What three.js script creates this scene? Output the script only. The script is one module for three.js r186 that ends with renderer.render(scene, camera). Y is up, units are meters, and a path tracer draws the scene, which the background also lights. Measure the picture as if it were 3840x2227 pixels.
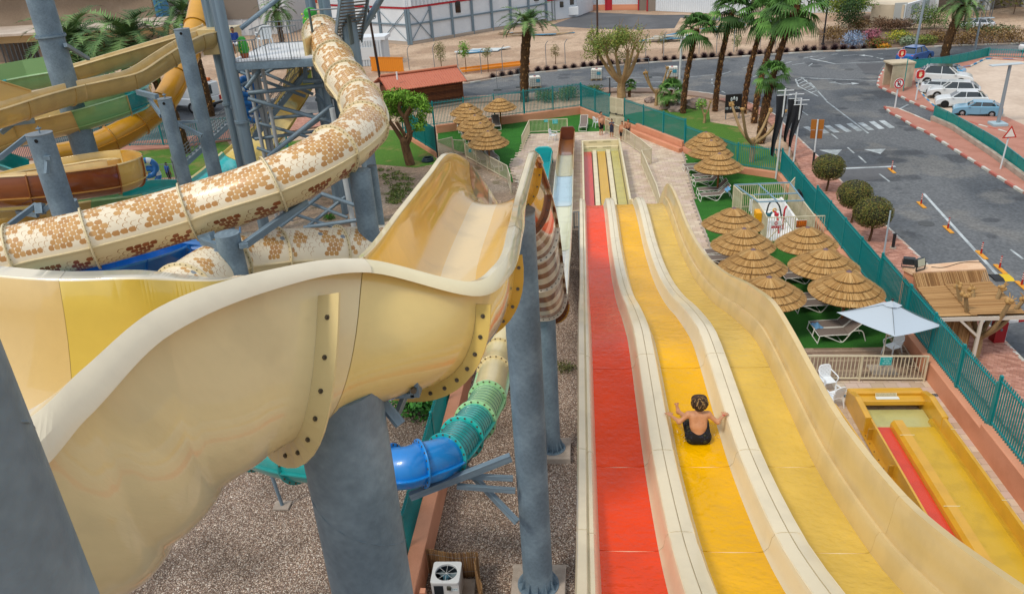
import * as THREE from 'three';
import { mergeGeometries, mergeVertices, toCreasedNormals } from 'three/addons/utils/BufferGeometryUtils.js';
import { MarchingCubes } from 'three/addons/objects/MarchingCubes.js';
// ---------- camera, sky, sun, exposure ----------
const scene = new THREE.Scene();
const camera = new THREE.PerspectiveCamera(41.244, 1024 / 593, 0.1, 1500);
camera.rotation.order = 'YXZ';
camera.position.set(0, 16, 0);
camera.rotation.set(THREE.MathUtils.degToRad(-25.88), THREE.MathUtils.degToRad(5.92), THREE.MathUtils.degToRad(-3.75));
const renderer = new THREE.WebGLRenderer({ antialias: true });
renderer.toneMapping = THREE.LinearToneMapping;
renderer.toneMappingExposure = 1.18;
renderer.shadowMap.enabled = true;
{
// thin bright overcast: brighter towards the veiled sun, slightly bluer at the horizon
const w = 256, h = 128, d = new Float32Array(w * h * 4);
const sd = new THREE.Vector3(-0.45, 0.8, 0.4).normalize(), v = new THREE.Vector3();
for (let j = 0; j < h; j++) for (let i = 0; i < w; i++) {
const th = (j + 0.5) / h * Math.PI - Math.PI / 2, ph = ((i + 0.5) / w - 0.5) * Math.PI * 2;
v.set(Math.cos(th) * Math.cos(ph), Math.sin(th), Math.cos(th) * Math.sin(ph));
const up = Math.max(v.y, 0), g = Math.max(v.dot(sd), 0);
const cl = 0.06 * Math.sin(v.x * 7 + v.z * 4 + Math.sin(v.z * 9)) * Math.sin(v.z * 6 - v.x * 3);
const k = v.y < 0 ? 0.28 : 0.46 + 0.28 * up + 0.6 * Math.pow(g, 6) + cl;
const o = (j * w + i) * 4;
d[o] = k * 0.93; d[o + 1] = k * 0.985; d[o + 2] = k * 1.07; d[o + 3] = 1;
}
const t = new THREE.DataTexture(d, w, h, THREE.RGBAFormat, THREE.FloatType);
t.mapping = THREE.EquirectangularReflectionMapping; t.magFilter = t.minFilter = THREE.LinearFilter; t.needsUpdate = true;
scene.background = t; scene.environment = t;
}
const sun = new THREE.DirectionalLight(0xfff1dc, 1.5);
sun.position.set(-45 - 5, 80, 40 - 30); sun.target.position.set(-5, 0, -30); scene.add(sun, sun.target);
sun.castShadow = true; sun.shadow.radius = 20; sun.shadow.mapSize.set(2048, 2048);
Object.assign(sun.shadow.camera, { left: -90, right: 90, top: 90, bottom: -90, near: 1, far: 300 });
// ---------- helpers ----------
function rng(s) { return () => { s |= 0; s = s + 0x6D2B79F5 | 0; let t = Math.imul(s ^ s >>> 15, 1 | s); t = t + Math.imul(t ^ t >>> 7, 61 | t) ^ t; return ((t ^ t >>> 14) >>> 0) / 4294967296; }; }
const R0 = rng(7);
const rr = (a, b, r = R0) => a + (b - a) * r();
const v3 = a => Array.isArray(a) ? new THREE.Vector3(a[0], a[1], a[2]) : a;
const lerp = (a, b, t) => a + (b - a) * t;
const mix3 = (a, b, t) => [lerp(a[0], b[0], t), lerp(a[1], b[1], t), lerp(a[2], b[2], t)];
const clamp = (x, a = 0, b = 1) => Math.min(b, Math.max(a, x));
const sstep = (a, b, x) => { const t = clamp((x - a) / (b - a)); return t * t * (3 - 2 * t); };
const taken = new Map();
function numbered(n) { const k = taken.get(n) || 0; taken.set(n, k + 1); return k ? n + '_' + String(k).padStart(3, '0') : n; }
function clean(g) {
g = g.index ? g.toNonIndexed() : g;
if (!g.attributes.normal) g.computeVertexNormals();
if (!g.attributes.uv) g.setAttribute('uv', new THREE.BufferAttribute(new Float32Array(g.attributes.position.count * 2), 2));
for (const k of Object.keys(g.attributes)) if (!['position', 'normal', 'uv', 'color'].includes(k)) g.deleteAttribute(k);
return g;
}
function join(list) {
if (!Array.isArray(list)) return list;
list = list.map(clean);
const hasC = list.some(g => g.attributes.color);
if (hasC) for (const g of list) if (!g.attributes.color) g.setAttribute('color', new THREE.BufferAttribute(new Float32Array(g.attributes.position.count * 3).fill(1), 3));
return list.length === 1 ? list[0] : mergeGeometries(list);
}
// uv in metres from the dominant axis of each face
function metreUV(g) {
g = clean(g); const p = g.attributes.position, n = g.attributes.normal, u = g.attributes.uv;
for (let i = 0; i < p.count; i++) {
const ax = Math.abs(n.getX(i)), ay = Math.abs(n.getY(i)), az = Math.abs(n.getZ(i));
if (ay >= ax && ay >= az) u.setXY(i, p.getX(i), -p.getZ(i)); else if (ax >= az) u.setXY(i, p.getZ(i), p.getY(i)); else u.setXY(i, p.getX(i), p.getY(i));
}
return g;
}
function mesh(name, geo, m, parent) {
const o = new THREE.Mesh(join(geo), m); o.castShadow = o.receiveShadow = true;
o.name = parent ? name : numbered(name); (parent || scene).add(o); return o;
}
function tag(o, label, category, group) { o.userData.label = label; o.userData.category = category; if (group) o.userData.group = group; return o; }
function thing(name, label, category, pos = [0, 0, 0], ry = 0, group) {
const o = new THREE.Group(); o.name = numbered(name); scene.add(o); o.position.set(...pos); o.rotation.y = ry; return tag(o, label, category, group);
}
function copyOf(src, pos, ry, label) { const c = src.clone(); c.name = numbered(src.name.replace(/_\d{3}$/, '')); c.position.set(...pos); c.rotation.y = ry; c.userData = { ...src.userData }; if (label) c.userData.label = label; scene.add(c); return c; }
function struct(name, geo, m, parent) { const o = mesh(name, geo, m, parent); if (!parent) o.userData.kind = 'structure'; return o; }
const box = (w, h, d, x = 0, y = 0, z = 0, ry = 0) => { const g = new THREE.BoxGeometry(w, h, d); if (ry) g.rotateY(ry); return g.translate(x, y, z); };
// box with small chamfers
function cbox(w, h, d, x = 0, y = 0, z = 0, c = 0.01, ry = 0) {
const s = new THREE.Shape(); const a = w / 2 - c, b = d / 2 - c; s.moveTo(-a, -b); s.lineTo(a, -b); s.lineTo(a, b); s.lineTo(-a, b); s.closePath();
const g = new THREE.ExtrudeGeometry(s, { depth: h - 2 * c, bevelEnabled: true, bevelThickness: c, bevelSize: c, bevelSegments: 1, curveSegments: 1 });
g.rotateX(-Math.PI / 2); g.translate(0, -(h / 2 - c), 0); if (ry) g.rotateY(ry); return g.translate(x, y, z);
}
const UP = new THREE.Vector3(0, 1, 0);
function rod(a, b, r, r2 = r, n = 8) {
a = v3(a); b = v3(b); const d = b.clone().sub(a), L = d.length();
const g = new THREE.CylinderGeometry(r2, r, L, n, 1); g.translate(0, L / 2, 0);
g.applyQuaternion(new THREE.Quaternion().setFromUnitVectors(UP, d.normalize())); return g.translate(a.x, a.y, a.z);
}
// square bar from a to b
function bar(a, b, w, h = w) {
a = v3(a); b = v3(b); const d = b.clone().sub(a), L = d.length(); d.normalize();
let s = new THREE.Vector3().crossVectors(d, UP); if (s.lengthSq() < 1e-6) s.set(1, 0, 0); s.normalize(); const u = new THREE.Vector3().crossVectors(s, d);
const g = new THREE.BoxGeometry(w, h, L); g.translate(0, 0, L / 2); g.applyMatrix4(new THREE.Matrix4().makeBasis(s, u, d).setPosition(a));
if (new THREE.Matrix4().makeBasis(s, u, d).determinant() < 0) flip(g); return g;
}
function flip(g) { const ix = g.index; if (ix) for (let i = 0; i < ix.count; i += 3) { const t = ix.getX(i); ix.setX(i, ix.getX(i + 2)); ix.setX(i + 2, t); } g.computeVertexNormals(); return g; }
const curve = (pts, closed = false, t = 0.5) => new THREE.CatmullRomCurve3(pts.map(v3), closed, 'catmullrom', t);
const pipe = (pts, r, seg = 16, rad = 6, closed = false) => new THREE.TubeGeometry(curve(pts, closed), seg, r, rad, closed);
const lathe = (pts, n = 20) => new THREE.LatheGeometry(pts.map(p => new THREE.Vector2(p[0], p[1])), n);
// flat sheet over ground points
function sheetGeo(pts, y, holes = []) {
const sh = new THREE.Shape(pts.map(p => new THREE.Vector2(p[0], -p[2]))); for (const h of holes) sh.holes.push(new THREE.Path(h.map(p => new THREE.Vector2(p[0], -p[2]))));
const g = new THREE.ShapeGeometry(sh); g.rotateX(-Math.PI / 2); g.translate(0, y, 0); return metreUV(g);
}
// raised slab (pavement) with side faces
function slabGeo(pts, y0, y1) {
const sh = new THREE.Shape(pts.map(p => new THREE.Vector2(p[0], -p[2])));
const g = new THREE.ExtrudeGeometry(sh, { depth: y1 - y0, bevelEnabled: false, curveSegments: 1 }); g.rotateX(-Math.PI / 2); g.translate(0, y0, 0); return metreUV(g);
}
function ext(pts, depth, bevel = 0) {
const g = new THREE.ExtrudeGeometry(new THREE.Shape(pts.map(p => new THREE.Vector2(p[0], p[1]))), { depth, bevelEnabled: bevel > 0, bevelSize: bevel, bevelThickness: bevel, bevelSegments: 2, curveSegments: 6 });
return g.translate(0, 0, -depth / 2);
}
const pathLen = P => { let L = 0; for (let i = 1; i < P.length; i++) L += v3(P[i]).distanceTo(v3(P[i - 1])); return L; };
function along(P, s) { for (let i = 1; i < P.length; i++) { const a = v3(P[i - 1]), b = v3(P[i]), l = a.distanceTo(b); if (s <= l || i === P.length - 1) { const t = clamp(s / l); return { p: a.clone().lerp(b, t), d: b.clone().sub(a).normalize() }; } s -= l; } }
// ---------- textures ----------
const LAT = (() => { const r = rng(99), a = new Float32Array(65536); for (let i = 0; i < 65536; i++) a[i] = r(); return a; })();
function vnoise(x, y, per, s = 0) {
const xi = Math.floor(x), yi = Math.floor(y), fx = x - xi, fy = y - yi, m = v => ((v % per) + per) % per;
const h = (a, b) => LAT[(m(a) * 157 + m(b) * 3571 + s * 7919) & 65535], u = fx * fx * (3 - 2 * fx), w = fy * fy * (3 - 2 * fy);
return lerp(lerp(h(xi, yi), h(xi + 1, yi), u), lerp(h(xi, yi + 1), h(xi + 1, yi + 1), u), w);
}
function fbm(u, v, f, oct = 4, s = 0) { let a = 0, k = 0.5, n = 0; for (let i = 0; i < oct; i++) { a += k * vnoise(u * f, v * f, f, s + i); n += k; k *= 0.5; f *= 2; } return a / n; }
function tex(size, rep, fn, srgb = true) {
const d = new Uint8Array(size * size * 4);
for (let j = 0; j < size; j++) for (let i = 0; i < size; i++) { const c = fn((i + .5) / size, (j + .5) / size), o = (j * size + i) * 4; if (c.length) { d[o] = clamp(c[0], 0, 255); d[o + 1] = clamp(c[1], 0, 255); d[o + 2] = clamp(c[2], 0, 255); } else d[o] = d[o + 1] = d[o + 2] = clamp(c * 255, 0, 255); d[o + 3] = 255; }
const t = new THREE.DataTexture(d, size, size); t.wrapS = t.wrapT = THREE.RepeatWrapping; t.magFilter = THREE.LinearFilter; t.minFilter = THREE.LinearMipmapLinearFilter; t.generateMipmaps = true; t.repeat.set(rep, rep);
if (srgb) t.colorSpace = THREE.SRGBColorSpace; t.needsUpdate = true; return t;
}
const hexrgb = h => [(h >> 16) & 255, (h >> 8) & 255, h & 255];
const mixc = (a, b, t) => [lerp(a[0], b[0], t), lerp(a[1], b[1], t), lerp(a[2], b[2], t)];
const FINE = tex(512, 1, (u, v) => [].concat(1)[0] * (0.25 * fbm(u, v, 8, 3, 1) + 0.75 * fbm(u, v, 64, 3, 2)), false);
function fine(rep) { const t = FINE.clone(); t.repeat.set(rep, rep); t.needsUpdate = true; return t; }
// mottled colour: two tones, big patches, small grain
function mottle(c1, c2, rep, { big = 4, grain = 64, amt = 1, size = 256, seed = 3, g2 = 0.5 } = {}) {
const a = hexrgb(c1), b = hexrgb(c2);
return tex(size, rep, (u, v) => mixc(a, b, clamp((sstep(.3, .7, fbm(u, v, big, 4, seed)) * (1 - g2) + g2 * fbm(u, v, grain, 2, seed + 9)) * amt)));
}
const MS = (o) => new THREE.MeshStandardMaterial(o), MP = (o) => new THREE.MeshPhysicalMaterial(o);
const FB_BUMP = fine(0.8);
const DIRT = tex(512, 0.35, (u, v) => { const s = fbm(u, v, 6, 5, 21), t = fbm(u * 1, v, 48, 3, 5); const k = 1 - 0.045 * sstep(.5, .75, s) - 0.02 * t; return [255 * k, 253 * k, 250 * k]; });
const fibCache = new Map();
// gel-coated fibreglass
function fib(hex, rough = 0.32) {
const k = hex + '_' + rough; if (!fibCache.has(k)) fibCache.set(k, MP({ color: hex, roughness: rough, map: DIRT, clearcoat: 0.5, clearcoatRoughness: 0.1, bumpMap: FB_BUMP, bumpScale: 0.0008 }));
return fibCache.get(k);
}
const fibV = MP({ color: 0xffffff, vertexColors: true, roughness: 0.28, map: DIRT, clearcoat: 1, clearcoatRoughness: 0.04, bumpMap: FB_BUMP, bumpScale: 0.0007 });
const C = {
cream: 0xe9dfc0, creamW: 0xece4cf, tan: 0xd8c48c, yel: 0xe3b23c, yel2: 0xe8c668, gold: 0xd0982a, brown: 0x8a4a1c, brown2: 0xa8672a, teal: 0x1aa6a8, green: 0x8fb97a, blue: 0x1c6fc4,
};
const galv = MS({ color: 0xa0b4c2, roughness: 0.5, metalness: 0.15, map: mottle(0xd8e0e4, 0x9fa9b0, 0.6, { big: 3, grain: 32, seed: 12, size: 512 }), bumpMap: fine(1), bumpScale: 0.002 });
const steel = MS({ color: 0x8d979d, roughness: 0.5, metalness: 0.4, map: mottle(0xffffff, 0xc4c8cc, 1.5, { seed: 15 }) });
const darkSteel = MS({ color: 0x55605f, roughness: 0.6, metalness: 0.3 });
const tealPaint = MS({ color: 0x088c90, roughness: 0.45, map: mottle(0xffffff, 0xdfe6e6, 1.2, { seed: 31 }) });
const creamPaint = MS({ color: 0xded6bd, roughness: 0.5, map: mottle(0xffffff, 0xe6e2d8, 1.2, { seed: 33 }) });
const whitePlastic = MS({ color: 0xe4eaee, roughness: 0.4 });
const boltMat = MS({ color: 0x6d675c, roughness: 0.4, metalness: 0.8 });
const concrete = MS({ color: 0xffffff, roughness: 0.95, map: mottle(0xb9ada0, 0x94897e, 0.8, { seed: 41 }), bumpMap: fine(2), bumpScale: 0.004 });
const salmonWall = MS({ color: 0xffffff, roughness: 0.9, map: mottle(0xd9997a, 0xc78767, 0.3, { big: 3, grain: 90, seed: 43, size: 512, g2: .3 }), bumpMap: fine(2.5), bumpScale: 0.003 });
// ---------- ground ----------
const sandTex = tex(2048, 1 / 45, (u, v) => { const b = fbm(u, v, 9, 6, 51), g = fbm(u, v, 400, 2, 52), s = fbm(u, v, 60, 4, 53); let c = mixc([190, 166, 142], [164, 138, 115], sstep(.35, .65, b)); c = mixc(c, [138, 118, 102], .55 * sstep(.6, .8, s)); const k = .86 + .28 * g; return c.map(x => x * k); });
const sandM = MS({ map: sandTex, roughness: 1, bumpMap: fine(.5), bumpScale: .03 });
const gravelTex = (() => { // loose multi-coloured pebbles: print of tone only, relief from the bump map
const r = rng(5), N = 2048, col = new Float32Array(N * N * 3), hgt = new Float32Array(N * N), pal = [[192, 174, 156], [170, 148, 130], [132, 110, 98], [208, 194, 178], [106, 90, 82], [156, 130, 112], [220, 210, 198], [144, 126, 116]];
for (let i = 0; i < N * N; i++) { col[i * 3] = 96; col[i * 3 + 1] = 78; col[i * 3 + 2] = 64; }
for (let k = 0; k < 96000; k++) {
const cx = r() * N, cy = r() * N, a = 2.5 + r() * r() * 6, b = a * (.6 + .4 * r()), th = r() * 3.14, c = pal[Math.floor(r() * pal.length)], f = .85 + .3 * r(), ct = Math.cos(th), st = Math.sin(th), m = Math.ceil(a);
for (let y = -m; y <= m; y++) for (let x = -m; x <= m; x++) { const p = (x * ct + y * st) / a, q = (-x * st + y * ct) / b, d = p * p + q * q; if (d < 1) { const o = (((cy + y + N | 0) % N) * N + ((cx + x + N | 0) % N)), hh = Math.sqrt(1 - d) * b / 8; if (hh > hgt[o] * .8) { hgt[o] = hh; col[o * 3] = c[0] * f; col[o * 3 + 1] = c[1] * f; col[o * 3 + 2] = c[2] * f; } } }
}
const at = (A, u, v, n, q) => A[(Math.min(N - 1, v * N | 0) * N + Math.min(N - 1, u * N | 0)) * n + q];
return { map: tex(N, 1 / 6.4, (u, v) => { const k = .72 + .5 * fbm(u, v, 4, 4, 77); return [at(col, u, v, 3, 0) * k, at(col, u, v, 3, 1) * k, at(col, u, v, 3, 2) * k]; }), bump: tex(N, 1 / 6.4, (u, v) => at(hgt, u, v, 1, 0), false) };
})();
const gravelM = MS({ map: gravelTex.map, roughness: 1, bumpMap: gravelTex.bump, bumpScale: .025 });
const asphaltM = MS({ roughness: .92, map: tex(1024, 1 / 26, (u, v) => { const b = fbm(u, v, 4, 5, 61), g = fbm(u, v, 256, 2, 62), w = fbm(u + .03 * b, v * 1, 10, 3, 63); let c = mixc([74, 80, 87], [100, 104, 108], sstep(.32, .68, b)); c = mixc(c, [128, 126, 121], .5 * sstep(.58, .75, w)); c = mixc(c, [58, 62, 68], .6 * sstep(.62, .72, fbm(u, v, 14, 3, 64))); const k = .82 + .34 * g; return c.map(x => x * k); }), bumpMap: fine(3), bumpScale: .004 });
const darkAsphaltM = MS({ roughness: .95, map: mottle(0x64666a, 0x4e5054, .08, { seed: 66, size: 512 }) });
const turfM = MS({ roughness: 1, map: tex(512, 1 / 2.5, (u, v) => { const g = fbm(u, v, 128, 2, 71), b = fbm(u, v, 4, 3, 72); return mixc([26, 92, 18], [58, 134, 36], clamp(.7 * g + .5 * b - .1)); }), bumpMap: fine(3), bumpScale: .03 });
const lawnM = MS({ roughness: 1, map: tex(512, 1 / 6, (u, v) => { const g = fbm(u, v, 128, 2, 73), b = fbm(u, v, 5, 4, 74); return mixc(mixc([62, 112, 30], [96, 136, 40], g), [138, 128, 72], .7 * sstep(.55, .75, b)); }), bumpMap: fine(2), bumpScale: .03 });
const brickM = MS({ roughness: .95, map: mottle(0xb98474, 0xa3705f, .3, { seed: 81, size: 512 }), bumpMap: fine(2), bumpScale: .003 });
const mortarM = MS({ color: 0x8f7a6c, roughness: 1 });
const mulchM = MS({ roughness: 1, map: mottle(0x8a7462, 0x5e4c3e, .5, { seed: 83, size: 512 }) });
const paintW = MS({ color: 0xc9d3d8, roughness: .8, map: mottle(0xffffff, 0xa9abab, .35, { seed: 85, size: 512, g2: .4 }) });
struct('ground', sheetGeo([[-420, 0, 60], [420, 0, 60], [420, 0, -620], [-420, 0, -620]], -.03), sandM);
struct('gravel', sheetGeo([[-40, 0, 8], [.2, 0, 8], [14, 0, 8], [14, 0, -8], [0, 0, -10], [0, 0, -41.2], [-4.2, 0, -41.2], [-4.2, 0, -33], [-40, 0, -30]], -.012), gravelM);
struct('pebble_ground', sheetGeo([[-26, 0, -30.5], [-4.3, 0, -33], [-4.3, 0, -49], [-12, 0, -62], [-40, 0, -62], [-40, 0, -31]], -.018), MS({ roughness: 1, map: tex(1024, 1 / 19, (u, v) => { const g = fbm(u, v, 256, 2, 55), b = fbm(u, v, 7, 5, 56), s = vnoise(u * 170, v * 170, 170, 8); let c = mixc([203, 182, 160], [170, 146, 124], sstep(.3, .7, b)); c = mixc(c, [122, 112, 72], .5 * sstep(.62, .78, fbm(u, v, 23, 4, 57))); const k = .75 + .3 * g + (s > .8 ? .15 : 0); return c.map(x => x * k); }), bumpMap: gravelTex.bump, bumpScale: .03 }));
// main road and junction
const farKerb = [[-87.64,0,-84.12], [-61.13,0,-84.51], [-41.98,0,-80.55], [-37.46,0,-79.92], [-12.55,0,-84.44], [-9.38,0,-86.7], [-5.45,0,-88.9], [0.58,0,-90.54], [8.41,0,-92.11], [14.9,0,-92.69], [21.28,0,-93.43], [26.62,0,-94], [28.65,0,-93.72], [34.42,0,-93.41], [40.32,0,-93.67], [48.02,0,-93.06], [60.66,0,-93.36]];
const nearKerb = [[-64.54,0,-59.78], [-51.05,0,-64.51], [-40.09,0,-64.89], [-34.84,0,-65.39], [-26.99,0,-72.23], [-11.44,0,-77.7], [-5.83,0,-77.76], [-0.18,0,-78.1], [2.66,0,-78.84], [3.12,0,-78.82], [6.86,0,-78], [9.78,0,-76.03], [12.08,0,-74.11], [13.64,0,-71.87], [14.68,0,-69.39], [15.63,0,-65.38], [15.62,0,-62.89], [15.68,0,-57.05], [15.8,0,-51.62], [15.69,0,-46.56], [15.85,0,-38.47], [15.95,0,-35.58], [16.02,0,-31.23], [16.02,0,-27.96], [16.02,0,-26.32], [15.56,0,-18.56]];
struct('road', sheetGeo([...farKerb, [63.79,0,-68.95], [29.16,0,-23.74], ...nearKerb.slice().reverse()], 0), asphaltM);
struct('back_road', sheetGeo([[-4.81,0,-128.52], [-0.78,0,-138.61], [-0.42,0,-145.49], [12.18,0,-135.13], [16.35,0,-133.71], [23.29,0,-126.77], [32.21,0,-117.05], [31.35,0,-113.75], [21.44,0,-123.4], [15.53,0,-130.12], [13.38,0,-118.9], [8.48,0,-119.38], [2.49,0,-122.36]], -.02), darkAsphaltM);
struct('mulch_strip', sheetGeo([...farKerb.slice(4, 12), ...farKerb.slice(4, 12).reverse().map(p => [p[0], 0, p[2] - 2.2])], -.015), mulchM);
struct('flower_bed', sheetGeo([[26.65,0,-94.11], [28.7,0,-93.9], [34.5,0,-93.64], [40.41,0,-93.9], [48.13,0,-93.29], [49.64,0,-96.43], [49.39,0,-103.24], [44.76,0,-107.48], [37.4,0,-108.59], [31.04,0,-110.13]], -.016), mulchM);
// car park and pavement islands
struct('car_park', sheetGeo([[32.16,0,-80.32], [29.65,0,-73.51], [28.2,0,-65.88], [28.77,0,-62.52], [31.71,0,-61.57], [31.73,0,-59.08], [33.05,0,-45.24], [63.27,0,-82.07], [43.46,0,-83.55], [40.77,0,-85.37], [37.59,0,-81.58], [36.14,0,-81.13]], .012), MS({ roughness: 1, map: mottle(0xd6c5b4, 0xb7a493, .06, { seed: 88, size: 512, big: 5 }), bumpMap: fine(.6), bumpScale: .02 }));
function paved(name, pts, h, m = brickM) { return struct(name, slabGeo(pts, -.05, h), m); }
const islandA = [[29.93,0,-82.49], [28.15,0,-78.53], [26.69,0,-74.77], [26.84,0,-72.23], [27.09,0,-70.31], [27.15,0,-68.02], [27.37,0,-66.1], [27.65,0,-64.64], [28.22,0,-65.87], [28.8,0,-69.52], [29.69,0,-73.5], [32.17,0,-80.22], [36.06,0,-80.95], [37.53,0,-81.45], [40.71,0,-85.22], [43.39,0,-83.41], [52.71,0,-76.48], [57.34,0,-83.83], [44.94,0,-86.64], [41.91,0,-87.54], [31.51,0,-81.44]];
paved('pavement_island', islandA, .12);
const islandB = [[24.61,0,-66.55], [24.35,0,-64.49], [24.54,0,-62.67], [24.51,0,-60.2], [24.8,0,-58.55], [24.9,0,-44.89], [24.4,0,-29.92], [31.62,0,-37.35], [33.45,0,-48.23], [31.79,0,-59.2], [31.74,0,-61.65], [28.79,0,-62.58], [26.63,0,-62.16], [26.06,0,-61.11], [25.82,0,-63.04], [25.38,0,-65.85]];
paved('pavement_roadside', islandB, .12);
// pavement between fence and road (park side)
const walkPts = [...nearKerb.slice(4, -1).map(p => [p[0] - .02, 0, p[2]]), [19, 0, -17], [13.6, 0, -17], [13.4, 0, -38], [13.88,0,-49.24], [14.77,0,-58.09], [14.69,0,-61.31], [14.57,0,-65.26], [13.65,0,-68.59], [12.4,0,-71.22], [10.08,0,-73.88], [6.7,0,-76.13], [3.04,0,-76.99], [2.64,0,-76.89], [-0.18,0,-75.51], [-5.65,0,-74.93], [-10.99,0,-75.03], [-25.93,0,-66.16]];
const walk = paved('pavement_walk', walkPts, .12, mortarM);
// pavement on the far left beyond the teal fence
paved('pavement_left', [[-64.54,0,-59.78], [-51.05,0,-64.51], [-40.09,0,-64.89], [-34.84,0,-65.39], [-26.99,0,-72.23], [-25.93,0,-66.16], [-33.5,0,-62.57], [-38.45,0,-61.9], [-47.91,0,-60.04], [-60.03,0,-55.02]], .12);
function inPoly(P, x, z) { let c = false; for (let i = 0, j = P.length - 1; i < P.length; j = i++) if ((P[i][2] > z) !== (P[j][2] > z) && x < (P[j][0] - P[i][0]) * (z - P[i][2]) / (P[j][2] - P[i][2]) + P[i][0]) c = !c; return c; }
// pieces laid in a grid over a polygon: the nearest `single` as parts, the rest as one stuff part
function lay(parent, name, poly, w, d, gap, y, mats, { turn = 0, bond = .5, hgt = .03, single = 0, clip, seed = 4, cols } = {}) {
const r = rng(seed), ct = Math.cos(turn), st = Math.sin(turn), L = [], xs = poly.map(p => p[0] * ct + p[2] * st), zs = poly.map(p => -p[0] * st + p[2] * ct);
let k = 0;
for (let b = Math.min(...zs); b < Math.max(...zs); b += d + gap, k++) for (let a = Math.min(...xs) + (k % 2) * bond * w; a < Math.max(...xs); a += w + gap) { const x = a * ct - b * st, z = a * st + b * ct; if (inPoly(poly, x, z) && (!clip || clip(x, z))) L.push([x, z]); }
L.sort((p, q) => q[1] - p[1]);
const g = cbox(w, hgt, d, 0, 0, 0, Math.min(.004, w * .05), turn ? -turn : 0);
L.slice(0, single).forEach(([x, z]) => { const o = mesh(name, g, mats[Math.floor(r() * mats.length)], parent); o.position.set(x, y - hgt / 2 + (r() - .5) * .003, z); });
const rest = L.slice(single); if (!rest.length) return L.length;
const im = new THREE.InstancedMesh(g, mats[0], rest.length), m = new THREE.Matrix4(), c = new THREE.Color();
rest.forEach(([x, z], i) => { im.setMatrixAt(i, m.makeTranslation(x, y - hgt / 2 + (r() - .5) * .003, z)); const q = cols ? cols[Math.floor(r() * cols.length)] : null; const f = .86 + .2 * r(); im.setColorAt(i, q ? c.set(q) : c.setRGB(f, f, f)); });
im.name = name + '_field'; im.castShadow = im.receiveShadow = true; im.userData.kind = 'stuff'; parent.add(im); return L.length;
}
const paverM = MS({ color: 0xffffff, roughness: .95, bumpMap: fine(2), bumpScale: .002 });
lay(walk, 'paver', walkPts, .2, .1, .008, .135, [paverM], { turn: .5, cols: [0xb58674, 0xa87866, 0xbf9080, 0x9f7060, 0xb08070], hgt: .03, clip: (x, z) => z > -72 });
// ---------- kerbs: painted stones ----------
const kerbMats = { w: MS({ color: 0xd6d8d4, roughness: .8, map: mottle(0xffffff, 0xc9c5bd, .8, { seed: 91 }) }), r: MS({ color: 0xb2665a, roughness: .85 }), b: MS({ color: 0x2b7fae, roughness: .8 }), g: MS({ color: 0xb9aa9c, roughness: .9 }), p: MS({ color: 0xc99a86, roughness: .9 }) };
function kerb(path, cols, len = 1.0, top = .13, w = .16) {
const g0 = new THREE.Group(); g0.name = numbered('kerb'); g0.userData.kind = 'structure'; scene.add(g0);
const L = pathLen(path), n = Math.round(L / len), geo = cbox(w, top + .06, 1, 0, 0, 0, .02);
for (let i = 0; i < n; i++) {
const a = along(path, i * L / n).p, b = along(path, (i + 1) * L / n).p, d = b.clone().sub(a), o = mesh('kerb_stone', geo, kerbMats[cols[i % cols.length]], g0);
o.position.copy(a.clone().add(b).multiplyScalar(.5)).setY((top - .06) / 2 + .004); o.scale.z = d.length() - .015; o.rotation.y = Math.atan2(d.x, d.z);
}
}
kerb(farKerb.slice(3, -1), 'wg', 1.3);
kerb(nearKerb.slice(3, 9), 'pg', 1.0); kerb(nearKerb.slice(9, -1), 'wgw', 1.1);
kerb(islandA.slice(0, 8), 'rw', .9, .14); kerb([[28.22,0,-65.87], [28.8,0,-69.52], [29.67,0,-73.5], [32.15,0,-80.23], [33.44,0,-80.71], [36.14,0,-81.13], [37.59,0,-81.58], [40.77,0,-85.37], [43.46,0,-83.55]], 'bw', .9, .14);
kerb([[24.59,0,-66.56], ...islandB.slice(1, 6)], 'rw', 1.0, .14); kerb([[24.61,0,-66.55], [25.36,0,-65.79], [25.8,0,-62.98], [26.04,0,-61.06]], 'gw', 1.2, .13);
kerb([[28.75,0,-60.6], [29.06,0,-59.24], [29.73,0,-57.96], [29.98,0,-56.54]], 'rw', .9, .15);
// ---------- road markings ----------
function marks(name, list, y = .006) { const g = list.map(p => sheetGeo(p, y)); const o = struct(name, g, paintW); return o; }
const strip = (a, b, w) => { a = v3(a); b = v3(b); const d = b.clone().sub(a).normalize(), s = new THREE.Vector3(d.z, 0, -d.x).multiplyScalar(w / 2); return [a.clone().add(s), b.clone().add(s), b.clone().sub(s), a.clone().sub(s)].map(q => [q.x, 0, q.z]); };
function dashes(path, w, on, off) { const out = [], L = pathLen(path); for (let s = 0; s < L; s += on + off) out.push(strip(along(path, s).p, along(path, Math.min(L, s + on)).p, w)); return out; }
for (const [p, r] of [[[16.83,0,-59.18], .4], [[26.78,0,-83.15], .45], [[18.02,0,-40.63], .4]]) struct('manhole_cover', new THREE.CylinderGeometry(r, r, .02, 24).translate(p[0], .004, p[2]), MS({ color: 0x55585a, roughness: .7, metalness: .3 }));
struct('road_patch', [sheetGeo([[16.05,0,-55], [21.45,0,-55.03], [21.34,0,-54.71], [16.04,0,-54.67]], .003), sheetGeo([[15.67,0,-50.91], [20.17,0,-51.33], [19.23,0,-48.64], [16.09,0,-47.67]], .003), sheetGeo([[28.22,0,-85.88], [31.04,0,-85.65], [28.7,0,-80.71], [27.59,0,-80.99]], .003)], darkAsphaltM);
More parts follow.
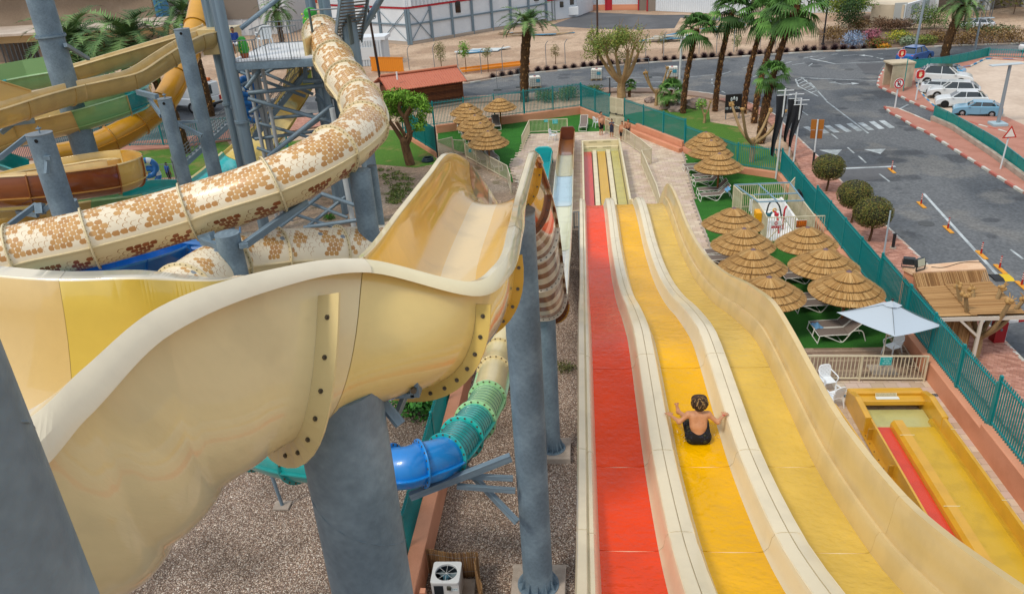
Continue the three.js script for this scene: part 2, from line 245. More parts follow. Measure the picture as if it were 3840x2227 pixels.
// zebra crossing: each bar a piece
{
const z = new THREE.Group(); z.name = 'zebra_crossing'; z.userData.kind = 'structure'; scene.add(z);
const a0 = [[22.78,0,-62.47], [21.98,0,-62.28], [21.08,0,-62.03], [20.2,0,-61.89], [19.28,0,-61.75], [18.45,0,-61.57], [17.69,0,-61.5], [16.86,0,-61.44]], a1 = [[22.79,0,-60.12], [21.99,0,-59.97], [21.17,0,-59.75], [20.31,0,-59.62], [19.5,0,-59.51], [18.59,0,-59.43], [17.85,0,-59.36], [17.2,0,-59.36]];
const dx = [a0[0][0] - a0[1][0], a0[0][2] - a0[1][2]];
a0.forEach((p, i) => { const q = a1[i], e = [dx[0] * .55, 0, dx[1] * .55]; mesh('zebra_bar', sheetGeo([p, [p[0] + e[0], 0, p[2] + e[2]], [q[0] + e[0], 0, q[2] + e[2]], q], .006), paintW, z); });
}
marks('road_markings', [strip([24.74,0,-90.08], [26.31,0,-86.51], .22), strip([26.28,0,-86.41], [31.42,0,-86.52], .12), strip([22.07,0,-79.67], [27.46,0,-77.18], .14), strip([21.55,0,-77.64], [20.92,0,-69.85], .14), strip([20.87,0,-69.68], [20.9,0,-60.56], .14), strip([20.9,0,-60.56], [20.9,0,-58.92], .14),
...dashes([[23.47,0,-85.82], [25.66,0,-89.93], [28.85,0,-91.08], [32.69,0,-91.14]], .12, 1.6, 2.2), ...dashes([[21.33,0,-87.74], [25.05,0,-91.29], [28.21,0,-92.18]], .12, 1.6, 2.2), ...dashes([[14.21,0,-83.53], [17.16,0,-86.73], [21.44,0,-89.83], [25.92,0,-91.37]], .12, 1.8, 2.4), ...dashes([[17.03,0,-81.45], [18.97,0,-84.27], [22.28,0,-87.18], [25.1,0,-88.27]], .12, 1.6, 2.2),
strip([10.34,0,-82.83], [13.52,0,-83.61], .12), strip([3.23,0,-81.75], [8.07,0,-81.08], .12), strip([4.86,0,-84.14], [8.3,0,-83.55], .12), strip([20.66,0,-79.68], [21.36,0,-80.18], .12),
...[0, 1, 2, 3, 4, 5].map(i => { const t = i / 5, p = mix3([20.35,0,-78.24], [20.56,0,-73.39], t), q = mix3([21.63,0,-80.11], [21.37,0,-74.17], t); return strip(p, q, .14); }),
strip([20.65,0,-79.47], [20.14,0,-76.21], .14), strip([20.14,0,-76.21], [20.71,0,-71.69], .14), strip([21.41,0,-80.39], [21.27,0,-73.8], .14), strip([21.64,0,-79.98], [22.78,0,-79.49], .14),
...dashes([[18.03,0,-66.56], [18.18,0,-64.44], [18.39,0,-57.25], [18.39,0,-53.07]], .12, 1.5, 2.2), strip([17.88,0,-67.38], [17.94,0,-66.58], .12), strip([13.02,0,-75.58], [13.2,0,-74.75], .12), strip([13.31,0,-73.97], [13.57,0,-72.79], .12), ...dashes([[13.03,0,-81.5], [12.7,0,-79.58], [12.73,0,-77.87]], .1, .8, .8),
strip([16.43,0,-50.67], [19.97,0,-50.75], .25), ...dashes([[18.47,0,-53.32], [18.44,0,-50.57], [18.61,0,-46.98]], .12, 1.6, 2.4), ...dashes([[20.52,0,-36.94], [20.54,0,-35.74]], .12, 1.5, 2),
strip([19.68,0,-45.42], [18.57,0,-33.52], .16), [[25.4,0,-65.91], [26.62,0,-67.34], [26.76,0,-67.24], [25.54,0,-65.79]],
[[16.37,0,-55.09], [17.88,0,-54.97], [17.13,0,-53.63]], [[19.3,0,-54.83], [20.73,0,-54.77], [19.98,0,-53.6]]]);
marks('arrow_markings', [strip([23.36,0,-77.22], [23.84,0,-76.89], .3), strip([23.82,0,-76.81], [24.13,0,-76.19], .18), strip([24.13,0,-76.19], [25.12,0,-76.51], .18), [[23.14,0,-77.36], [23.88,0,-77.62], [23.59,0,-76.87]], [[25.62,0,-76.27], [25.08,0,-76.91], [24.89,0,-76.01]], [[29.99,0,-90.74], [30.72,0,-90.95], [30.43,0,-90.02]], strip([30.52,0,-90.59], [31.12,0,-89.53], .2), [[31.34,0,-88.77], [31.72,0,-88.21], [31.38,0,-87.75]], strip([31.29,0,-88.9], [31.58,0,-87.8], .2)]);
// ---------- park surfaces ----------
struct('lawn', sheetGeo([[2.65,0,-67.06], [4.81,0,-68.63], [9.11,0,-69.86], [10.8,0,-68.32], [10.3,0,-64.18], [12.16,0,-62.4], [12.48,0,-57.55], [13.3,0,-54.91], [13, 0, -50], [12.13,0,-48.93], [9.63,0,-50.45], [7.11,0,-55.68], [3.86,0,-62.38]], -.008), lawnM);
struct('lawn', sheetGeo([[-25.62,0,-62.64], [-17.67,0,-66.7], [-14.13,0,-64.6], [-10.36,0,-55.35], [-11.95,0,-54.35], [-15.39,0,-55.64], [-23.26,0,-54.91]], -.01), lawnM);
struct('lawn', sheetGeo([[-40.32,0,-62.21], [-30.15,0,-64.14], [-24.33,0,-55.04], [-34.57,0,-53.59]], -.01), lawnM);
const turfLeft = [[-11.93,0,-64.11], [0, 0, -68.7], [2.2, 0, -64.2], [2.6, 0, -62.2], [2.17,0,-62.4], [-4.12,0,-62.69], [-4.53,0,-58.01], [-5.2, 0, -54], [-4.6, 0, -50], [-8.67,0,-57.23], [-11.46,0,-61.19]];
struct('artificial_turf', sheetGeo(turfLeft, .012), turfM);
const tilePts = [[-4.12,0,-62.69], [2.17,0,-62.4], [2.6, 0, -62.2], [3.9, 0, -62.6], [7.12,0,-55.81], [6.61,0,-45.69], [6.47,0,-45.5], [6.42,0,-37.77], [7.45, 0, -34], [7.4, 0, -27.6], [7.3, 0, -25.3], [12.2, 0, -25.3], [12.2, 0, -10], [3.2, 0, -10], [3.2, 0, -41], [-4.2, 0, -41.2], [-4.3, 0, -50], [-5.2, 0, -54]];
const deckTiles = struct('tiled_deck', sheetGeo(tilePts, .004), MS({ color: 0x9a8c80, roughness: 1 }));
lay(deckTiles, 'tile', tilePts, .44, .3, .012, .022, [MS({ color: 0xffffff, roughness: .7, bumpMap: fine(2), bumpScale: .001 })], { bond: .5, hgt: .018, single: 0, turn: 0, cols: [0xc8b6a0, 0xbda993, 0xd0c0aa, 0xc4af9c, 0xc9b4a6] });
const turfRight = [[7.1,0,-55.61], [9.65,0,-50.56], [12.1, 0, -49], [12.2, 0, -27.6], [7.5, 0, -27.6], [7.5, 0, -34], [6.45,0,-37.77], [6.52,0,-45.5], [6.65,0,-45.68]];
struct('artificial_turf', sheetGeo(turfRight, .014), turfM);
tag(mesh('edging_strip', [[[7.11,0,-55.75], [6.63,0,-45.63]], [[6.52,0,-45.5], [6.43,0,-37.77]], [[6.43,0,-37.77], [7.45, 0, -34]], [[7.45, 0, -34], [7.4, 0, -27.6]]].map(([a, b]) => bar([a[0], .03, a[2]], [b[0], .03, b[2]], .1, .05)), concrete), 'pale stone edging between tiled deck and right turf', 'edging');
// timber deck by the rail, plank by plank
{
const wood = [0xa58f7c, 0x97806c, 0xb09c89, 0x8c7666].map((c, i) => MS({ color: c, roughness: .85, map: tex(256, 1, (u, v) => { const k = .82 + .3 * fbm(u * 1, v, 4, 2, 5 + i) * fbm(u, v, 32, 2, i); return [255 * k, 250 * k, 244 * k]; }) }));
const dk = struct('timber_deck', sheetGeo([[7.4, 0, -27.6], [12.2, 0, -27.6], [12.2, 0, -25.3], [7.4, 0, -25.3]], .004), MS({ color: 0x3a2f28, roughness: 1 }));
const r = rng(31); for (let z = -27.53; z < -25.3; z += .148) for (let x = 7.4 - r() * 1.2; x < 12.2;) { const l = rr(1.4, 2.4, r), x0 = Math.max(7.4, x), x1 = Math.min(12.2, x + l); if (x1 - x0 > .2) { const o = mesh('plank', PLK(), wood[Math.floor(r() * 4)], dk); o.scale.x = x1 - x0 - .006; o.position.set((x0 + x1) / 2, .03, z); } x += l; }
}
function PLK() { return PLK.g || (PLK.g = cbox(1, .04, .138, 0, 0, 0, .004)); }
// ---------- slide builders ----------
// open trough swept through stations { L, R, sag }: inner and outer skin, rolled lips
function troughPath(st, tens = .5) {
const cl = new THREE.CatmullRomCurve3(st.map(s => v3(s.L)), false, 'centripetal'), cr = new THREE.CatmullRomCurve3(st.map(s => v3(s.R)), false, 'centripetal'), n = st.length - 1;
const cs = curve(st.map(s => [s.sag, s.e ?? .8, 0])), co = curve(st.map(s => s.o || [0, 0, 0]));
const at = t => {
t = clamp(t, 0, n); const u = t / n, q = cs.getPoint(u);
return { L: cl.getPoint(u), R: cr.getPoint(u), sag: q.x, e: q.y, o: co.getPoint(u) };
};
return { at, n };
}
function troughLoop(P, t, { th = .03, lip = .13, lipH = .05, nt = 14, lipL = lip, lipR = lip, band } = {}) {
if (typeof lip === 'function') lipL = lipR = lip(t); if (typeof lipH === 'function') lipH = lipH(t);
const s = P.at(t), a = P.at(t - .02), b = P.at(t + .02);
const T = b.L.clone().add(b.R).sub(a.L).sub(a.R).normalize(), c = s.L.clone().add(s.R).multiplyScalar(.5), hf = s.R.clone().sub(s.L).multiplyScalar(.5), side = hf.clone().normalize();
const dn = new THREE.Vector3().crossVectors(side, T).normalize(); if (dn.y > 0) dn.negate();
const inn = [], out = [];
for (let k = 0; k <= nt; k++) {
const a0 = Math.PI * k / nt, cs = Math.cos(a0), sn = Math.max(0, Math.sin(a0)), x = -Math.sign(cs) * Math.pow(Math.abs(cs), s.e), y = Math.pow(sn, s.e);
inn.push(c.clone().addScaledVector(hf, x).addScaledVector(dn, s.sag * y).addScaledVector(s.o, y));
const w = 1 + th / hf.length(); out.push(c.clone().addScaledVector(hf, x * w).addScaledVector(dn, (s.sag + th) * y).addScaledVector(s.o, y));
}
const lo = [];
if (lipL) { lo.push([s.L.clone().addScaledVector(side, -lipL).addScaledVector(dn, lipH), 1], [s.L.clone().addScaledVector(side, -lipL * .95).addScaledVector(dn, lipH * .45), 2], [s.L.clone().addScaledVector(side, -lipL * .55).addScaledVector(dn, -.018), 2], [s.L.clone().addScaledVector(side, -.01).addScaledVector(dn, -.012), 2]); }
inn.forEach((p, k) => lo.push([p, band && k / nt >= band[0] && k / nt <= band[1] ? 3 : 0]));
if (lipR) { lo.push([s.R.clone().addScaledVector(side, .01).addScaledVector(dn, -.012), 2], [s.R.clone().addScaledVector(side, lipR * .55).addScaledVector(dn, -.018), 2], [s.R.clone().addScaledVector(side, lipR * .95).addScaledVector(dn, lipH * .45), 2], [s.R.clone().addScaledVector(side, lipR).addScaledVector(dn, lipH), 1]); }
out.reverse().forEach((p, i) => lo.push([i === 0 && lipR || i === nt && lipL ? p.clone().addScaledVector(dn, lipH * .6) : p, 1]));
return { lo, T, dn, side, c, hf, s, out: out.slice().reverse() };
}
const colCache = new Map();
const lin = h => { if (!colCache.has(h)) { const c = new THREE.Color(h); colCache.set(h, [c.r, c.g, c.b]); } return colCache.get(h); };
// one section; cols = [inner, outer, lip]
function trough(P, t0, t1, cols, o = {}) {
const seg = Math.max(1, Math.ceil((t1 - t0) * (o.per || 6))), pos = [], K = [], uv = [], ix = []; let m = 0, dv = t0, last = null;
for (let i = 0; i <= seg; i++) { const q0 = troughLoop(P, lerp(t0, t1, i / seg), o), l = q0.lo; m = l.length; if (last) dv += q0.c.distanceTo(last); last = q0.c; let ds = 0; l.forEach(([p, k], j) => { pos.push(p.x, p.y, p.z); K[j] = k; if (j) ds += p.distanceTo(l[j - 1][0]); uv.push(ds, dv); }); }
for (let i = 0; i < seg; i++) for (let j = 0; j < m; j++) { const a = i * m + j, b = i * m + (j + 1) % m, c = a + m, d = b + m; ix.push(a, b, c, b, d, c); }
const g = new THREE.BufferGeometry(); g.setAttribute('position', new THREE.Float32BufferAttribute(pos, 3)); g.setAttribute('uv', new THREE.Float32BufferAttribute(uv, 2)); g.setIndex(ix);
const q = toCreasedNormals(g, .7), cc = new Float32Array(ix.length * 3); // one colour for each strip of the section
for (let f = 0, e = 0; f < ix.length / 6; f++) { const a = K[f % m], b = K[(f % m + 1) % m], k = a === b ? a : a === 2 || b === 2 ? 2 : a === 3 || b === 3 ? 0 : 1, c = lin(cols[k] ?? cols[0]); for (let w = 0; w < 6; w++, e += 3) cc.set(c, e); }
q.setAttribute('color', new THREE.BufferAttribute(cc, 3)); return q;
}
// flange plate round the outside of a trough at t (from the rim k0 to k1 of the section), with bolts
function flange(P, t, { h = .1, th = .02, k0 = 0, k1 = 1, nt = 18, bolts = 9, br = .018, shell = .03 } = {}) {
const l = troughLoop(P, t, { nt, th: shell, lip: 0 }), pts = [], up = [];
const a = Math.round(k0 * nt), b = Math.round(k1 * nt), tri = [], W = l.T.clone().multiplyScalar(th / 2);
for (let k = a; k <= b; k++) { const p = l.out[k], q = p.clone().sub(l.c); const kk = clamp(k, 1, nt - 1), tg = l.out[kk + 1].clone().sub(l.out[kk - 1]).normalize(), n = new THREE.Vector3().crossVectors(tg, l.T).normalize(); if (n.dot(q) < 0) n.negate(); pts.push(p.clone()); up.push(p.clone().addScaledVector(n, h)); }
for (let k = 0; k < pts.length - 1; k++) { const A = pts[k], B = pts[k + 1], D = up[k], E = up[k + 1]; const quad = (x, y, z, w) => tri.push(x, y, z, x, z, w); const pl = v => v.clone().add(W), mi = v => v.clone().sub(W); quad(pl(A), pl(B), pl(E), pl(D)); quad(mi(A), mi(D), mi(E), mi(B)); quad(pl(D), pl(E), mi(E), mi(D)); }
const g = new THREE.BufferGeometry().setFromPoints(tri); g.computeVertexNormals();
const bg = []; for (let i = 0; i < bolts; i++) { const f = (i + .5) / bolts * (pts.length - 1), k = Math.floor(f), p = pts[k].clone().lerp(pts[Math.min(k + 1, pts.length - 1)], f - k).lerp(up[k].clone().lerp(up[Math.min(k + 1, up.length - 1)], f - k), .5); for (const s of [1, -1]) { bg.push(rod(p, p.clone().addScaledVector(l.T, s * (th / 2 + .008)), br, br, 10)); bg.push(rod(p, p.clone().addScaledVector(l.T, s * (th / 2 + .02)), br * .6, br * .55, 6)); } }
return { plate: g, bolts: bg };
}
// ---------- three-lane racing slide ----------
const laneX = [[.085, .637], [1.044, 1.598], [2.013, 2.548]];
const lanePts = [[6, 12.6], [2, 12.35], [-1.5, 12.1], [-3.2, 11.6], [-4.89, 10.84], [-5.68, 10.55], [-7.39, 10.19], [-8.6, 10.12], [-9.74, 10.08], [-10.6, 10.0], [-11.35, 9.8], [-12.6, 9.4], [-14.2, 8.83], [-16.25, 8.24], [-18.3, 7.84], [-20.24, 7.62], [-22.3, 7.55], [-23.8, 7.42], [-24.85, 7.19], [-26.2, 6.5], [-29, 4.6], [-32, 2.7], [-35, 1.35], [-37.5, .72], [-40, .5], [-43, .42]];
const laneY = (() => { const c = new THREE.CatmullRomCurve3(lanePts.map(p => new THREE.Vector3(0, p[1], p[0])), false, 'centripetal'), S = c.getPoints(600); return z => { let i = 0; while (i < 599 && S[i + 1].z > z) i++; const a = S[i], b = S[i + 1]; return lerp(a.y, b.y, clamp((a.z - z) / (a.z - b.z))); }; })();
// sweep a cross-section [[x, dy]...] along z with the lane profile
function laneSweep(sec, z0, z1, step = .3, closed = false, yf = laneY) {
const n = Math.max(1, Math.ceil(Math.abs(z1 - z0) / step)), pos = [], uv = [], ix = [], m = sec.length;
for (let i = 0; i <= n; i++) { const z = lerp(z0, z1, i / n), y = yf(z); let s = sec[0][0]; sec.forEach(([x, d], j) => { if (j) s += Math.hypot(x - sec[j - 1][0], d - sec[j - 1][1]); pos.push(x, y + d, z); uv.push(s, z); }); }
const lim = closed ? m : m - 1; for (let i = 0; i < n; i++) for (let j = 0; j < lim; j++) { const a = i * m + j, b = i * m + (j + 1) % m, c = a + m, d = b + m; ix.push(a, b, c, b, d, c); }
if (closed) { const tr = THREE.ShapeUtils.triangulateShape(sec.map(p => new THREE.Vector2(p[0], p[1])), []); for (const [a, b, c] of tr) { ix.push(a, c, b); ix.push(n * m + a, n * m + b, n * m + c); } }
const g = new THREE.BufferGeometry(); g.setAttribute('position', new THREE.Float32BufferAttribute(pos, 3)); g.setAttribute('uv', new THREE.Float32BufferAttribute(uv, 2)); g.setIndex(ix); return toCreasedNormals(g, .6);
}
const seamZ = [6, 2.2, -1.5, -5.68, -7.39, -9.74, -12.1, -14.2, -18.3, -20.24, -22.31, -24.85, -28, -32, -36, -40, -43];
const ripple = tex(512, 1 / 1.6, (u, v) => .5 * fbm(u, v, 6, 4, 111) + .5 * Math.abs(2 * fbm(u, v, 10, 3, 113) - 1), false);
const flowBump = tex(512, 1 / 2.2, (u, v) => .6 * fbm(u, v, 26, 3, 115) + .4 * fbm(u, v, 7, 3, 117), false);
const wetLane = [0xf24600, 0xf0b600, 0xdcba54].map((c, i) => MP({ color: c, roughness: .16, specularIntensity: .32, map: tex(256, 1 / 2.5, (u, v) => { const k = .9 + .12 * fbm(u, v, 5, 4, 120 + i); return [255 * k, 253 * k, 250 * k]; }), bumpMap: flowBump, bumpScale: .022 }));
const slideCream = fib(0xe4dabd, .38), slideCreamR = fib(0xdcc48c, .34), seamM = MS({ color: 0xe6d8b8, roughness: .8 });
{
const t = thing('racing_slide', 'three-lane racing slide with red, yellow and tan lanes between cream dividers', 'water slide', [0, 0, 0]);
const gap = .006;
for (let i = 0; i < seamZ.length - 1; i++) {
const z0 = seamZ[i] - gap, z1 = seamZ[i + 1] + gap;
laneX.forEach(([a, b], k) => { const o = mesh('lane_section', laneSweep([[b, 0], [b - .05, -.006], [(a + b) / 2, -.012], [a + .05, -.006], [a, 0], [a, -.1], [b, -.1]], z0, z1, .3, true), wetLane[k], t); if (!i) o.userData.label = ['red lane', 'yellow lane', 'tan lane'][k]; });
// dividers: two half caps with a joint along the middle
for (const [a, b] of [[.637, 1.044], [1.598, 2.013]]) {
const m = (a + b) / 2, s = (x0, x1, q) => [[x0, 0], [lerp(x0, x1, .1), .05], [lerp(x0, x1, .15), .17], [lerp(x0, x1, .22), .222], [lerp(x0, x1, .34), .235], [q, .237], [q, -.08], [x0, -.08]];
mesh('divider_section', [laneSweep(s(a, b, m - .005), z0, z1, .3, true), laneSweep(s(b, a, m + .005).reverse(), z0, z1, .3, true)], slideCream, t);
}
mesh('side_wall', laneSweep([[.085, -.08], [.085, 0], [.068, .05], [.052, .18], [.03, .21], [-.005, .21], [-.02, .19], [-.035, .25], [-.11, .255], [-.13, .22], [-.13, -.25], [-.11, -.25]].reverse(), z0, z1, .3, true), slideCream, t);
const w0 = z0 + .004, w1 = z1 - .004; mesh('side_wall', laneSweep([[2.548, -.08], [2.548, 0], [2.56, .05], [2.575, .2], [2.6, .245], [2.63, .245], [2.65, .22], [2.66, .24], [2.675, .4], [2.69, .62], [2.71, .66], [2.78, .66], [2.8, .63], [2.79, .58], [2.74, .58], [2.72, .1], [2.66, -.1]], w0, w1, .3, true), slideCreamR, t);
}
// underlay so that the joints show as thin dark lines
mesh('joint_backing', [laneSweep([[.1, -.017], [2.53, -.017]].reverse(), 6, -43, .5), laneSweep([[.72, .215], [.96, .215]].reverse(), 6, -43, .5), laneSweep([[1.68, .215], [1.93, .215]].reverse(), 6, -43, .5)], seamM, t);
// level run-out
const z0 = -43, z1 = -56.4, yf = () => .42, rw = fib(0xe2d8b4, .4);
laneX.forEach(([a, b], k) => mesh('runout_floor', laneSweep([[a, -.05], [a, -.1], [b, -.1], [b, -.05]].reverse(), z0, z1 + .9, 2, true, yf), fib([0xe0300e, 0xe8ac00, 0xd2bc5c][k], .5), t));
mesh('runout_floor', box(2.5, .04, .95, 1.31, .35, z1 + .47), fib(0xcdbf86, .4), t);
for (const [a, b] of [[.637, 1.044], [1.598, 2.013]]) mesh('runout_divider', cbox(b - a - .12, .42, 12.2, (a + b) / 2, .31, -49.3, .03), rw, t);
mesh('runout_wall', cbox(.12, .75, 13.3, .02, .55, -49.75, .03), rw, t); mesh('runout_wall', cbox(.14, .85, 13.3, 2.66, .6, -49.75, .03), rw, t);
mesh('end_wall', [cbox(2.8, .78, .14, 1.34, .58, z1 + .05, .03), cbox(2.5, .3, .25, 1.31, .42, z1 + .25, .02)], rw, t);
for (const x of [.75, 1.75]) for (const [y, z] of [[.84, z1 + .128], [.5, z1 + .381]]) mesh('text_panel', textPlate(.62, .1, 0xd9cfa8, 0x6d6650, 3), textPlateMat(), t).position.set(x, y, z);
for (let z = -26; z > -44; z -= 4.5) for (const x of [-.1, 3]) if (laneY(z) > 1) mesh('support_leg', rod([x, 0, z], [x, laneY(z) - .1, z], .09, .09, 12), galv, t);
for (const z of [-3, -9, -15, -21]) for (const x of [.3, 2.4]) mesh('support_leg', rod([x, 0, z], [x, laneY(z) - .12, z], .12, .12, 12), galv, t);
}
function textPlate(w, h) { return new THREE.PlaneGeometry(w, h); }
function textPlateMat() { if (!textPlateMat.m) { const c = document.createElement('canvas'); c.width = 256; c.height = 48; const x = c.getContext('2d'); x.fillStyle = '#d8cda4'; x.fillRect(0, 0, 256, 48); x.fillStyle = '#5f5840'; const r = rng(3); for (let l = 0; l < 3; l++) for (let p = 10; p < 245;) { const w = 5 + r() * 13; x.fillRect(p, 6 + l * 14, Math.min(w, 246 - p), 8); p += w + 4; } const t = new THREE.CanvasTexture(c); t.colorSpace = THREE.SRGBColorSpace; textPlateMat.m = MS({ map: t, roughness: .6 }); } return textPlateMat.m; }
// pool water: clear rippled sheet, real depth below it
const waterM = MP({ color: 0xf4fbff, roughness: .14, transmission: 1, thickness: 0, ior: 1.33, specularIntensity: .3, bumpMap: ripple, bumpScale: .05 });
function water(name, label, pts, y, group) { const g = sheetGeo(pts, y); return tag(mesh(name, g, waterM), label, 'water', group); }
const rectXZ = (x0, x1, z0, z1) => [[x0, 0, z0], [x1, 0, z0], [x1, 0, z1], [x0, 0, z1]];
struct('water', [sheetGeo(rectXZ(.085, .637, -43.2, -55.3), .4), sheetGeo(rectXZ(1.044, 1.598, -43.2, -55.3), .4), sheetGeo(rectXZ(2.013, 2.548, -43.2, -55.3), .4), sheetGeo(rectXZ(.085, 2.55, -55.3, -56.2), .4)], waterM);
// ---------- big open trough slide ----------
const S = (L, R, sag, e, o) => ({ L, R, sag, e, o });
const bigP = troughPath([
S([-5.8, 13.98, -5.0], [-5.6, 14.3, -2.5], 1.3), S([-4.6, 13.87, -4.95], [-4.1, 14.14, -2.4], 1.36), S([-3.8, 13.8, -4.92], [-2.95, 14.05, -2.5], 1.46, .8, [-.1, 0, 0]), S([-3.25, 13.78, -4.97], [-2.55, 14.07, -2.88], 1.54, .8, [-0.08, -0.01, -0.02]), S([-3.06, 13.7, -5.11], [-2.47, 14.1, -3.25], 1.4, .8, [-.13, -.02, .01]), S([-2.85, 13.6, -5.3], [-2.4, 14.09, -3.88], 1.26, .8, [-0.16, -0.02, 0.07]), S([-2.75, 13.45, -5.7], [-2.15, 13.91, -4.73], 1.25, .8, [-0.05, 0.10, 0.26]), S([-2.68, 13.2, -6.1], [-1.74, 13.65, -5.47], 1.19, .8, [-0.07, 0.13, 0.25]), S([-2.66, 12.98, -6.7], [-1, 13.28, -5.85], 0.94, .8, [0.03, 0.04, 0.09]), S([-2.64, 12.75, -7.4], [-.82, 13.18, -6.4], .95),
S([-2.62, 12.42, -8.5], [-.85, 12.85, -8.2], .98), S([-2.63, 12.18, -10.9], [-1.0, 12.27, -10.9], .98), S([-2.62, 12.02, -13], [-1.03, 12.03, -13], .98), S([-2.58, 11.84, -15], [-1.02, 11.82, -15], 1.0),
S([-2.4, 11.3, -16.2], [-.98, 11.3, -16.2], 1.1), S([-2.2, 10.3, -17.5], [-.87, 10.3, -17.5], 1.15), S([-2.02, 9.2, -18.7], [-.77, 9.2, -18.7], 1.1), S([-1.92, 8.1, -19.6], [-.72, 8.1, -19.6], 1.0), S([-1.88, 6.9, -20.4], [-.69, 6.9, -20.4], .95), S([-1.85, 5.85, -21.3], [-.66, 5.85, -21.3], .85), S([-1.8, 4.9, -22.6], [-.66, 4.9, -22.6], .7, .7), S([-1.78, 3.9, -24.8], [-.66, 3.9, -24.8], .6, .6), S([-1.77, 2.9, -29.35], [-.67, 2.9, -29.35], .55, .55), S([-1.77, 1.7, -35.5], [-.68, 1.7, -35.5], .55, .5), S([-1.77, 1.15, -39.5], [-.68, 1.15, -39.5], .55, .45), S([-1.77, .88, -44], [-.67, .88, -44], .5, .4), S([-1.75, .82, -50], [-.66, .82, -50], .5, .35), S([-1.68, .85, -55], [-.64, .85, -55], .55, .35), S([-1.6, .95, -59.2], [-.61, .95, -59.2], .65, .35)]);
{
const t = thing('trough_slide', 'wide cream and yellow open slide dropping into a brown and white striped chute', 'water slide');
const sec = (name, a, b, cols, o) => mesh(name, trough(bigP, a, b, cols, o), fibV, t), O = { lip: t => lerp(.36, .17, sstep(3, 7, t)), lipH: t => lerp(.2, .1, sstep(3, 7, t)), per: 10, nt: 26, th: .05 };
sec('curve_section', 0, 1.998, [0xdabf82, 0xe2d3a4, 0xebe2c8], O); sec('curve_section', 2.002, 6.996, [0xd8bf58, 0xe2d3a4, 0xebe2c8], O);
sec('funnel_section', 7.004, 9.996, [0xe6bc4c, 0xe4cd84, 0xe8deb8, 0xe9d296], { ...O, lip: .16, band: [.36, .55], lipH: .1 });
sec('straight_section', 10.004, 13.996, [0xe6bc4c, 0xdfa820, 0xe6d4a0, 0xe9d296], { ...O, lip: .16, per: 10, band: [.36, .55] });
sec('drop_section', 14.01, 14.99, [0xa86c38, 0x94561c, 0xcfb07c], { ...O, lip: .12 });
const bands = []; for (let i = 0; i < 18; i++) { const a = 15.01 + i * 3.98 / 18, b = 15.01 + (i + 1) * 3.98 / 18; bands.push(trough(bigP, a, b, i % 2 ? [0xb5773a, 0x8a5420, 0xc3a36e] : [0xe8e0d0, 0xe2d8c0, 0xc3a36e], { ...O, per: 9, lip: .11 })); }
mesh('striped_section', bands, fibV, t);
sec('drop_section', 19.01, 19.6, [0x9a5a22, 0x8a4a16, 0x8a5a2a], { ...O, lip: .1 }); sec('drop_section', 19.61, 20.3, [0xc89a30, 0xbf8c1c, 0xc9a24a], { ...O, lip: .1 });
const R = { lip: .07, lipH: .05, nt: 14, per: 5 };
sec('runout_section', 20.31, 22.99, [0xe8ecec, 0xe2dcc8, 0xe8e2cf], R); sec('runout_section', 23.01, 24.99, [0xdfe3c4, 0xe2dcc8, 0xe8e2cf], R); sec('runout_section', 25.01, 25.99, [0xc4d9e2, 0xe2dcc8, 0xe8e2cf], R); sec('runout_section', 26.01, 26.99, [0xd8c690, 0xd0a468, 0xd9b684], R); sec('runout_section', 27.01, 28, [0xa9641c, 0x9c5a1c, 0xc98f52], R);
mesh('end_wall', ext([[-.52, 0], [.52, 0], [.52, .95], [.4, 1.15], [-.4, 1.15], [-.52, .95]], .1, .03).translate(-1.1, .1, -59.4), fib(0x6a3216, .4), t);
for (const [tt, b, c] of [[6.55, 9, 0xd9c893], [8.15, 12, 0xd6bd6a], [9.7, 9, 0xd9b13c], [13.9, 9, 0xd9a520], [15, 10, 0x7a4212], [16.3, 10, 0xe0d8c4], [17.6, 10, 0xe0d8c4], [19, 11, 0xe0d8c4], [19.6, 10, 0x7a4212], [20.28, 12, 0xcf9a20]]) { const f = flange(bigP, tt, { shell: .05, bolts: Math.round(b * 1.4), h: tt < 7 ? .19 : tt < 9 ? .13 : .1, br: .019, nt: 26, k0: .04, k1: .96 }); mesh('flange', f.plate, fib(c, .35), t); mesh('bolt_row', f.bolts, boltMat, t); }
}
struct('water', sheetGeo(rectXZ(-1.72, -.68, -44.5, -54.9).concat(), .5), waterM);
struct('water', sheetGeo(rectXZ(-1.62, -.62, -55, -59.1), .52), waterM);
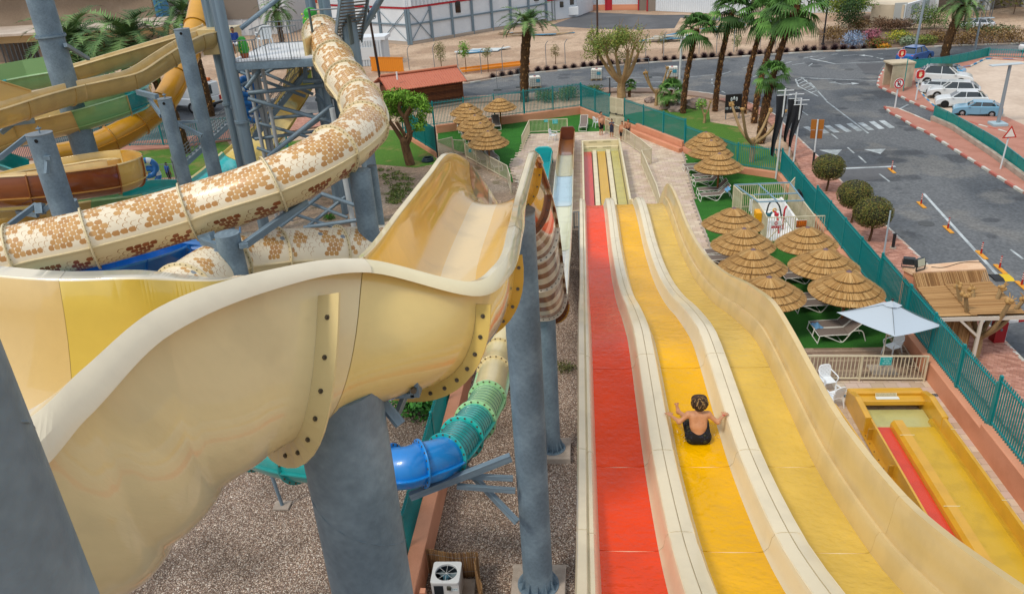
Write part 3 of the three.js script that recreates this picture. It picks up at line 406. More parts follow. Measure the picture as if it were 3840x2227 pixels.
// ---------- tubular steel pillars ----------
// each with spiral weld seam, cap plate and base with stiffeners
function pillar(name, label, x, z, y0, y1, r, { cap = true, base = true, ring = 0, group, gm = galv } = {}) {
const t = thing(name, label, 'pillar', [x, 0, z], 0, group);
const g = new THREE.CylinderGeometry(r, r, y1 - y0, 28, Math.ceil((y1 - y0))); g.rotateY(Math.PI).translate(0, (y1 + y0) / 2, 0); const u = g.attributes.uv; for (let i = 0; i < u.count; i++) u.setXY(i, u.getX(i) * r * 6.28, u.getY(i) * (y1 - y0)); mesh('shaft', g, gm, t);
const sp = []; for (let i = 0, n = Math.floor((y1 - y0) * 10); i <= n; i++) { const y = y0 + i / 10, a = y / (r * 4.4) * Math.PI * 2; sp.push([Math.cos(a) * (r + .001), y, Math.sin(a) * (r + .001)]); } if (sp.length > 3) mesh('weld_seam', pipe(sp, .006, sp.length, 4), galv, t);
if (cap) { mesh('cap_plate', new THREE.CylinderGeometry(r + .012, r + .012, .03, 28).translate(0, y1 + .016, 0), steel, t); mesh('lifting_lug', [rod([r * .1, y1, 0], [r * .1, y1 + .28, 0], .025, .025, 8), cbox(.14, .05, .14, r * .1, y1 + .2, 0, .01)], galv, t); mesh('drain_hole', new THREE.CylinderGeometry(.07, .07, .02, 14).rotateX(Math.PI / 2).translate(r * .25, y1 - .16, r * .965), MS({ color: 0x0c0c0e, roughness: 1 }), t); }
if (base) { mesh('base_plate', new THREE.CylinderGeometry(r + .16, r + .16, .05, 28).translate(0, y0 + .19, 0), galv, t); for (let i = 0; i < 12; i++) { const a = i / 12 * 6.283; mesh('stiffener', ext([[0, 0], [.13, 0], [.02, .3], [0, .3]], .02).rotateY(-a).translate(Math.cos(a) * r, y0 + .21, Math.sin(a) * r), galv, t); } mesh('footing', cbox(r * 2 + .65, .22, r * 2 + .65, 0, y0 + .08, 0, .02), concrete, t); }
if (ring) { mesh('joint_ring', new THREE.CylinderGeometry(r + .1, r + .1, .09, 28).translate(0, ring, 0), galv, t); mesh('bolt_row', [...Array(22)].map((_, i) => { const a = i / 22 * 6.283; return rod([Math.cos(a) * (r + .05), ring - .1, Math.sin(a) * (r + .05)], [Math.cos(a) * (r + .05), ring + .1, Math.sin(a) * (r + .05)], .018, .018, 6); }), galv, t); }
return t;
}
pillar('steel_pillar', 'tall blue-grey steel pillar beside the yellow trough of the striped slide', -1.38, -15.24, 0, 10.5, .385);
pillar('steel_pillar', 'shorter grey steel pillar bolted under the striped chute', -1.16, -21.07, 0, 6.3, .25);
pillar('steel_pillar', 'thick galvanised pillar under the cream curve of the trough slide', -2.0, -5.2, 0, 12.72, .36, { cap: false });
pillar('steel_pillar', 'dark mottled pillar close against the cream curve of the trough slide', -1.95, -1.75, 0, 15.6, .28, { cap: false });
{ // bracket under the curve, braces from the tall pillar
const b = thing('support_bracket', 'bolted steel bracket between thick pillar and underside of trough slide', 'bracket', [-1.72, 12.5, -5.45]); b.scale.setScalar(.75);
mesh('saddle_plate', [cbox(.62, .06, .16, .1, 0, .05, .01), cbox(.1, .14, .16, -.2, .05, .05, .01), cbox(.1, .2, .16, .42, .08, .05, .01)], galv, b); mesh('strut', [bar([0, -.02, .1], [.25, -.28, .25], .12, .05), bar([.3, -.02, -.1], [.1, -.45, -.2], .1, .05)], galv, b); mesh('bolt_row', [rod([-.22, .05, .12], [-.22, .05, .18], .035, .035, 6), rod([.42, .1, .12], [.42, .1, .18], .035, .035, 6)], boltMat, b);
}
// ---------- scale-patterned raft tubes ----------
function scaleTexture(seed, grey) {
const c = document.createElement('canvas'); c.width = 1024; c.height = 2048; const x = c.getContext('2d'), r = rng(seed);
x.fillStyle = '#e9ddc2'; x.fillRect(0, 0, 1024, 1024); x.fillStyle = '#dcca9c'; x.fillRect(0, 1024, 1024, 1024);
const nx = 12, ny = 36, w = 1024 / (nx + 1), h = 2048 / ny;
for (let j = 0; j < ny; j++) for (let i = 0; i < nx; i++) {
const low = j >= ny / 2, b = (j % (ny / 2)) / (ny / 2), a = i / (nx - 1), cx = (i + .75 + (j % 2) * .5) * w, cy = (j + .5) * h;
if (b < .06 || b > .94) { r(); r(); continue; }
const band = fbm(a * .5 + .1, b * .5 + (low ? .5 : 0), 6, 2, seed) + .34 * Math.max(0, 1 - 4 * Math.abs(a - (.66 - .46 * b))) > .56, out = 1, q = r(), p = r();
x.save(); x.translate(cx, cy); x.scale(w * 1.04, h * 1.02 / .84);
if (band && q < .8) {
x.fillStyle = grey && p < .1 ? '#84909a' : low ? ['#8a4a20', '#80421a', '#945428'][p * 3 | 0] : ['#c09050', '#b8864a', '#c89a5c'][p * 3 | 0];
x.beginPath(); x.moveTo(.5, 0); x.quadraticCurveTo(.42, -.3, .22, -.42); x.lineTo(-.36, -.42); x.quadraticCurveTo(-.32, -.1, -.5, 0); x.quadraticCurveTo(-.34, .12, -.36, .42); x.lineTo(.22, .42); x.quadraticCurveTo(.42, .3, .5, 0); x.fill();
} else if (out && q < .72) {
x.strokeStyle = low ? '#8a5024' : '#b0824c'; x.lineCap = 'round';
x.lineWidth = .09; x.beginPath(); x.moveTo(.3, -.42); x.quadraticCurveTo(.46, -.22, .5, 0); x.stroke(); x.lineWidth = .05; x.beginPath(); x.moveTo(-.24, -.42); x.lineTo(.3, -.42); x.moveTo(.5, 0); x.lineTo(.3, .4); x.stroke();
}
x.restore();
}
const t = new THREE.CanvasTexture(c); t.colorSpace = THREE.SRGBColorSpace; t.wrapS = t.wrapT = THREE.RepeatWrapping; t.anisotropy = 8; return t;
}
function tubeFrame(cv, t, n) { const p = cv.getPoint(clamp(t / n)), T = cv.getTangent(clamp(t / n)); const s = new THREE.Vector3().crossVectors(T, UP).normalize(), u = new THREE.Vector3().crossVectors(s, T); return { p, T, s, u }; }
function tubeSection(cv, n, t0, t1, r, nu = 10, nv = 36, a0 = 0, a1 = Math.PI * 2) {
const pos = [], nor = [], uv = [], ix = [];
for (let i = 0; i <= nu; i++) { const f = tubeFrame(cv, lerp(t0, t1, i / nu), n); for (let j = 0; j <= nv; j++) { const a = lerp(a0, a1, j / nv), d = f.s.clone().multiplyScalar(Math.cos(a)).addScaledVector(f.u, Math.sin(a)), p = f.p.clone().addScaledVector(d, r); pos.push(p.x, p.y, p.z); nor.push(d.x, d.y, d.z); uv.push(i / nu, 1 - a / (Math.PI * 2)); } }
const m = nv + 1; for (let i = 0; i < nu; i++) for (let j = 0; j < nv; j++) { const a = i * m + j; ix.push(a, a + m, a + 1, a + 1, a + m, a + m + 1); }
const g = new THREE.BufferGeometry(); g.setAttribute('position', new THREE.Float32BufferAttribute(pos, 3)); g.setAttribute('normal', new THREE.Float32BufferAttribute(nor, 3)); g.setAttribute('uv', new THREE.Float32BufferAttribute(uv, 2)); g.setIndex(ix); return g.toNonIndexed();
}
function ringGeo(f, r, h = .11, th = .07) {
const g = lathe([[r - .02, -th / 2], [r + h, -th / 2], [r + h + .008, 0], [r + h, th / 2], [r - .02, th / 2]], 40), X = f.s.clone(), Z = new THREE.Vector3().crossVectors(X, f.T).normalize();
g.applyMatrix4(new THREE.Matrix4().makeBasis(X, f.T, Z).setPosition(f.p)); return g;
}
function ringBolts(f, r, n, br, th) { const L = []; for (let i = 0; i < n; i++) { const a = i / n * 6.283, c = f.p.clone().addScaledVector(f.s, Math.cos(a) * r).addScaledVector(f.u, Math.sin(a) * r); L.push(rod(c.clone().addScaledVector(f.T, -th / 2 - .012), c.clone().addScaledVector(f.T, th / 2 + .012), br, br, 6)); } return L; }
const rustBolt = MS({ color: 0x6b5a45, roughness: .6, metalness: .5 });
function tubeSlide(name, label, pts, r, mats, flangeM, { nbolt = 34, br = .022, h = .11, th = .07, seam = true, seamH = .09, category = 'water slide' } = {}) {
const t = thing(name, label, category), cv = curve(pts), n = pts.length - 1, M = Array.isArray(mats) ? mats : [mats];
for (let i = 0; i < n; i++) mesh('tube_section', tubeSection(cv, n, i, i + 1, r), M[Math.min(i, M.length - 1)], t);
for (let i = 0; i <= n; i++) { const f = tubeFrame(cv, i, n), fl = mesh('flange', ringGeo(f, r, h, th), Array.isArray(flangeM) ? flangeM[Math.min(i, flangeM.length - 1)] : flangeM, t); const b = mesh('bolt_row', ringBolts(f, r + h * .55, nbolt, br, th), rustBolt, fl); b.userData.kind = 'stuff'; }
if (seam) for (const a of [0, Math.PI]) for (let i = 0; i < n; i++) { const P = []; for (let k = 0; k <= 8; k++) { const f = tubeFrame(cv, lerp(i + .01, i + .99, k / 8), n); P.push(f.p.clone().addScaledVector(f.s, Math.cos(a) * (r + seamH * .4))); } const L = []; for (let k = 0; k < 8; k++) L.push(bar(P[k], P[k + 1], seamH, .035)); mesh('seam_rib', L, Array.isArray(flangeM) ? flangeM[Math.min(i, flangeM.length - 1)] : flangeM, t); }
return t;
}
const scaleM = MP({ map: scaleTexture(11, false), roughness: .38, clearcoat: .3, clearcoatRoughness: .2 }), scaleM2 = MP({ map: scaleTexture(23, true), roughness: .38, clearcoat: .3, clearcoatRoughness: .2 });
const tubeCream = fib(0xdfd0a6, .4);
const tubeApts = [[-14.56,10.53,-45.55], [-12.99,9.63,-42.03], [-11.9,8.89,-39.99], [-10.5,8.38,-37.21], [-9.32,8.2,-33], [-9.47,8.19,-28.96], [-11.2,7.68,-26.74], [-14.19,7.03,-25.89], [-16.86,6.86,-23.96], [-18.87,6.76,-22.92], [-21.75,6.35,-21.53]];
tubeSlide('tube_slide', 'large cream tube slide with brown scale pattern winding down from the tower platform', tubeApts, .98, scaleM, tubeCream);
const tubeBpts = [[-5.4,3.19,-31.18], [-7.91,3.72,-30.07], [-9.78,4.27,-28.46], [-11.58,4.87,-26.89], [-12.83,5.19,-25.36], [-13.17,5.39,-22.51], [-12.95,5.55,-19.82]];
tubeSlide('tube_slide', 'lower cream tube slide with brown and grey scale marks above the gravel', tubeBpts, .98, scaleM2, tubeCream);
// small body tube: blue, teal, green and cream lengths down to the teal pool
{
const pts = [[-9.31,2.97,-17.26], [-7.39,3.85,-15.66], [-4.62,4.42,-14.66], [-3.94,4.48,-14.76], [-3.46,4.24,-15.36], [-3.23,4.02,-16.39], [-3.08,3.58,-17.76], [-3.04,2.79,-20.06], [-3.11,2.21,-22.56], [-3.28,1.31,-25.46], [-2.95, 1.0, -34], [-2.85, .85, -40], [-2.8, .82, -45]];
const cm = [fib(0x14908f), fib(0x14908f), fib(0x0a80d6), fib(0x0c8ade), fib(0x0fa3a6), fib(0x25c0b8), fib(0xa2dca0), fib(0xe0d2a0), fib(0xe0d2a0)];
const t = tubeSlide('body_tube_slide', 'narrow tube slide in blue, teal, green and cream lengths beside the salmon wall', pts, .5, cm, [...cm.slice(0, 7), fib(0x9ccf9a), fib(0xdccb98)], { nbolt: 18, br: .028, h: .085, th: .06 });
const cv = curve(pts), n = pts.length - 1; for (const [a, b, m] of [[4, 6, 0x2b5f62], [6, 7, 0x3f6f66]]) for (let k = a; k < b; k++) for (let j = 1; j < 8; j++) { const f = tubeFrame(cv, k + j / 8, n); mesh('stripe_ring', ringGeo(f, .5, .004, .03), fib(m), t); }
}
{ // teal receiving pool
const t = thing('teal_runout', 'teal open trough of water where the narrow tube ends beside the tiled deck', 'water slide', [0, 0, 0]), m = fib(0x16b0b4, .3);
const P = troughPath([S([-3.3, .82, -44.8], [-2.3, .82, -44.8], .7, .4), S([-3.3, .8, -48], [-2.27, .8, -48], .7, .4), S([-3.3, .8, -52], [-2.22, .8, -52], .7, .4), S([-3.28, .85, -54.2], [-2.2, .85, -54.2], .75, .4)]);
mesh('channel', trough(P, 0, 3, [0x16b0b4, 0x1290a0, 0x1fbcc0], { lip: .12, lipH: .3, nt: 14, per: 3 }), fibV, t); mesh('end_wall', ext([[-.62, 0], [.62, 0], [.62, .7], [.52, .98], [.3, 1.08], [-.3, 1.08], [-.52, .98], [-.62, .7]], .14, .05).translate(-2.74, .05, -54.35), m, t);
struct('water', sheetGeo(rectXZ(-3.25, -2.28, -44.9, -54.2), .5), waterM);
}
// ---------- open fibreglass troughs on the left ----------
// stations from rim points: near rim given, far rim offset by `off`
const rimPath = (pts, off, sag, e) => troughPath(pts.map((p, i) => { const a = pts[Math.max(0, i - 1)], b = pts[Math.min(pts.length - 1, i + 1)], l = Math.hypot(b[0] - a[0], b[2] - a[2]), w = -off[2] * Math.sign(a[0] - b[0]); return S([p[0] + (b[2] - a[2]) / l * w * -1, p[1] + off[1], p[2] + (b[0] - a[0]) / l * w], p, sag, e); }));
function ribs(P, list, col, t, h = .05) { for (const k of list) { const f = flange(P, k, { h, th: .05, bolts: 0, k0: .02, k1: .98, nt: 16 }); mesh('flange', f.plate, fib(col), t); } }
{ // upper wavy beige slide
const P = rimPath([[-20.72,10.88,-46.31], [-20.85,10.94,-45.65], [-21.2,10.91,-45.04], [-21.81,10.62,-43.83], [-22.59,10.17,-42.86], [-23.42,9.62,-41.39], [-24.28,9.53,-40.14], [-25.24,9.48,-38.9], [-25.78,9.48,-36.61], [-26.42,9.38,-34.26], [-27.39,9.23,-32.97]], [.3, .05, -1.1], .95);
const t = thing('flume_slide', 'beige open slide waving down from the tower platform, high side panel at its lower end', 'water slide');
mesh('slide_section', trough(P, 0, 3, [0xd6bd84, 0xc9ad6e, 0xdcc389], { lip: .1, per: 5 }), fibV, t); mesh('slide_section', trough(P, 3.01, 6.9, [0xd6bd84, 0xc4a868, 0xdcc389], { lip: .1, per: 5 }), fibV, t); mesh('slide_section', trough(P, 6.92, 10, [0xd6bd84, 0xc4a868, 0xdcc389], { lip: .1, per: 5 }), fibV, t);
ribs(P, [2, 3.7, 5.2, 7.2, 8.4, 9.4], 0xbfa468, t);
const q = [10, 9.4, 8.6, 7.9].map(k => P.at(k)), pan = []; for (let i = 0; i < 3; i++) { const a = q[i].L, b = q[i + 1].L, ha = 1.0, hb = i === 2 ? .1 : 1.0; const g = new THREE.BufferGeometry().setFromPoints([a, b, b.clone().setY(b.y + hb), a, b.clone().setY(b.y + hb), a.clone().setY(a.y + ha)]); g.computeVertexNormals(); pan.push(g, g.clone().translate(0, 0, -.06)); pan.push(bar(a.clone().setY(a.y + ha), b.clone().setY(b.y + hb), .1, .06)); }
mesh('side_panel', pan, fib(0xcfb272), t);
mesh('start_tub', ext([[-.9, 0], [.9, 0], [1.0, 1.3], [-1.0, 1.35]], 1.5, .05).rotateY(.1).translate(...mix3([-21.01,10.38,-45.81], [-21.29,10.31,-46.42], .5)).translate(.2, -.65, -.6), fib(0xd9c48c), t);
}
{
const P = rimPath([[-21.9,11.04,-48.39], [-22.19,10.97,-47.77], [-23.49,10.69,-47.04], [-24.79,10.43,-46.11], [-26.99,10,-45.01], [-29.44,9.53,-44.07], [-31.22,9.38,-43.37], [-32.26,9.31,-42.56], [-33.32,9.27,-41.31]], [.25, .05, -1.05], .9);
const t = thing('flume_slide', 'straight beige open slide turning pale green at its lower end', 'water slide');
mesh('slide_section', trough(P, 0, 5, [0xd6bd84, 0xc4a868, 0xdcc389], { lip: .1, per: 4 }), fibV, t); mesh('slide_section', trough(P, 5.01, 6.8, [0x9bc48a, 0x87b478, 0xa7cc98], { lip: .1, per: 4 }), fibV, t); mesh('slide_section', trough(P, 6.81, 8, [0x22a0a2, 0x1b9799, 0x2fb0b0], { lip: .1, per: 4 }), fibV, t);
ribs(P, [1.2, 2.4, 3.6, 4.8], 0xbfa468, t, .04);
const pan = [], q = [8, 7, 6, 5.4, 5].map(k => P.at(k)); for (let i = 0; i < 4; i++) { const a = q[i].R, b = q[i + 1].R, ha = .85, hb = i === 3 ? .05 : .85; const g = new THREE.BufferGeometry().setFromPoints([a, b, b.clone().setY(b.y + hb), a, b.clone().setY(b.y + hb), a.clone().setY(a.y + ha)]); g.computeVertexNormals(); pan.push(g, g.clone().translate(0, 0, -.06)); } mesh('side_panel', pan, fib(0x8fbf80), t);
}
{ // looping beige, green and teal
const P = troughPath([S([-31.04,7.5,-37.33], [-29.88,7.63,-35.84], 1.25), S([-30.1,7.85,-38.72], [-28.94,7.92,-37.09], 1.25), S([-28.7,8.04,-39.63], [-27.54,8.07,-37.97], 1.25), S([-27.3,8.18,-40.51], [-26.21,8.21,-38.85], 1.25), S([-26.08,8.41,-41.42], [-25,8.4,-39.74], 1.25), S([-25.23,8.51,-42.45], [-24.17,8.53,-40.78], 1.2), S([-25.38,8.37,-43.48], [-23.97,8.55,-42.6], 1.15), S([-26.15,8.31,-44.27], [-25.8,8.3,-45.64], 1.1), S([-27.38,8.17,-44.74], [-28.33,8.11,-46.4], 1.1), S([-28.91,7.98,-44.94], [-29.9,7.91,-46.59], 1.1)]);
const t = thing('flume_slide', 'looping open slide changing from beige to green to teal at its bend', 'water slide'), o = { lip: .07, per: 6, nt: 18 };
mesh('slide_section', trough(P, 0, 3, [0xd8c187, 0xc9ad6e, 0xd8c187], o), fibV, t); mesh('slide_section', trough(P, 3.01, 5.0, [0x97c187, 0x7fb072, 0x97c187], o), fibV, t); mesh('slide_section', trough(P, 5.01, 9, [0x1fa9aa, 0x14898e, 0x35b6b6], o), fibV, t);
ribs(P, [1.3, 3, 5], 0xb9a268, t, .07); for (const [a, b, c] of [[0, 3, 0xd0b878], [3, 5, 0x8cba7c], [5, 7, 0x1a9a9c]]) { const L = []; for (let k = a; k < b; k += .25) { const p = troughLoop(P, k, { nt: 18, lip: 0 }).out[14], q = troughLoop(P, Math.min(b, k + .25), { nt: 18, lip: 0 }).out[14]; L.push(bar(p, q, .12, .05)); } mesh('seam_rib', L, fib(c), t); }
}
{ // golden chute curling down behind the pillars
const pts = [[-25.28,13.24,-56.38], [-25.32,11.8,-54.55], [-25.2,10.54,-52.83], [-25.28,9.15,-51.03], [-25.43,8.02,-49.34], [-25.87,6.76,-47.57], [-26.82,5.9,-45.93], [-27.97,5.36,-44.43], [-29.24,5.01,-43.01], [-30.1,5.03,-41.81]];
tubeSlide('chute_slide', 'golden yellow closed chute curling down behind the grey pillars', pts, .74, fib(0xd39a1c, .35), fib(0xc48c1a, .4), { nbolt: 20, br: .02, h: .07, th: .06, seamH: .08 });
}
{ // tan and brown loop
const P = troughPath([S([-26.98,7.11,-31.53], [-25.43,7.48,-29.64], 1.35), S([-25.6,6.99,-31.84], [-24.13,7.44,-29.97], 1.35), S([-24.15,6.98,-32.2], [-22.77,7.38,-30.31], 1.35), S([-22.71,7.01,-32.82], [-21.34,7.33,-30.88], 1.35), S([-21.62,7.01,-33.38], [-20.16,7.28,-31.65], 1.35), S([-21.27,6.92,-33.93], [-19.79,7.2,-32.77], 1.3), S([-21.57,6.79,-34.51], [-20.52,6.93,-34.57], 1.25), S([-22.23,6.71,-34.95], [-22.03,6.68,-36.3], 1.2), S([-23.18,6.63,-35.04], [-23.64,6.49,-37.16], 1.2), S([-24.74,6.49,-34.81], [-26.18,6.27,-37.01], 1.2), S([-26.22,6.45,-34.42], [-27.75,6.09,-36.54], 1.15), S([-27.47,6.37,-33.8], [-28.96,5.94,-35.67], 1.1)]);
const t = thing('flume_slide', 'tan open slide with brown outer wall making a hairpin turn', 'water slide'), o = { lip: .07, per: 6, nt: 18 };
mesh('slide_section', trough(P, 0, 1.7, [0xcfb270, 0x8c4a1a, 0xd0b478], o), fibV, t); mesh('slide_section', trough(P, 1.71, 4.1, [0xcfb270, 0x85420f, 0xb98a3e], o), fibV, t); mesh('slide_section', trough(P, 4.11, 7.6, [0xc9961e, 0xcdaa58, 0xd9bf80], o), fibV, t); mesh('slide_section', trough(P, 7.61, 11, [0xd2b468, 0xcdaa58, 0xd9bf80], o), fibV, t);
ribs(P, [1.7, 4.1, 5.4], 0x9a5a20, t, .07); for (const [a, b, c] of [[0, 4.1, 0xc08b45], [4.1, 7, 0xd4b566]]) { const L = []; for (let k = a; k < b; k += .2) { const p = troughLoop(P, k, { nt: 18, lip: 0 }).out[14], q = troughLoop(P, Math.min(b, k + .2), { nt: 18, lip: 0 }).out[14]; L.push(bar(p, q, .14, .05)); } mesh('seam_rib', L, fib(c), t); }
}
{ // green and teal piece below the loop
const P = rimPath([[-26.75,5.49,-31.21], [-25.52,5.21,-32.32], [-24.59,4.95,-33.41], [-23.67,4.79,-34.54], [-22.37,4.33,-36.69], [-21.86,4.04,-38.83], [-21.44,3.44,-40.82]], [.1, .25, -1.3], .8);
const t = thing('flume_slide', 'low open slide in beige, green and teal passing under the brown hairpin', 'water slide'), o = { lip: .1, per: 5 };
mesh('slide_section', trough(P, 0, 3, [0xd4c07c, 0xcfb872, 0xd8c890], o), fibV, t); mesh('slide_section', trough(P, 3.01, 4, [0x86be84, 0x74ae72, 0x98c890], o), fibV, t); mesh('slide_section', trough(P, 4.01, 6, [0x18a8a6, 0x149a98, 0x3ab8b4], o), fibV, t);
}
{ // blue trough under the big tube
const P = rimPath([[-17.6,6.25,-21.36], [-16.97,6.03,-22.43], [-16.44,5.73,-23.9], [-15.96,5.43,-25.37], [-15.6,5.19,-26.86], [-15.53,4.96,-28.32], [-16.08,4.58,-30.08]], [-.1, .1, -1.5], .95);
const t = thing('flume_slide', 'bright blue open slide running under the scale-patterned tube', 'water slide'), o = { lip: .08, per: 5 };
mesh('slide_section', trough(P, 0, .9, [0x1aa6a8, 0x148c90, 0x1aa6a8], o), fibV, t); mesh('slide_section', trough(P, .91, 3, [0x1c80d8, 0x1774cc, 0x2e90e0], o), fibV, t); mesh('slide_section', trough(P, 3.01, 6, [0x1c80d8, 0x1774cc, 0x2e90e0], o), fibV, t); ribs(P, [3], 0x1a66b8, t, .07);
}
tag(mesh('flume_slide', trough(rimPath([[-30.51,6.38,-36.84], [-29.41,6.12,-36.83], [-28.65,5.82,-36.76]], [.6, .2, -1], .6), 0, 2, [0x1ba8aa, 0x14888c, 0x4ac0c0], { lip: .1 }), fibV), 'short teal open slide by the dark railings behind the brown hairpin', 'water slide');
tag(mesh('flume_slide', trough(rimPath([[-23.73,5.47,-29.28], [-23.5,5.24,-30.31], [-23.08,4.93,-31.32]], [.1, .2, -1], .5), 0, 2, [0xd8b458, 0xcfa648, 0xe0c478], { lip: .1 }), fibV), 'stub of yellow slide on the ground below the brown hairpin', 'water slide');
{ // wide family slide behind the tower, teal wave print at the bottom
const P = troughPath([S([-17.14,9,-47.16], [-15.8,8.6,-46.92], .35, .3), S([-19.05,7,-50.64], [-17.53,6.6,-50.91], .35, .3), S([-21.28,5,-53.73], [-19.37,4.6,-52.49], .35, .3), S([-23.79,3.2,-55.2], [-20.96,3,-53.07], .35, .3), S([-26.1,1.7,-55.99], [-22.75,1.5,-52.79], .35, .3), S([-27.6,0.5,-51.48], [-24.1,0.45,-49.57], .35, .3), S([-28.34,0.5,-49.39], [-24.85,0.45,-47.61], .35, .3)]);
const t = thing('family_slide', 'wide pale yellow slide behind the tower ending in teal wave print', 'water slide');
mesh('slide_section', trough(P, 0, 2.4, [0xdcc677, 0xc9a94e, 0xd8c070], { lip: .12, per: 5 }), fibV, t); mesh('slide_section', trough(P, 2.41, 4.2, [0xdcc677, 0xc9a94e, 0xd8c070], { lip: .12, per: 5 }), fibV, t); mesh('slide_section', trough(P, 4.21, 6, [0x23b4bc, 0xc9b35e, 0xd2c788], { lip: .4, per: 5 }), fibV, t);
for (let k = 0; k < 5; k++) { const z = []; for (let i = 0; i <= 6; i++) { const s = P.at(4.5 + i * .2), p = s.L.clone().lerp(s.R, .14 + k * .17 + (i % 2 ? .05 : 0)); p.y -= .3; z.push(p); } mesh('wave_print', pipe(z, .05, 20, 4), fib(0xdfeef0), t); }
}
// ---------- pillars on the left ----------
const PG = 'grey steel pillars among the left-hand slides';
{
const pl = (label, p, r, y1, o) => pillar('steel_pillar', label, p[0], p[2], 0, y1, r, o);
pl('massive dark grey pillar with a bolted ring rising past the beige slides', [-26.65,11.43,-39.71], .62, 22, { cap: false, base: false, ring: [-26.82,11.82,-39.88][1] });
pl('capped grey pillar standing in front of the brown hairpin slide', [-19.6,8.84,-26.88], .44, [-19.86,9.84,-27.34][1]);
pl('slim capped blue-grey pillar in front of the golden chute', [-19.98,7.67,-36.88], .33, [-20.35,8.98,-37.49][1]);
pl('dark grey pillar rising in front of the shaggy palm trunk', [-19.64,8.42,-39.52], .37, [-20.35,11.82,-41.11][1]);
pl('thick grey pillar carrying the scale-patterned tube above the blue slide', [-12.22,5.96,-24.45], .42, [-12.44,6.72,-24.8][1], { cap: false });
pl('blue-grey pillar under the bend of the scale-patterned tube', [-8.6,6.26,-29], .42, [-8.74,7.43,-29.56][1], { cap: false });
pl('slender blue-grey pillar next to the tube bend by the pebbles', [-8.63,5.61,-30.91], .2, [-8.76,7.05,-31.6][1], { cap: false });
pl('stub of grey pillar below the brown hairpin slide', [-21.48,5.99,-29.77], .42, [-21.56,6.33,-29.92][1], { cap: false });
}
{ // brackets tying pillars to slides
const br = (label, list) => { const t = thing('steel_outrigger', label, 'bracket'); for (const [a, b, w] of list) mesh('arm', bar(a, b, w, w * 1.2), galv, t); return t; };
br('steel arm from capped pillar up to the looping beige slide', [[[-20.3,9.71,-27.23], [-21.11,9.11,-26.41], .14]]);
br('forked steel arm from slim pillar to the beige slide', [[[-20.59,9,-37.36], [-22.69,8.9,-39.44], .2], [[-20.39,8.15,-36.96], [-21.89,8.71,-38.87], .16]]);
br('steel arm from massive pillar to the straight beige slide', [[[-25.77,11.39,-39.33], [-27.37,10.12,-43.46], .16]]);
br('long steel arm under the upper scale-patterned tube', [[[-10.34,6.79,-27.4], [-11.67,6.28,-24.44], .2], [[-11.68,6.32,-24.24], [-11.46,6.34,-24.27], .12]]);
br('bolted steel arm between thick pillar and scale-patterned tube', [[[-13.33,6.36,-24.76], [-12.16,6.21,-24.14], .2], [[-13.56,6.29,-25.15], [-12.86,6.58,-24.69], .22], [[-11.71,6.32,-24.24], [-11.63,6.21,-25.31], .16]]);
br('hanging steel post on the capped pillar by the brown hairpin', [[[-19.33,9.03,-26.55], [-19.38,8.52,-26.3], .12], [[-19.38,9.06,-26.45], [-19.16,9.05,-26.47], .12]]);
br('angled steel arm between dark pillar and slim pillar', [[[-20.53,7.5,-38.42], [-19.37,7.46,-38.52], .1], [[-20.42,7.42,-38.4], [-19.22,6.8,-38.22], .14]]);
br('steel strut frame from tall pillar to the blue body tube', [[[-1.85,4.37,-15.14], [-4.26,3.67,-14.55], .15], [[-1.82,3.85,-15], [-3.06,3.91,-15.02], .1], [[-1.77,3.58,-14.88], [-3.16,3.76,-14.82], .1], [[-1.74,2.9,-14.55], [-3.1,3.75,-15.6], .12]]);
br('steel arm under the brown hairpin slide', [[[-23.5,5.7,-28.3], [-22.8,6.24,-29.75], .16], [[-22.68,6.27,-29.78], [-22.64,5.88,-29.59], .3], [[-22.62,5.94,-29.62], [-22.25,6.16,-29.77], .16], [[-24.34,5.7,-30.44], [-23.04,5.7,-29.91], .14]]);
br('dark steel arm under the blue slide', [[[-16.23,5.09,-24.28], [-16.12,4.98,-25.36], .2], [[-16.2,4.95,-25.34], [-15.72,4.81,-25.32], .18]]);
br('dark steel arm under the looping beige slide', [[[-28.65,7.76,-36.59], [-28.22,8.13,-37.26], .2], [[-28.3,8.13,-37.03], [-27.38,8.1,-37.56], .24]]);
}
{ const t = thing('ground_post', 'thin steel post on a concrete plate beside the gravel', 'post', [-9.44,0,-18.41]); mesh('post', rod([0, 0, 0], [-.25, 3.2, .1], .055, .055, 10), galv, t); mesh('base_plate', cbox(.5, .06, .4, 0, .03, 0, .01), concrete, t); }
// ---------- walls and fences of the rest area ----------
function lowWall(label, path, h, th = .32, step) {
const t = thing('garden_wall', label, 'wall');
for (let i = 1; i < path.length; i++) { const a = v3(path[i - 1]), b = v3(path[i]), d = b.clone().sub(a), L = d.length(), hh = Array.isArray(h) ? h[i - 1] : h, g = cbox(th, hh, L + (step ? 0 : th * .5), 0, 0, 0, .02, Math.atan2(d.x, d.z)).translate((a.x + b.x) / 2, hh / 2 - .02, (a.z + b.z) / 2); mesh('wall_section', metreUV(g), salmonWall, t); }
return t;
}
const pickG = cbox(.034, 1, .034, 0, .5, 0, .004), postG = cbox(.09, 1, .09, 0, .5, 0, .008);
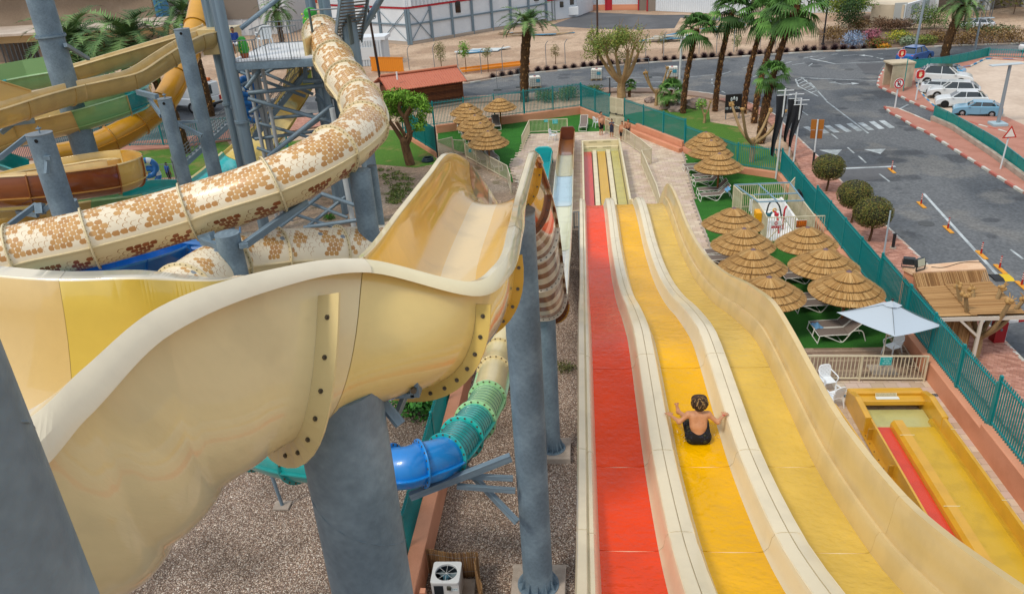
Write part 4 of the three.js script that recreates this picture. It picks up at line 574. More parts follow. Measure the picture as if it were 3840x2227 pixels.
// steel fence: posts, two rails and single pickets for each bay
function fence(label, path, y0, h, { gap = .125, bay = 2.5, m = tealPaint, name = 'steel_fence', over = .14, pick = 1, post = 1, group, low = .12 } = {}) {
const t = thing(name, label, 'fence', [0, 0, 0], 0, group), L = pathLen(path), nb = Math.max(1, Math.round(L / bay));
for (let k = 0; k <= nb; k++) { const q = along(path, L * k / nb), o = mesh('post', postG, m, t); o.position.set(q.p.x, y0 - .05, q.p.z); o.scale.set(post, h + .05 + (over ? .04 : .02), post); o.rotation.y = Math.atan2(q.d.x, q.d.z); }
for (let i = 1; i < path.length; i++) { const a = v3(path[i - 1]), b = v3(path[i]); for (const y of [y0 + low, y0 + h - over]) mesh('rail', bar(a.clone().setY(y), b.clone().setY(y), .05, .045), m, t); }
for (let s = gap / 2; s < L; s += gap) { const q = along(path, s), o = mesh('picket', pickG, m, t); o.position.set(q.p.x + q.d.z * .012, y0 + (over ? 0 : low), q.p.z - q.d.x * .012); o.scale.set(pick, over ? h : h - low, pick); o.rotation.y = Math.atan2(q.d.x, q.d.z); }
return t;
}
lowWall('salmon garden wall below the teal fence behind the parasol row on the left turf', [[-11.95, 0, -64.15], [-.1, 0, -68.85]], .66);
lowWall('salmon garden wall running from the far corner to the cream gate', [[.05, 0, -68.6], [2.2, 0, -64.4]], .62);
lowWall('salmon garden wall with a stepped top beside the tiled deck', [[3.35, 0, -63.2], [4.3, 0, -61.6], [7.2, 0, -55.9]], [.55, .8], .32, true);
lowWall('low salmon bench ledge along the foot of the stepped wall', [[3.4, 0, -62.4], [6.9, 0, -55.7]], .36, .3);
lowWall('salmon garden wall behind the three upper thatched parasols', [[7.25, 0, -55.8], [9.75, 0, -50.85], [12.3, 0, -49.1]], .42);
[[-49.1, -41.35, .38, 'next to the pump cage'], [-41.35, -31.45, .52, 'behind the lower thatched parasols'], [-31.45, -28.3, .62, 'behind the white square parasol'], [-28.3, -21.3, .76, 'beside the timber deck'], [-21.3, -8, .92, 'beside the yellow kids slide']].forEach(([a, b, h, w]) => lowWall('salmon garden wall section ' + w, [[12.36, 0, a], [12.36, 0, b]], h, .36, true));
fence('teal steel fence on the salmon wall in front of the timber shed and road', [[-14.6, 0, -63.1], [-4.9, 0, -67]], .66, 1.95);
fence('teal steel fence at the far corner behind the cream railings', [[-4.85, 0, -67], [-.05, 0, -68.85]], .66, 2.0);
fence('short teal steel fence between far corner and cream gate', [[0, 0, -68.8], [2.25, 0, -64.4]], .6, 1.95);
fence('teal steel fence between the cream gate and the upper thatched parasols', [[3.4, 0, -63.3], [7.25, 0, -55.9]], .6, 1.75);
fence('teal steel fence in front of the lawn with the pollarded tree', [[7.3, 0, -55.9], [9.8, 0, -50.95], [12.4, 0, -49.15]], .4, 1.5);
fence('teal steel fence between the pump cage and the clipped round bushes', [[12.42, 0, -49.1], [12.42, 0, -41.4]], .36, 1.42);
fence('long teal steel fence behind the lower thatched parasols', [[12.42, 0, -41.3], [12.42, 0, -31.5]], .5, 1.55);
fence('short teal steel fence next to the reed-roofed booth', [[12.42, 0, -31.4], [12.42, 0, -28.35]], .6, 1.75);
fence('teal steel fence beside the timber deck and pollarded stump', [[12.42, 0, -28.25], [12.42, 0, -21.35]], .74, 1.62);
fence('teal steel fence beside the yellow kids slide', [[12.42, 0, -21.25], [12.42, 0, -8]], .9, 1.74);
lowWall('pale low wall under the dense teal fence by the lawn tree', [[-14.3, 0, -63], [-10.75, 0, -56.9]], .36, .3);
fence('dense teal fence beside the lawn tree with the green crown', [[-14.4, 0, -63.1], [-10.85, 0, -57]], .36, 1.86, { gap: .07, pick: .9, bay: 2.2 });
fence('dark end post of the dense teal fence', [[-10.78, 0, -56.86], [-10.76, 0, -56.8]], 0, 2.3, { m: MS({ color: 0x24242a, roughness: .7 }), gap: 9, bay: 1, low: .5 });
// salmon wall and fence along the gravel
lowWall('long salmon wall between gravel strip and body tube', [[-4.62, 0, -9], [-4.62, 0, -33]], .95, .42);
fence('teal steel fence behind the long salmon gravel wall', [[-4.95, 0, -11], [-4.95, 0, -30]], .35, 1.65, { gap: .1 });
// cream railings
const creamRail = (label, path, o = {}) => fence(label, path, .02, o.h || 1.05, { m: creamPaint, name: 'railing', over: 0, gap: .105, bay: 1.9, pick: .62, post: .7, ...o });
creamRail('cream railing with turquoise signs behind the brown slide end', [[-4.21,0,-62.79], [-1.17,0,-62.77]]);
creamRail('cream railing between left turf and tiled deck', [[-4.21,0,-62.79], [-4.5,0,-58]]);
creamRail('cream railing turning round the end of the racing pools', [[1.85,0,-61.97], [3.36,0,-58.27], [4.14,0,-55.67], [4.68,0,-53.3]]);
creamRail('cream railing beside the racing pool run-out', [[3.98,0,-52.87], [4.32,0,-45.4], [4.3, 0, -38]]);
creamRail('short cream railing joining the two deck railings', [[3.98,0,-52.87], [4.63,0,-53.1]], { bay: 1 });
creamRail('cream railing in front of the timber deck', [[7.6, 0, -25.3], [12.05, 0, -25.15]], { h: 1.05, gap: .13, pick: .75 });
creamRail('cream railing at the edge of the left turf behind the yellow crest', [[-8.55,0,-56.34], [-5.0, 0, -50.4], [-4.6, 0, -48]]);
creamRail('dense cream railing joined to the dense teal fence', [[-10.7, 0, -56.8], [-9.7, 0, -57.6]], { gap: .06, h: 1.25 });
creamRail('cream railing panel between dense railing and yellow crest', [[-9.65, 0, -57.6], [-8.75, 0, -57.3]]);
creamRail('cream railing beside the cream gate', [[1.9, 0, -62.9], [3.3, 0, -62.6]], { h: 1.0 });
fence('small blue-grey barrier rail between racing slide and striped slide', [[-.55, 0, -41.3], [-.2, 0, -41.3]], 0, 1.0, { m: steel, over: 0, gap: .1, bay: 1, name: 'railing', pick: .5, post: .6 });
{ // cream double gate with panic bars
const t = thing('park_gate', 'cream double gate with black push bars in the teal fence', 'gate', [2.28, 0, -64.35], Math.atan2(1.1, 1.05) - Math.PI / 2 - .08);
for (const k of [0, 1]) { const l = mesh('gate_leaf', [cbox(.06, 2.25, .06, k * .76 + .03, 1.2, 0, .005), cbox(.06, 2.25, .06, k * .76 + .72, 1.2, 0, .005), cbox(.7, .06, .05, k * .76 + .375, 2.3, 0, .005), cbox(.7, .06, .05, k * .76 + .375, .14, 0, .005), cbox(.7, .06, .05, k * .76 + .375, 1.0, 0, .005)], creamPaint, t); for (let i = 0; i < 9; i++) mesh('slat', cbox(.045, 2.1, .03, k * .76 + .1 + i * .07, 1.22, 0, .004), creamPaint, l); mesh('push_bar', [rod([k * .76 + .06, 1.05, .06], [k * .76 + .7, 1.05, .06], .022), cbox(.05, .16, .08, k * .76 + .06, 1.05, .04, .01), cbox(.05, .16, .08, k * .76 + .7, 1.05, .04, .01)], MS({ color: 0x1c1c1e, roughness: .5 }), l); }
}
// ---------- lettering on canvases ----------
function printMat(w, h, draw) { const c = document.createElement('canvas'); c.width = w; c.height = h; draw(c.getContext('2d'), w, h); const t = new THREE.CanvasTexture(c); t.colorSpace = THREE.SRGBColorSpace; t.anisotropy = 4; return MS({ map: t, roughness: .5 }); }
// Hebrew letters as stroke paths on a 0..1 square
const HEB = { 'א': [[[.1, 1], [.9, 0]], [[.2, 0], [.25, .35], [.4, .45]], [[.9, .55], [.75, .9], [.9, 1]]], 'י': [[[.3, .05], [.7, .05], [.6, .45]]], 'ן': [[[.3, .05], [.6, .05], [.55, 1.25]]], 'כ': [[[.15, .05], [.7, .05], [.85, .4], [.8, .8], [.65, 1], [.15, 1]]], 'נ': [[[.25, .05], [.7, .05], [.75, 1], [.2, 1]]], 'ס': [[[.1, .05], [.85, .05], [.9, .5], [.5, 1], [.1, .55], [.2, .05]]], 'ה': [[[.1, .05], [.9, .05], [.9, 1]], [[.2, .4], [.2, 1]]], 'מ': [[[.15, .05], [.3, .3], [.1, 1]], [[.25, .3], [.6, .05], [.9, .3], [.9, 1], [.45, 1]]], 'ל': [[[.2, -.3], [.2, .1], [.85, .1], [.8, .5], [.4, 1]]], 'ו': [[[.3, .05], [.6, .05], [.6, 1]]], 'ת': [[[.15, .05], [.9, .1], [.9, 1]], [[.3, .05], [.3, .9], [.1, 1]]], 'פ': [[[.4, .5], [.2, .5], [.15, .05], [.8, .05], [.9, .5], [.8, 1], [.15, 1]]], 'ר': [[[.15, .05], [.85, .1], [.85, 1]]], 'ד': [[[.1, .05], [.95, .05]], [[.75, .05], [.75, 1]]], 'ק': [[[.1, .05], [.85, .05], [.8, .6], [.55, 1]], [[.25, .4], [.25, 1.3]]], 'ש': [[[.1, .05], [.2, 1], [.7, .9], [.95, .05]], [[.5, .05], [.45, .6]]], 'ב': [[[.15, .05], [.75, .05], [.78, 1]], [[.1, 1], [.98, 1]]] };
function hebrew(x, str, right, top, size, lw) { x.lineWidth = lw || size * .16; x.lineJoin = x.lineCap = 'round'; let cx = right; for (const ch of str) { if (ch === ' ') { cx -= size * .5; continue; } const w = size * ('יון'.includes(ch) ? .5 : .8); for (const p of HEB[ch] || []) { x.beginPath(); p.forEach(([a, b], i) => { const X = cx - w + a * w * .85 + w * .07, Y = top + b * size; i ? x.lineTo(X, Y) : x.moveTo(X, Y); }); x.stroke(); } cx -= w + size * .12; } return cx; }
function signBoard(name, label, category, pos, ry, w, h, mat, { tilt = 0, frame = null, group } = {}) { const t = thing(name, label, category, pos, ry, group); mesh('board', cbox(w, h, .02, 0, 0, 0, .004).rotateX(tilt), frame || MS({ color: 0xd8dcdc, roughness: .5 }), t); mesh('print', new THREE.PlaneGeometry(w * .97, h * .96).translate(0, 0, .0125).rotateX(tilt), mat, t); return t; }
const tealSign = printMat(128, 80, (x, w, h) => { x.fillStyle = '#1fa9ab'; x.fillRect(0, 0, w, h); x.strokeStyle = '#e8f4f2'; hebrew(x, 'אין כניסה', 116, 12, 13, 2); hebrew(x, 'מלונות', 100, 34, 12, 2); hebrew(x, 'כניסה לשל', 118, 56, 12, 2); });
{ const a = [-2.86,0,-62.79], b = [-2.14,0,-62.78]; signBoard('rail_sign', 'small turquoise sign on a post of the far cream railing', 'sign', [a[0], .98, a[2] + .06], 0, .32, .22, tealSign); signBoard('rail_sign', 'plain larger turquoise sign hung on the far cream railing', 'sign', [b[0], .9, b[2] + .06], 0, .44, .36, tealSign); }
signBoard('rail_sign', 'turquoise notice on the cream railing of the timber deck', 'sign', [10.62, .9, -25.14], 0, .42, .34, tealSign);
signBoard('gate_sign', 'turquoise notice high on the cream gate', 'sign', [2.62, 1.95, -64.55], Math.PI / 4, .3, .4, tealSign);
signBoard('rail_sign', 'turquoise tag on the railing behind the yellow crest', 'sign', [[-8.08,0,-55.43][0], .8, [-8.08,0,-55.43][2]], .6, .3, .24, tealSign);
// ---------- thatched parasols ----------
const strawM = MS({ color: 0xffffff, vertexColors: true, roughness: 1, side: THREE.DoubleSide });
function thatchTier(r0, y0, r1, y1, n, seed) {
const r = rng(seed), pos = [], col = [], cA = new THREE.Color(0xb88f56), cB = new THREE.Color(0x8a6234), cC = new THREE.Color(0xd0b07a), c = new THREE.Color();
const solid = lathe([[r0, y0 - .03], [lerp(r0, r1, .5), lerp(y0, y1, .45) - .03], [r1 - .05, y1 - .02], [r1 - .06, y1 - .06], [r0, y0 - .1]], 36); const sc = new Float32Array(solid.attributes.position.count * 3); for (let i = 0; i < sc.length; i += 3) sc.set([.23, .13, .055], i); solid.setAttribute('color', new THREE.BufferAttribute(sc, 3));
for (let i = 0; i < n; i++) {
const a = (i + r()) / n * 6.2832, e = r1 + (r() - .5) * .035, w0 = r0 * 4.4 / n + .003, w1 = r1 * 5.6 / n, dy = (r() - .5) * .025, da = (r() - .5) * .07, up = .004 + r() * .012, ym = lerp(y0, y1, .46) + .012;
const P = (ang, rad, y, off) => [Math.cos(ang) * rad - Math.sin(ang) * off, y + up, Math.sin(ang) * rad + Math.cos(ang) * off], rm = (r0 + e) / 2, wm = (w0 + w1) / 2;
const q = [P(a, r0, y0, -w0), P(a, r0, y0, w0), P(a + da / 2, rm, ym + dy * .5, wm), P(a + da / 2, rm, ym + dy * .5, -wm), P(a + da, e, y1 + dy, w1), P(a + da, e, y1 + dy, -w1)];
pos.push(...q[0], ...q[2], ...q[1], ...q[0], ...q[3], ...q[2], ...q[3], ...q[4], ...q[2], ...q[3], ...q[5], ...q[4]);
const k = r(); c.copy(cA).lerp(k < .5 ? cB : cC, Math.abs(k - .5) * 1.5); for (let j = 0; j < 12; j++) col.push(c.r, c.g, c.b);
}
const g = new THREE.BufferGeometry(); g.setAttribute('position', new THREE.Float32BufferAttribute(pos, 3)); g.setAttribute('color', new THREE.Float32BufferAttribute(col, 3)); g.computeVertexNormals(); return [solid, g];
}
const poleWood = MS({ roughness: .8, map: mottle(0xa06a38, 0x7a4a22, 1.5, { seed: 131 }) });
const parasol0 = thing('thatched_parasol', '', 'parasol'); parasol0.position.y = -50;
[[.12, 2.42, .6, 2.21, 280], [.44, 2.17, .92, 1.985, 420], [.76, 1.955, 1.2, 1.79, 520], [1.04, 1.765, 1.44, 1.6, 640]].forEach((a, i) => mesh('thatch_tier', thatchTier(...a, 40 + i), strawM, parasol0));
mesh('cap', lathe([[0, 2.5], [.04, 2.49], [.15, 2.39], [.16, 2.36], [0, 2.36]], 18), MS({ color: 0x6e5a5e, roughness: .7 }), parasol0);
mesh('pole', rod([0, 0, 0], [0, 2.4, 0], .06, .05, 12), poleWood, parasol0);
for (let i = 0; i < 8; i++) { const a = i / 8 * 6.283; mesh('rib', rod([0, 2.05, 0], [Math.cos(a) * 1.3, 1.7, Math.sin(a) * 1.3], .02, .015, 5), poleWood, parasol0); }
scene.remove(parasol0); taken.delete('thatched_parasol');
{
const rows = [[[[7.22,2.45,-36.96], 'last'], [[7.28,2.45,-34.35], 'second from the pump cage'], [[7.25,2.45,-31.84], 'third from the pump cage'], [[7.32,2.45,-29.18], 'nearest the timber deck']], [[[10.19,2.45,-34.49], 'right in front of the pump cage signs'], [[10.23,2.45,-31.91], 'in the middle of the three by the wall'], [[10.36,2.45,-29.24], 'closest to the white square parasol']]];
const add = (p, label, k, g) => { const c = copyOf(parasol0, [p[0], 0, p[2]], k, label); c.userData.group = g; c.rotation.x = (R0() - .5) * .06; c.rotation.z = (R0() - .5) * .06; c.scale.set(rr(.95, 1.04), rr(.97, 1.05), rr(.95, 1.04)); return c; };
rows[0][0][1] = 'by the yellow cage box';
rows[0].forEach(([p, w], i) => add(p, 'thatched straw parasol in the row by the racing slide, ' + w, i * 1.3, 'thatched parasols on the right turf'));
rows[1].forEach(([p, w], i) => add(p, 'thatched straw parasol along the right wall, ' + w, i * 1.7 + .4, 'thatched parasols on the right turf'));
[[8.14,2.45,-51.98], [8.01,2.45,-49.34], [8.09,2.45,-46.5]].forEach((p, i) => add(p, 'thatched straw parasol above the sunbeds by the angled wall, ' + ['top one of three', 'middle one of three', 'lowest one of three'][i], i * .9, 'thatched parasols by the angled wall'));
[[-9.41,2.45,-64.08], [-8.73,2.45,-61.41], [-8.02,2.45,-58.99], [-7.31,2.45,-56.53], [-6.56,2.45,-53.94]].forEach((p, i) => add(p, 'thatched straw parasol in the overlapping row on the left turf, ' + ['first', 'second', 'third', 'fourth', 'fifth'][i] + ' from the back wall', i * .7, 'thatched parasols on the left turf'));
add([-6.74,2.45,-65.16], 'lone thatched straw parasol by the back wall next to an upright sunbed', 2, 'thatched parasols on the left turf');
}
// ---------- sunbeds ----------
const taupe = MS({ color: 0x857a74, roughness: .9, map: mottle(0xffffff, 0xe0dcd8, 6, { seed: 141, grain: 128 }) }), bedFrame = MS({ color: 0xe2e2dc, roughness: .4 });
function makeBed(ang) {
const t = thing('sunbed', '', 'sunbed'), hx = .22, bl = .78, ex = hx + Math.cos(ang) * bl, ey = .34 + Math.sin(ang) * bl;
mesh('seat_fabric', cbox(1.1, .02, .56, -.34, .345, 0, .008), taupe, t); mesh('back_fabric', cbox(bl, .02, .56, 0, 0, 0, .008).rotateZ(ang).translate((hx + ex) / 2, (.345 + ey) / 2, 0), taupe, t);
for (const s of [-.3, .3]) { mesh('side_frame', [pipe([[-.92, .33, s], [-.6, .345, s], [hx, .345, s]], .019, 8, 6), pipe([[hx, .345, s], [ex, ey, s]], .019, 2, 6)], bedFrame, t); mesh('leg_frame', pipe([[-.72, .33, s], [-.42, .19, s], [-.1, .03, s], [.04, .03, s], [.2, .24, s], [.34, .46, s], [.45, .5, s], [.68, .49, s], [.78, .4, s], [.86, .18, s], [.92, .02, s]], .021, 30, 6), bedFrame, t); mesh('leg', rod([-.9, .33, s], [-.96, 0, s], .02), bedFrame, t); }
mesh('cross_bar', [rod([-.93, .335, -.3], [-.93, .335, .3], .019)], bedFrame, t); mesh('cross_bar', rod([ex, ey, -.3], [ex, ey, .3], .019), bedFrame, t); mesh('cross_bar', rod([-.02, .03, -.3], [-.02, .03, .3], .018), bedFrame, t); mesh('cross_bar', rod([-.96, .02, -.3], [-.96, .02, .3], .018), bedFrame, t);
scene.remove(t); return t;
}
const beds = [makeBed(.12), makeBed(.78)]; taken.delete('sunbed');
function placeBed(kind, foot, head, label, group) { const d = [head[0] - foot[0], head[2] - foot[2]], n = Math.hypot(...d); const c = copyOf(beds[kind], [(foot[0] + head[0]) / 2, .015, (foot[2] + head[2]) / 2], -Math.atan2(d[1], d[0]), label); c.userData.group = group; return c; }
const BG = 'sunbeds under the thatched parasols';
placeBed(1, [9.19,0,-28.31], [10.89,0,-28.43], 'bare grey sunbed with raised back beside the timber deck', BG);
placeBed(1, [9.17,0,-28.97], [10.84,0,-29.1], 'grey sunbed with a pale blue towel on its foot by the timber deck', BG);
placeBed(0, [9.1,0,-30.9], [10.73,0,-30.99], 'flat grey sunbed with a blue towel on its head by the right wall', BG);
placeBed(0, [9.11,0,-31.53], [10.74,0,-31.67], 'flat bare grey sunbed behind the one with a blue towel on its head', BG);
placeBed(0, [9.2,0,-33.72], [10.78,0,-33.87], 'flat grey sunbed under the middle wall parasol, on the deck side', BG);
placeBed(0, [9.07,0,-34.26], [10.68,0,-34.42], 'flat grey sunbed under the middle wall parasol, on the cage side', BG);
placeBed(0, [6.18,0,-35.99], [7.54,0,-36.11], 'flat grey sunbed beside the racing slide wall, lower of its pair', BG);
placeBed(0, [6.22,0,-36.8], [7.58,0,-36.92], 'flat grey sunbed beside the racing slide wall, upper of its pair', BG);
placeBed(1, [7.01,0,-45.4], [8.66,0,-45.54], 'grey sunbed with raised back and a towel, under the lowest angled-wall parasol', BG);
placeBed(1, [7.02,0,-46.41], [8.65,0,-46.45], 'grey sunbed with raised back behind the one with the towel', BG);
placeBed(1, [7.05,0,-48.16], [8.63,0,-48.36], 'grey sunbed with raised back in the middle pair near the deck edge', BG);
placeBed(0, [7.11,0,-49.13], [8.72,0,-49.36], 'grey sunbed with low back in the middle pair near the angled wall', BG);
placeBed(0, [7.21,0,-50.66], [8.34,0,-50.69], 'grey sunbed of the topmost pair by the deck edge, nearer the middle pair', BG);
placeBed(0, [6.99,0,-51.46], [8.18,0,-51.56], 'grey sunbed of the topmost pair by the deck edge, nearer the wall', BG);
placeBed(1, [-9.39,0,-62.57], [-10.22,0,-65], 'grey sunbed under the first parasol from the back wall on the left turf', BG);
placeBed(1, [-8.76,0,-60.31], [-9.53,0,-62.59], 'grey sunbed under the second parasol from the back wall on the left turf', BG);
placeBed(1, [-7.7,0,-57.1], [-8.68,0,-59.66], 'grey sunbed under the fourth parasol from the back wall on the left turf', BG);
placeBed(0, [-6.66,0,-56.1], [-7.65,0,-58.9], 'grey sunbed half hidden by the pole of the fifth left parasol', BG);
placeBed(0, [-6.82,0,-54.19], [-7.92,0,-56.83], 'flat grey sunbed next to the cream railing behind the yellow crest', BG);
placeBed(0, [-5.77,0,-52.5], [-6.4,0,-54.67], 'grey sunbed at the open end of the left turf row', BG);
placeBed(0, [-6.12,0,-54.64], [-7.12,0,-57.02], 'flat grey sunbed beside the one at the open end of the row', BG);
placeBed(1, [-6.88,0,-63.84], [-7.36,0,-66.5], 'upright grey sunbed beside the lone parasol by the back wall', BG);
placeBed(1, [0.01,0,-62.41], [0.25,0,-65.05], 'single grey sunbed on the turf between railing and standing man', BG);
const towelM = MS({ color: 0x7fb2d6, roughness: 1, map: mottle(0xffffff, 0xa8c4dc, 4, { seed: 151 }) });
function towel(pos, ry, w, d, label) { const g = new THREE.PlaneGeometry(w, d, 12, 10); g.rotateX(-Math.PI / 2); const p = g.attributes.position, r = rng(9); for (let i = 0; i < p.count; i++) p.setY(i, .02 + .02 * Math.sin(p.getX(i) * 30 + p.getZ(i) * 11) + .008 * r()); g.computeVertexNormals(); const o = tag(mesh('towel', g, towelM), label, 'towel'); o.position.set(...pos); o.rotation.y = ry; return o; }
{ const a = [9.25,0.38,-28.8], b = [10.33,0.4,-30.83], c = [8.42,0.75,-44.95]; towel([a[0], .37, a[2]], .2, .34, .5, 'pale blue towel folded on the foot of a sunbed by the timber deck'); towel([b[0], .42, b[2]], .1, .4, .5, 'blue towel over the head of a flat sunbed'); towel([c[0], .78, c[2]], .2, .3, .5, 'pale towel over the raised back of a sunbed').rotation.z = .7; }
// ---------- white plastic chairs ----------
function makeChair() {
const t = thing('plastic_chair', '', 'chair');
mesh('seat', cbox(.46, .03, .44, 0, .42, 0, .012), whitePlastic, t);
const sh = new THREE.Shape(); sh.moveTo(-.19, 0); sh.bezierCurveTo(-.24, .25, -.25, .42, -.16, .46); sh.quadraticCurveTo(0, .5, .16, .46); sh.bezierCurveTo(.25, .42, .24, .25, .19, 0); sh.closePath(); const r = rng(2); for (let j = 0; j < 5; j++) for (let i = -2; i <= 2; i++) if ((i + j) % 2 === 0) { const h = new THREE.Path(); h.absarc(i * .065, .1 + j * .075, .016, 0, Math.PI * 2, true); sh.holes.push(h); }
const bg = new THREE.ExtrudeGeometry(sh, { depth: .02, bevelEnabled: true, bevelSize: .008, bevelThickness: .008, bevelSegments: 1, curveSegments: 8 }); bg.rotateY(Math.PI / 2).rotateZ(.2).translate(-.21, .42, 0); mesh('backrest', bg, whitePlastic, t);
for (const s of [-1, 1]) { mesh('armrest', [pipe([[.2, .42, s * .22], [.24, .58, s * .25], [.18, .64, s * .26], [-.1, .65, s * .26], [-.29, .7, s * .22]], .022, 14, 6)], whitePlastic, t); mesh('leg', rod([.26, 0, s * .25], [.2, .43, s * .21], .022, .03, 6), whitePlastic, t); mesh('leg', rod([-.3, 0, s * .23], [-.2, .43, s * .2], .022, .03, 6), whitePlastic, t); }
scene.remove(t); taken.delete('plastic_chair'); return t;
}
const chair0 = makeChair();
const placeChair = (p, ry, label) => { const c = copyOf(chair0, [p[0], .02, p[2]], ry, label); return c; };
placeChair([-2.24,0,-60.27], -.35, 'white plastic armchair on the tiles beside the brown slide end');
placeChair([8.53,0,-24.66], -1.35, 'white plastic armchair in front of the deck railing by the racing slide');
placeChair([11.57,0,-27], 3.6, 'white plastic armchair under the square parasol on the timber deck');
placeChair([8.47,0,-23.67], 2.0, 'white plastic armchair half hidden behind the racing slide wall');
placeChair([1.21,0,-63.89], .5, 'white plastic armchair on the turf behind the standing man');
// ---------- white square parasol ----------
{
const b = [10.8, 0, -25.9], t = thing('square_parasol', 'white square parasol over the timber deck', 'parasol', b), wm = MS({ color: 0xb7c5d2, roughness: .8, side: THREE.DoubleSide, map: mottle(0xffffff, 0xeef2f4, 1, { seed: 161 }) });
const C4 = [[-1.55, 2.05, -.85], [-.1, 2.0, .95], [1.75, 2.05, .3], [.35, 2.12, -1.5]], ap = [.1, 2.75, -.2], pos = [];
for (let k = 0; k < 4; k++) { const p = C4[k], q = C4[(k + 1) % 4], N = 8; for (let i = 0; i < N; i++) for (let j = 0; j < N; j++) { const f = (u, v) => { const e = mix3(p, q, v), m = mix3(ap, e, u); m[1] -= .1 * Math.sin(Math.PI * v) * u * u * .4; m[1] -= .12 * Math.sin(Math.PI * u) * .6; return m; }; const u0 = i / N, u1 = (i + 1) / N, v0 = j / N, v1 = (j + 1) / N; pos.push(...f(u0, v0), ...f(u1, v0), ...f(u1, v1), ...f(u0, v0), ...f(u1, v1), ...f(u0, v1)); } }
const g = new THREE.BufferGeometry(); g.setAttribute('position', new THREE.Float32BufferAttribute(pos, 3)); g.computeVertexNormals(); mesh('canopy', g, wm, t);
const vent = []; for (let k = 0; k < 4; k++) { const p = mix3(ap, C4[k], .2), q = mix3(ap, C4[(k + 1) % 4], .2), m = mix3(p, q, .5); p[1] += .06; q[1] += .06; m[1] += .0; vent.push(...[ap[0], ap[1] + .06, ap[2]], ...p, ...m, ...[ap[0], ap[1] + .06, ap[2]], ...m, ...q); } const vg = new THREE.BufferGeometry(); vg.setAttribute('position', new THREE.Float32BufferAttribute(vent, 3)); vg.computeVertexNormals(); mesh('vent_flap', vg, wm, t);
for (let k = 0; k < 4; k++) mesh('rib', rod([ap[0], ap[1] - .04, ap[2]], [C4[k][0], C4[k][1] - .02, C4[k][2]], .012, .01, 5), steel, t);
mesh('pole', rod([0, .1, 0], [.1, 2.85, -.2], .024, .024, 10), MS({ color: 0xc7c2b4, roughness: .4 }), t); mesh('finial', new THREE.SphereGeometry(.05, 12, 8).translate(.1, 2.86, -.2), MS({ color: 0x1a1a1c, roughness: .4 }), t); mesh('base_slab', cbox(.9, .09, .75, .05, .08, .05, .015), concrete, t);
}
{ const t = thing('timber_ladder', 'weathered wooden ladder lying against the salmon wall by the deck', 'ladder', [12.0, 0, -27.2], -.1); const wm = MS({ color: 0x9c8874, roughness: .9 }); for (const x of [-.2, .12]) mesh('stile', bar([x, .12, -1.4], [x, .3, 1.7], .05, .08), wm, t); for (let i = 0; i < 9; i++) mesh('rung', rod([-.2, .14 + i * .02, -1.2 + i * .33], [.12, .14 + i * .02, -1.2 + i * .33], .018, .018, 6), wm, t); }
// ---------- yellow kids slide on the right ----------
{
const t = thing('kids_slide', 'low mustard yellow slide with a red and a yellow water lane beside the salmon wall', 'water slide'), m = fib(0xd6a42c, .35), z0 = -23.6, z1 = -9;
mesh('outer_wall', [ext([[0, 0], [.16, 0], [.16, .62], [.1, .72], [0, .72]], 14, .0).rotateY(0).translate(11.28, .04, (z0 + z1) / 2 + .4)], m, t);
mesh('outer_wall', ext([[0, 0], [.1, 0], [.1, .62], [.06, .7], [0, .7]], 12.9).translate(9.05, .04, -15.6), m, t);
for (let z = -21.5; z < -9; z += 1.85) mesh('wall_rib', cbox(.14, .5, .05, 8.98, .34, z, .01), fib(0xb98a22, .4), t);
mesh('foot_flange', cbox(.22, .05, 12.6, 8.96, .14, -15.7, .01), fib(0xc2912a, .4), t); for (let z = -21.7; z < -9.5; z += .42) mesh('bolt', new THREE.CylinderGeometry(.02, .02, .02, 8).translate(8.93, .175, z), boltMat, t);
mesh('end_wall', [cbox(2.45, .62, .3, 10.15, .36, z0 - .05, .06), cbox(2.3, .2, .35, 10.15, .44, z0 + .28, .03)], m, t); mesh('end_wing', ext([[0, 0], [1.9, 0], [1.9, .72], [.8, .78], [.25, .62], [0, .35]], .14, .03).rotateY(-Math.PI / 2).translate(9.0, .04, z0 - .15), m, t); mesh('end_wing', ext([[0, 0], [1.9, 0], [1.9, .72], [.8, .78], [.25, .62], [0, .35]], .14, .03).rotateY(-Math.PI / 2).translate(11.36, .04, z0 - .15), m, t);
mesh('lane_floor', cbox(.62, .05, 12.6, 9.46, .27, -15.7, .01), fib(0xe83c04, .5), t); mesh('lane_floor', cbox(1.0, .05, 12.6, 10.74, .27, -15.7, .01), fib(0xe0ac08, .5), t); mesh('lane_floor', cbox(2.1, .05, 1.1, 10.2, .165, -22.6, .01), fib(0xcdbf78, .35), t);
mesh('lane_divider', [ext([[0, 0], [.42, 0], [.4, .3], [.34, .4], [.1, .4], [.02, .3]], 12.6, .02).translate(9.78, .14, -15.7)], m, t); mesh('lane_curb', ext([[0, 0], [.16, 0], [.14, .16], [.04, .18], [0, .1]], 13, .015).translate(11.14, .14, -15.9), m, t);
for (const z of [-21.2, -17.9, -14.6, -11.3]) { mesh('joint_strip', cbox(.44, .012, .02, 9.99, .56, z, .002), fib(0xe6ddb0), t); mesh('joint_strip', cbox(.18, .012, .02, 11.35, .775, z, .002), fib(0xe6ddb0), t); }
mesh('drain_grate', cbox(.75, .02, .16, 10.1, .555, z0 + .3, .004), MS({ color: 0xd8dcd8, roughness: .5 }), t); mesh('text_panel', new THREE.PlaneGeometry(.7, .11).rotateX(-.5).translate(10.1, .6, z0 + .16), textPlateMat(), t);
struct('water', [sheetGeo(rectXZ(9.15, 9.77, -22.0, -9.4), .36), sheetGeo(rectXZ(10.22, 11.25, -22.0, -9.4), .36), sheetGeo(rectXZ(9.15, 11.25, -23.1, -22.0), .36)], waterM);
}
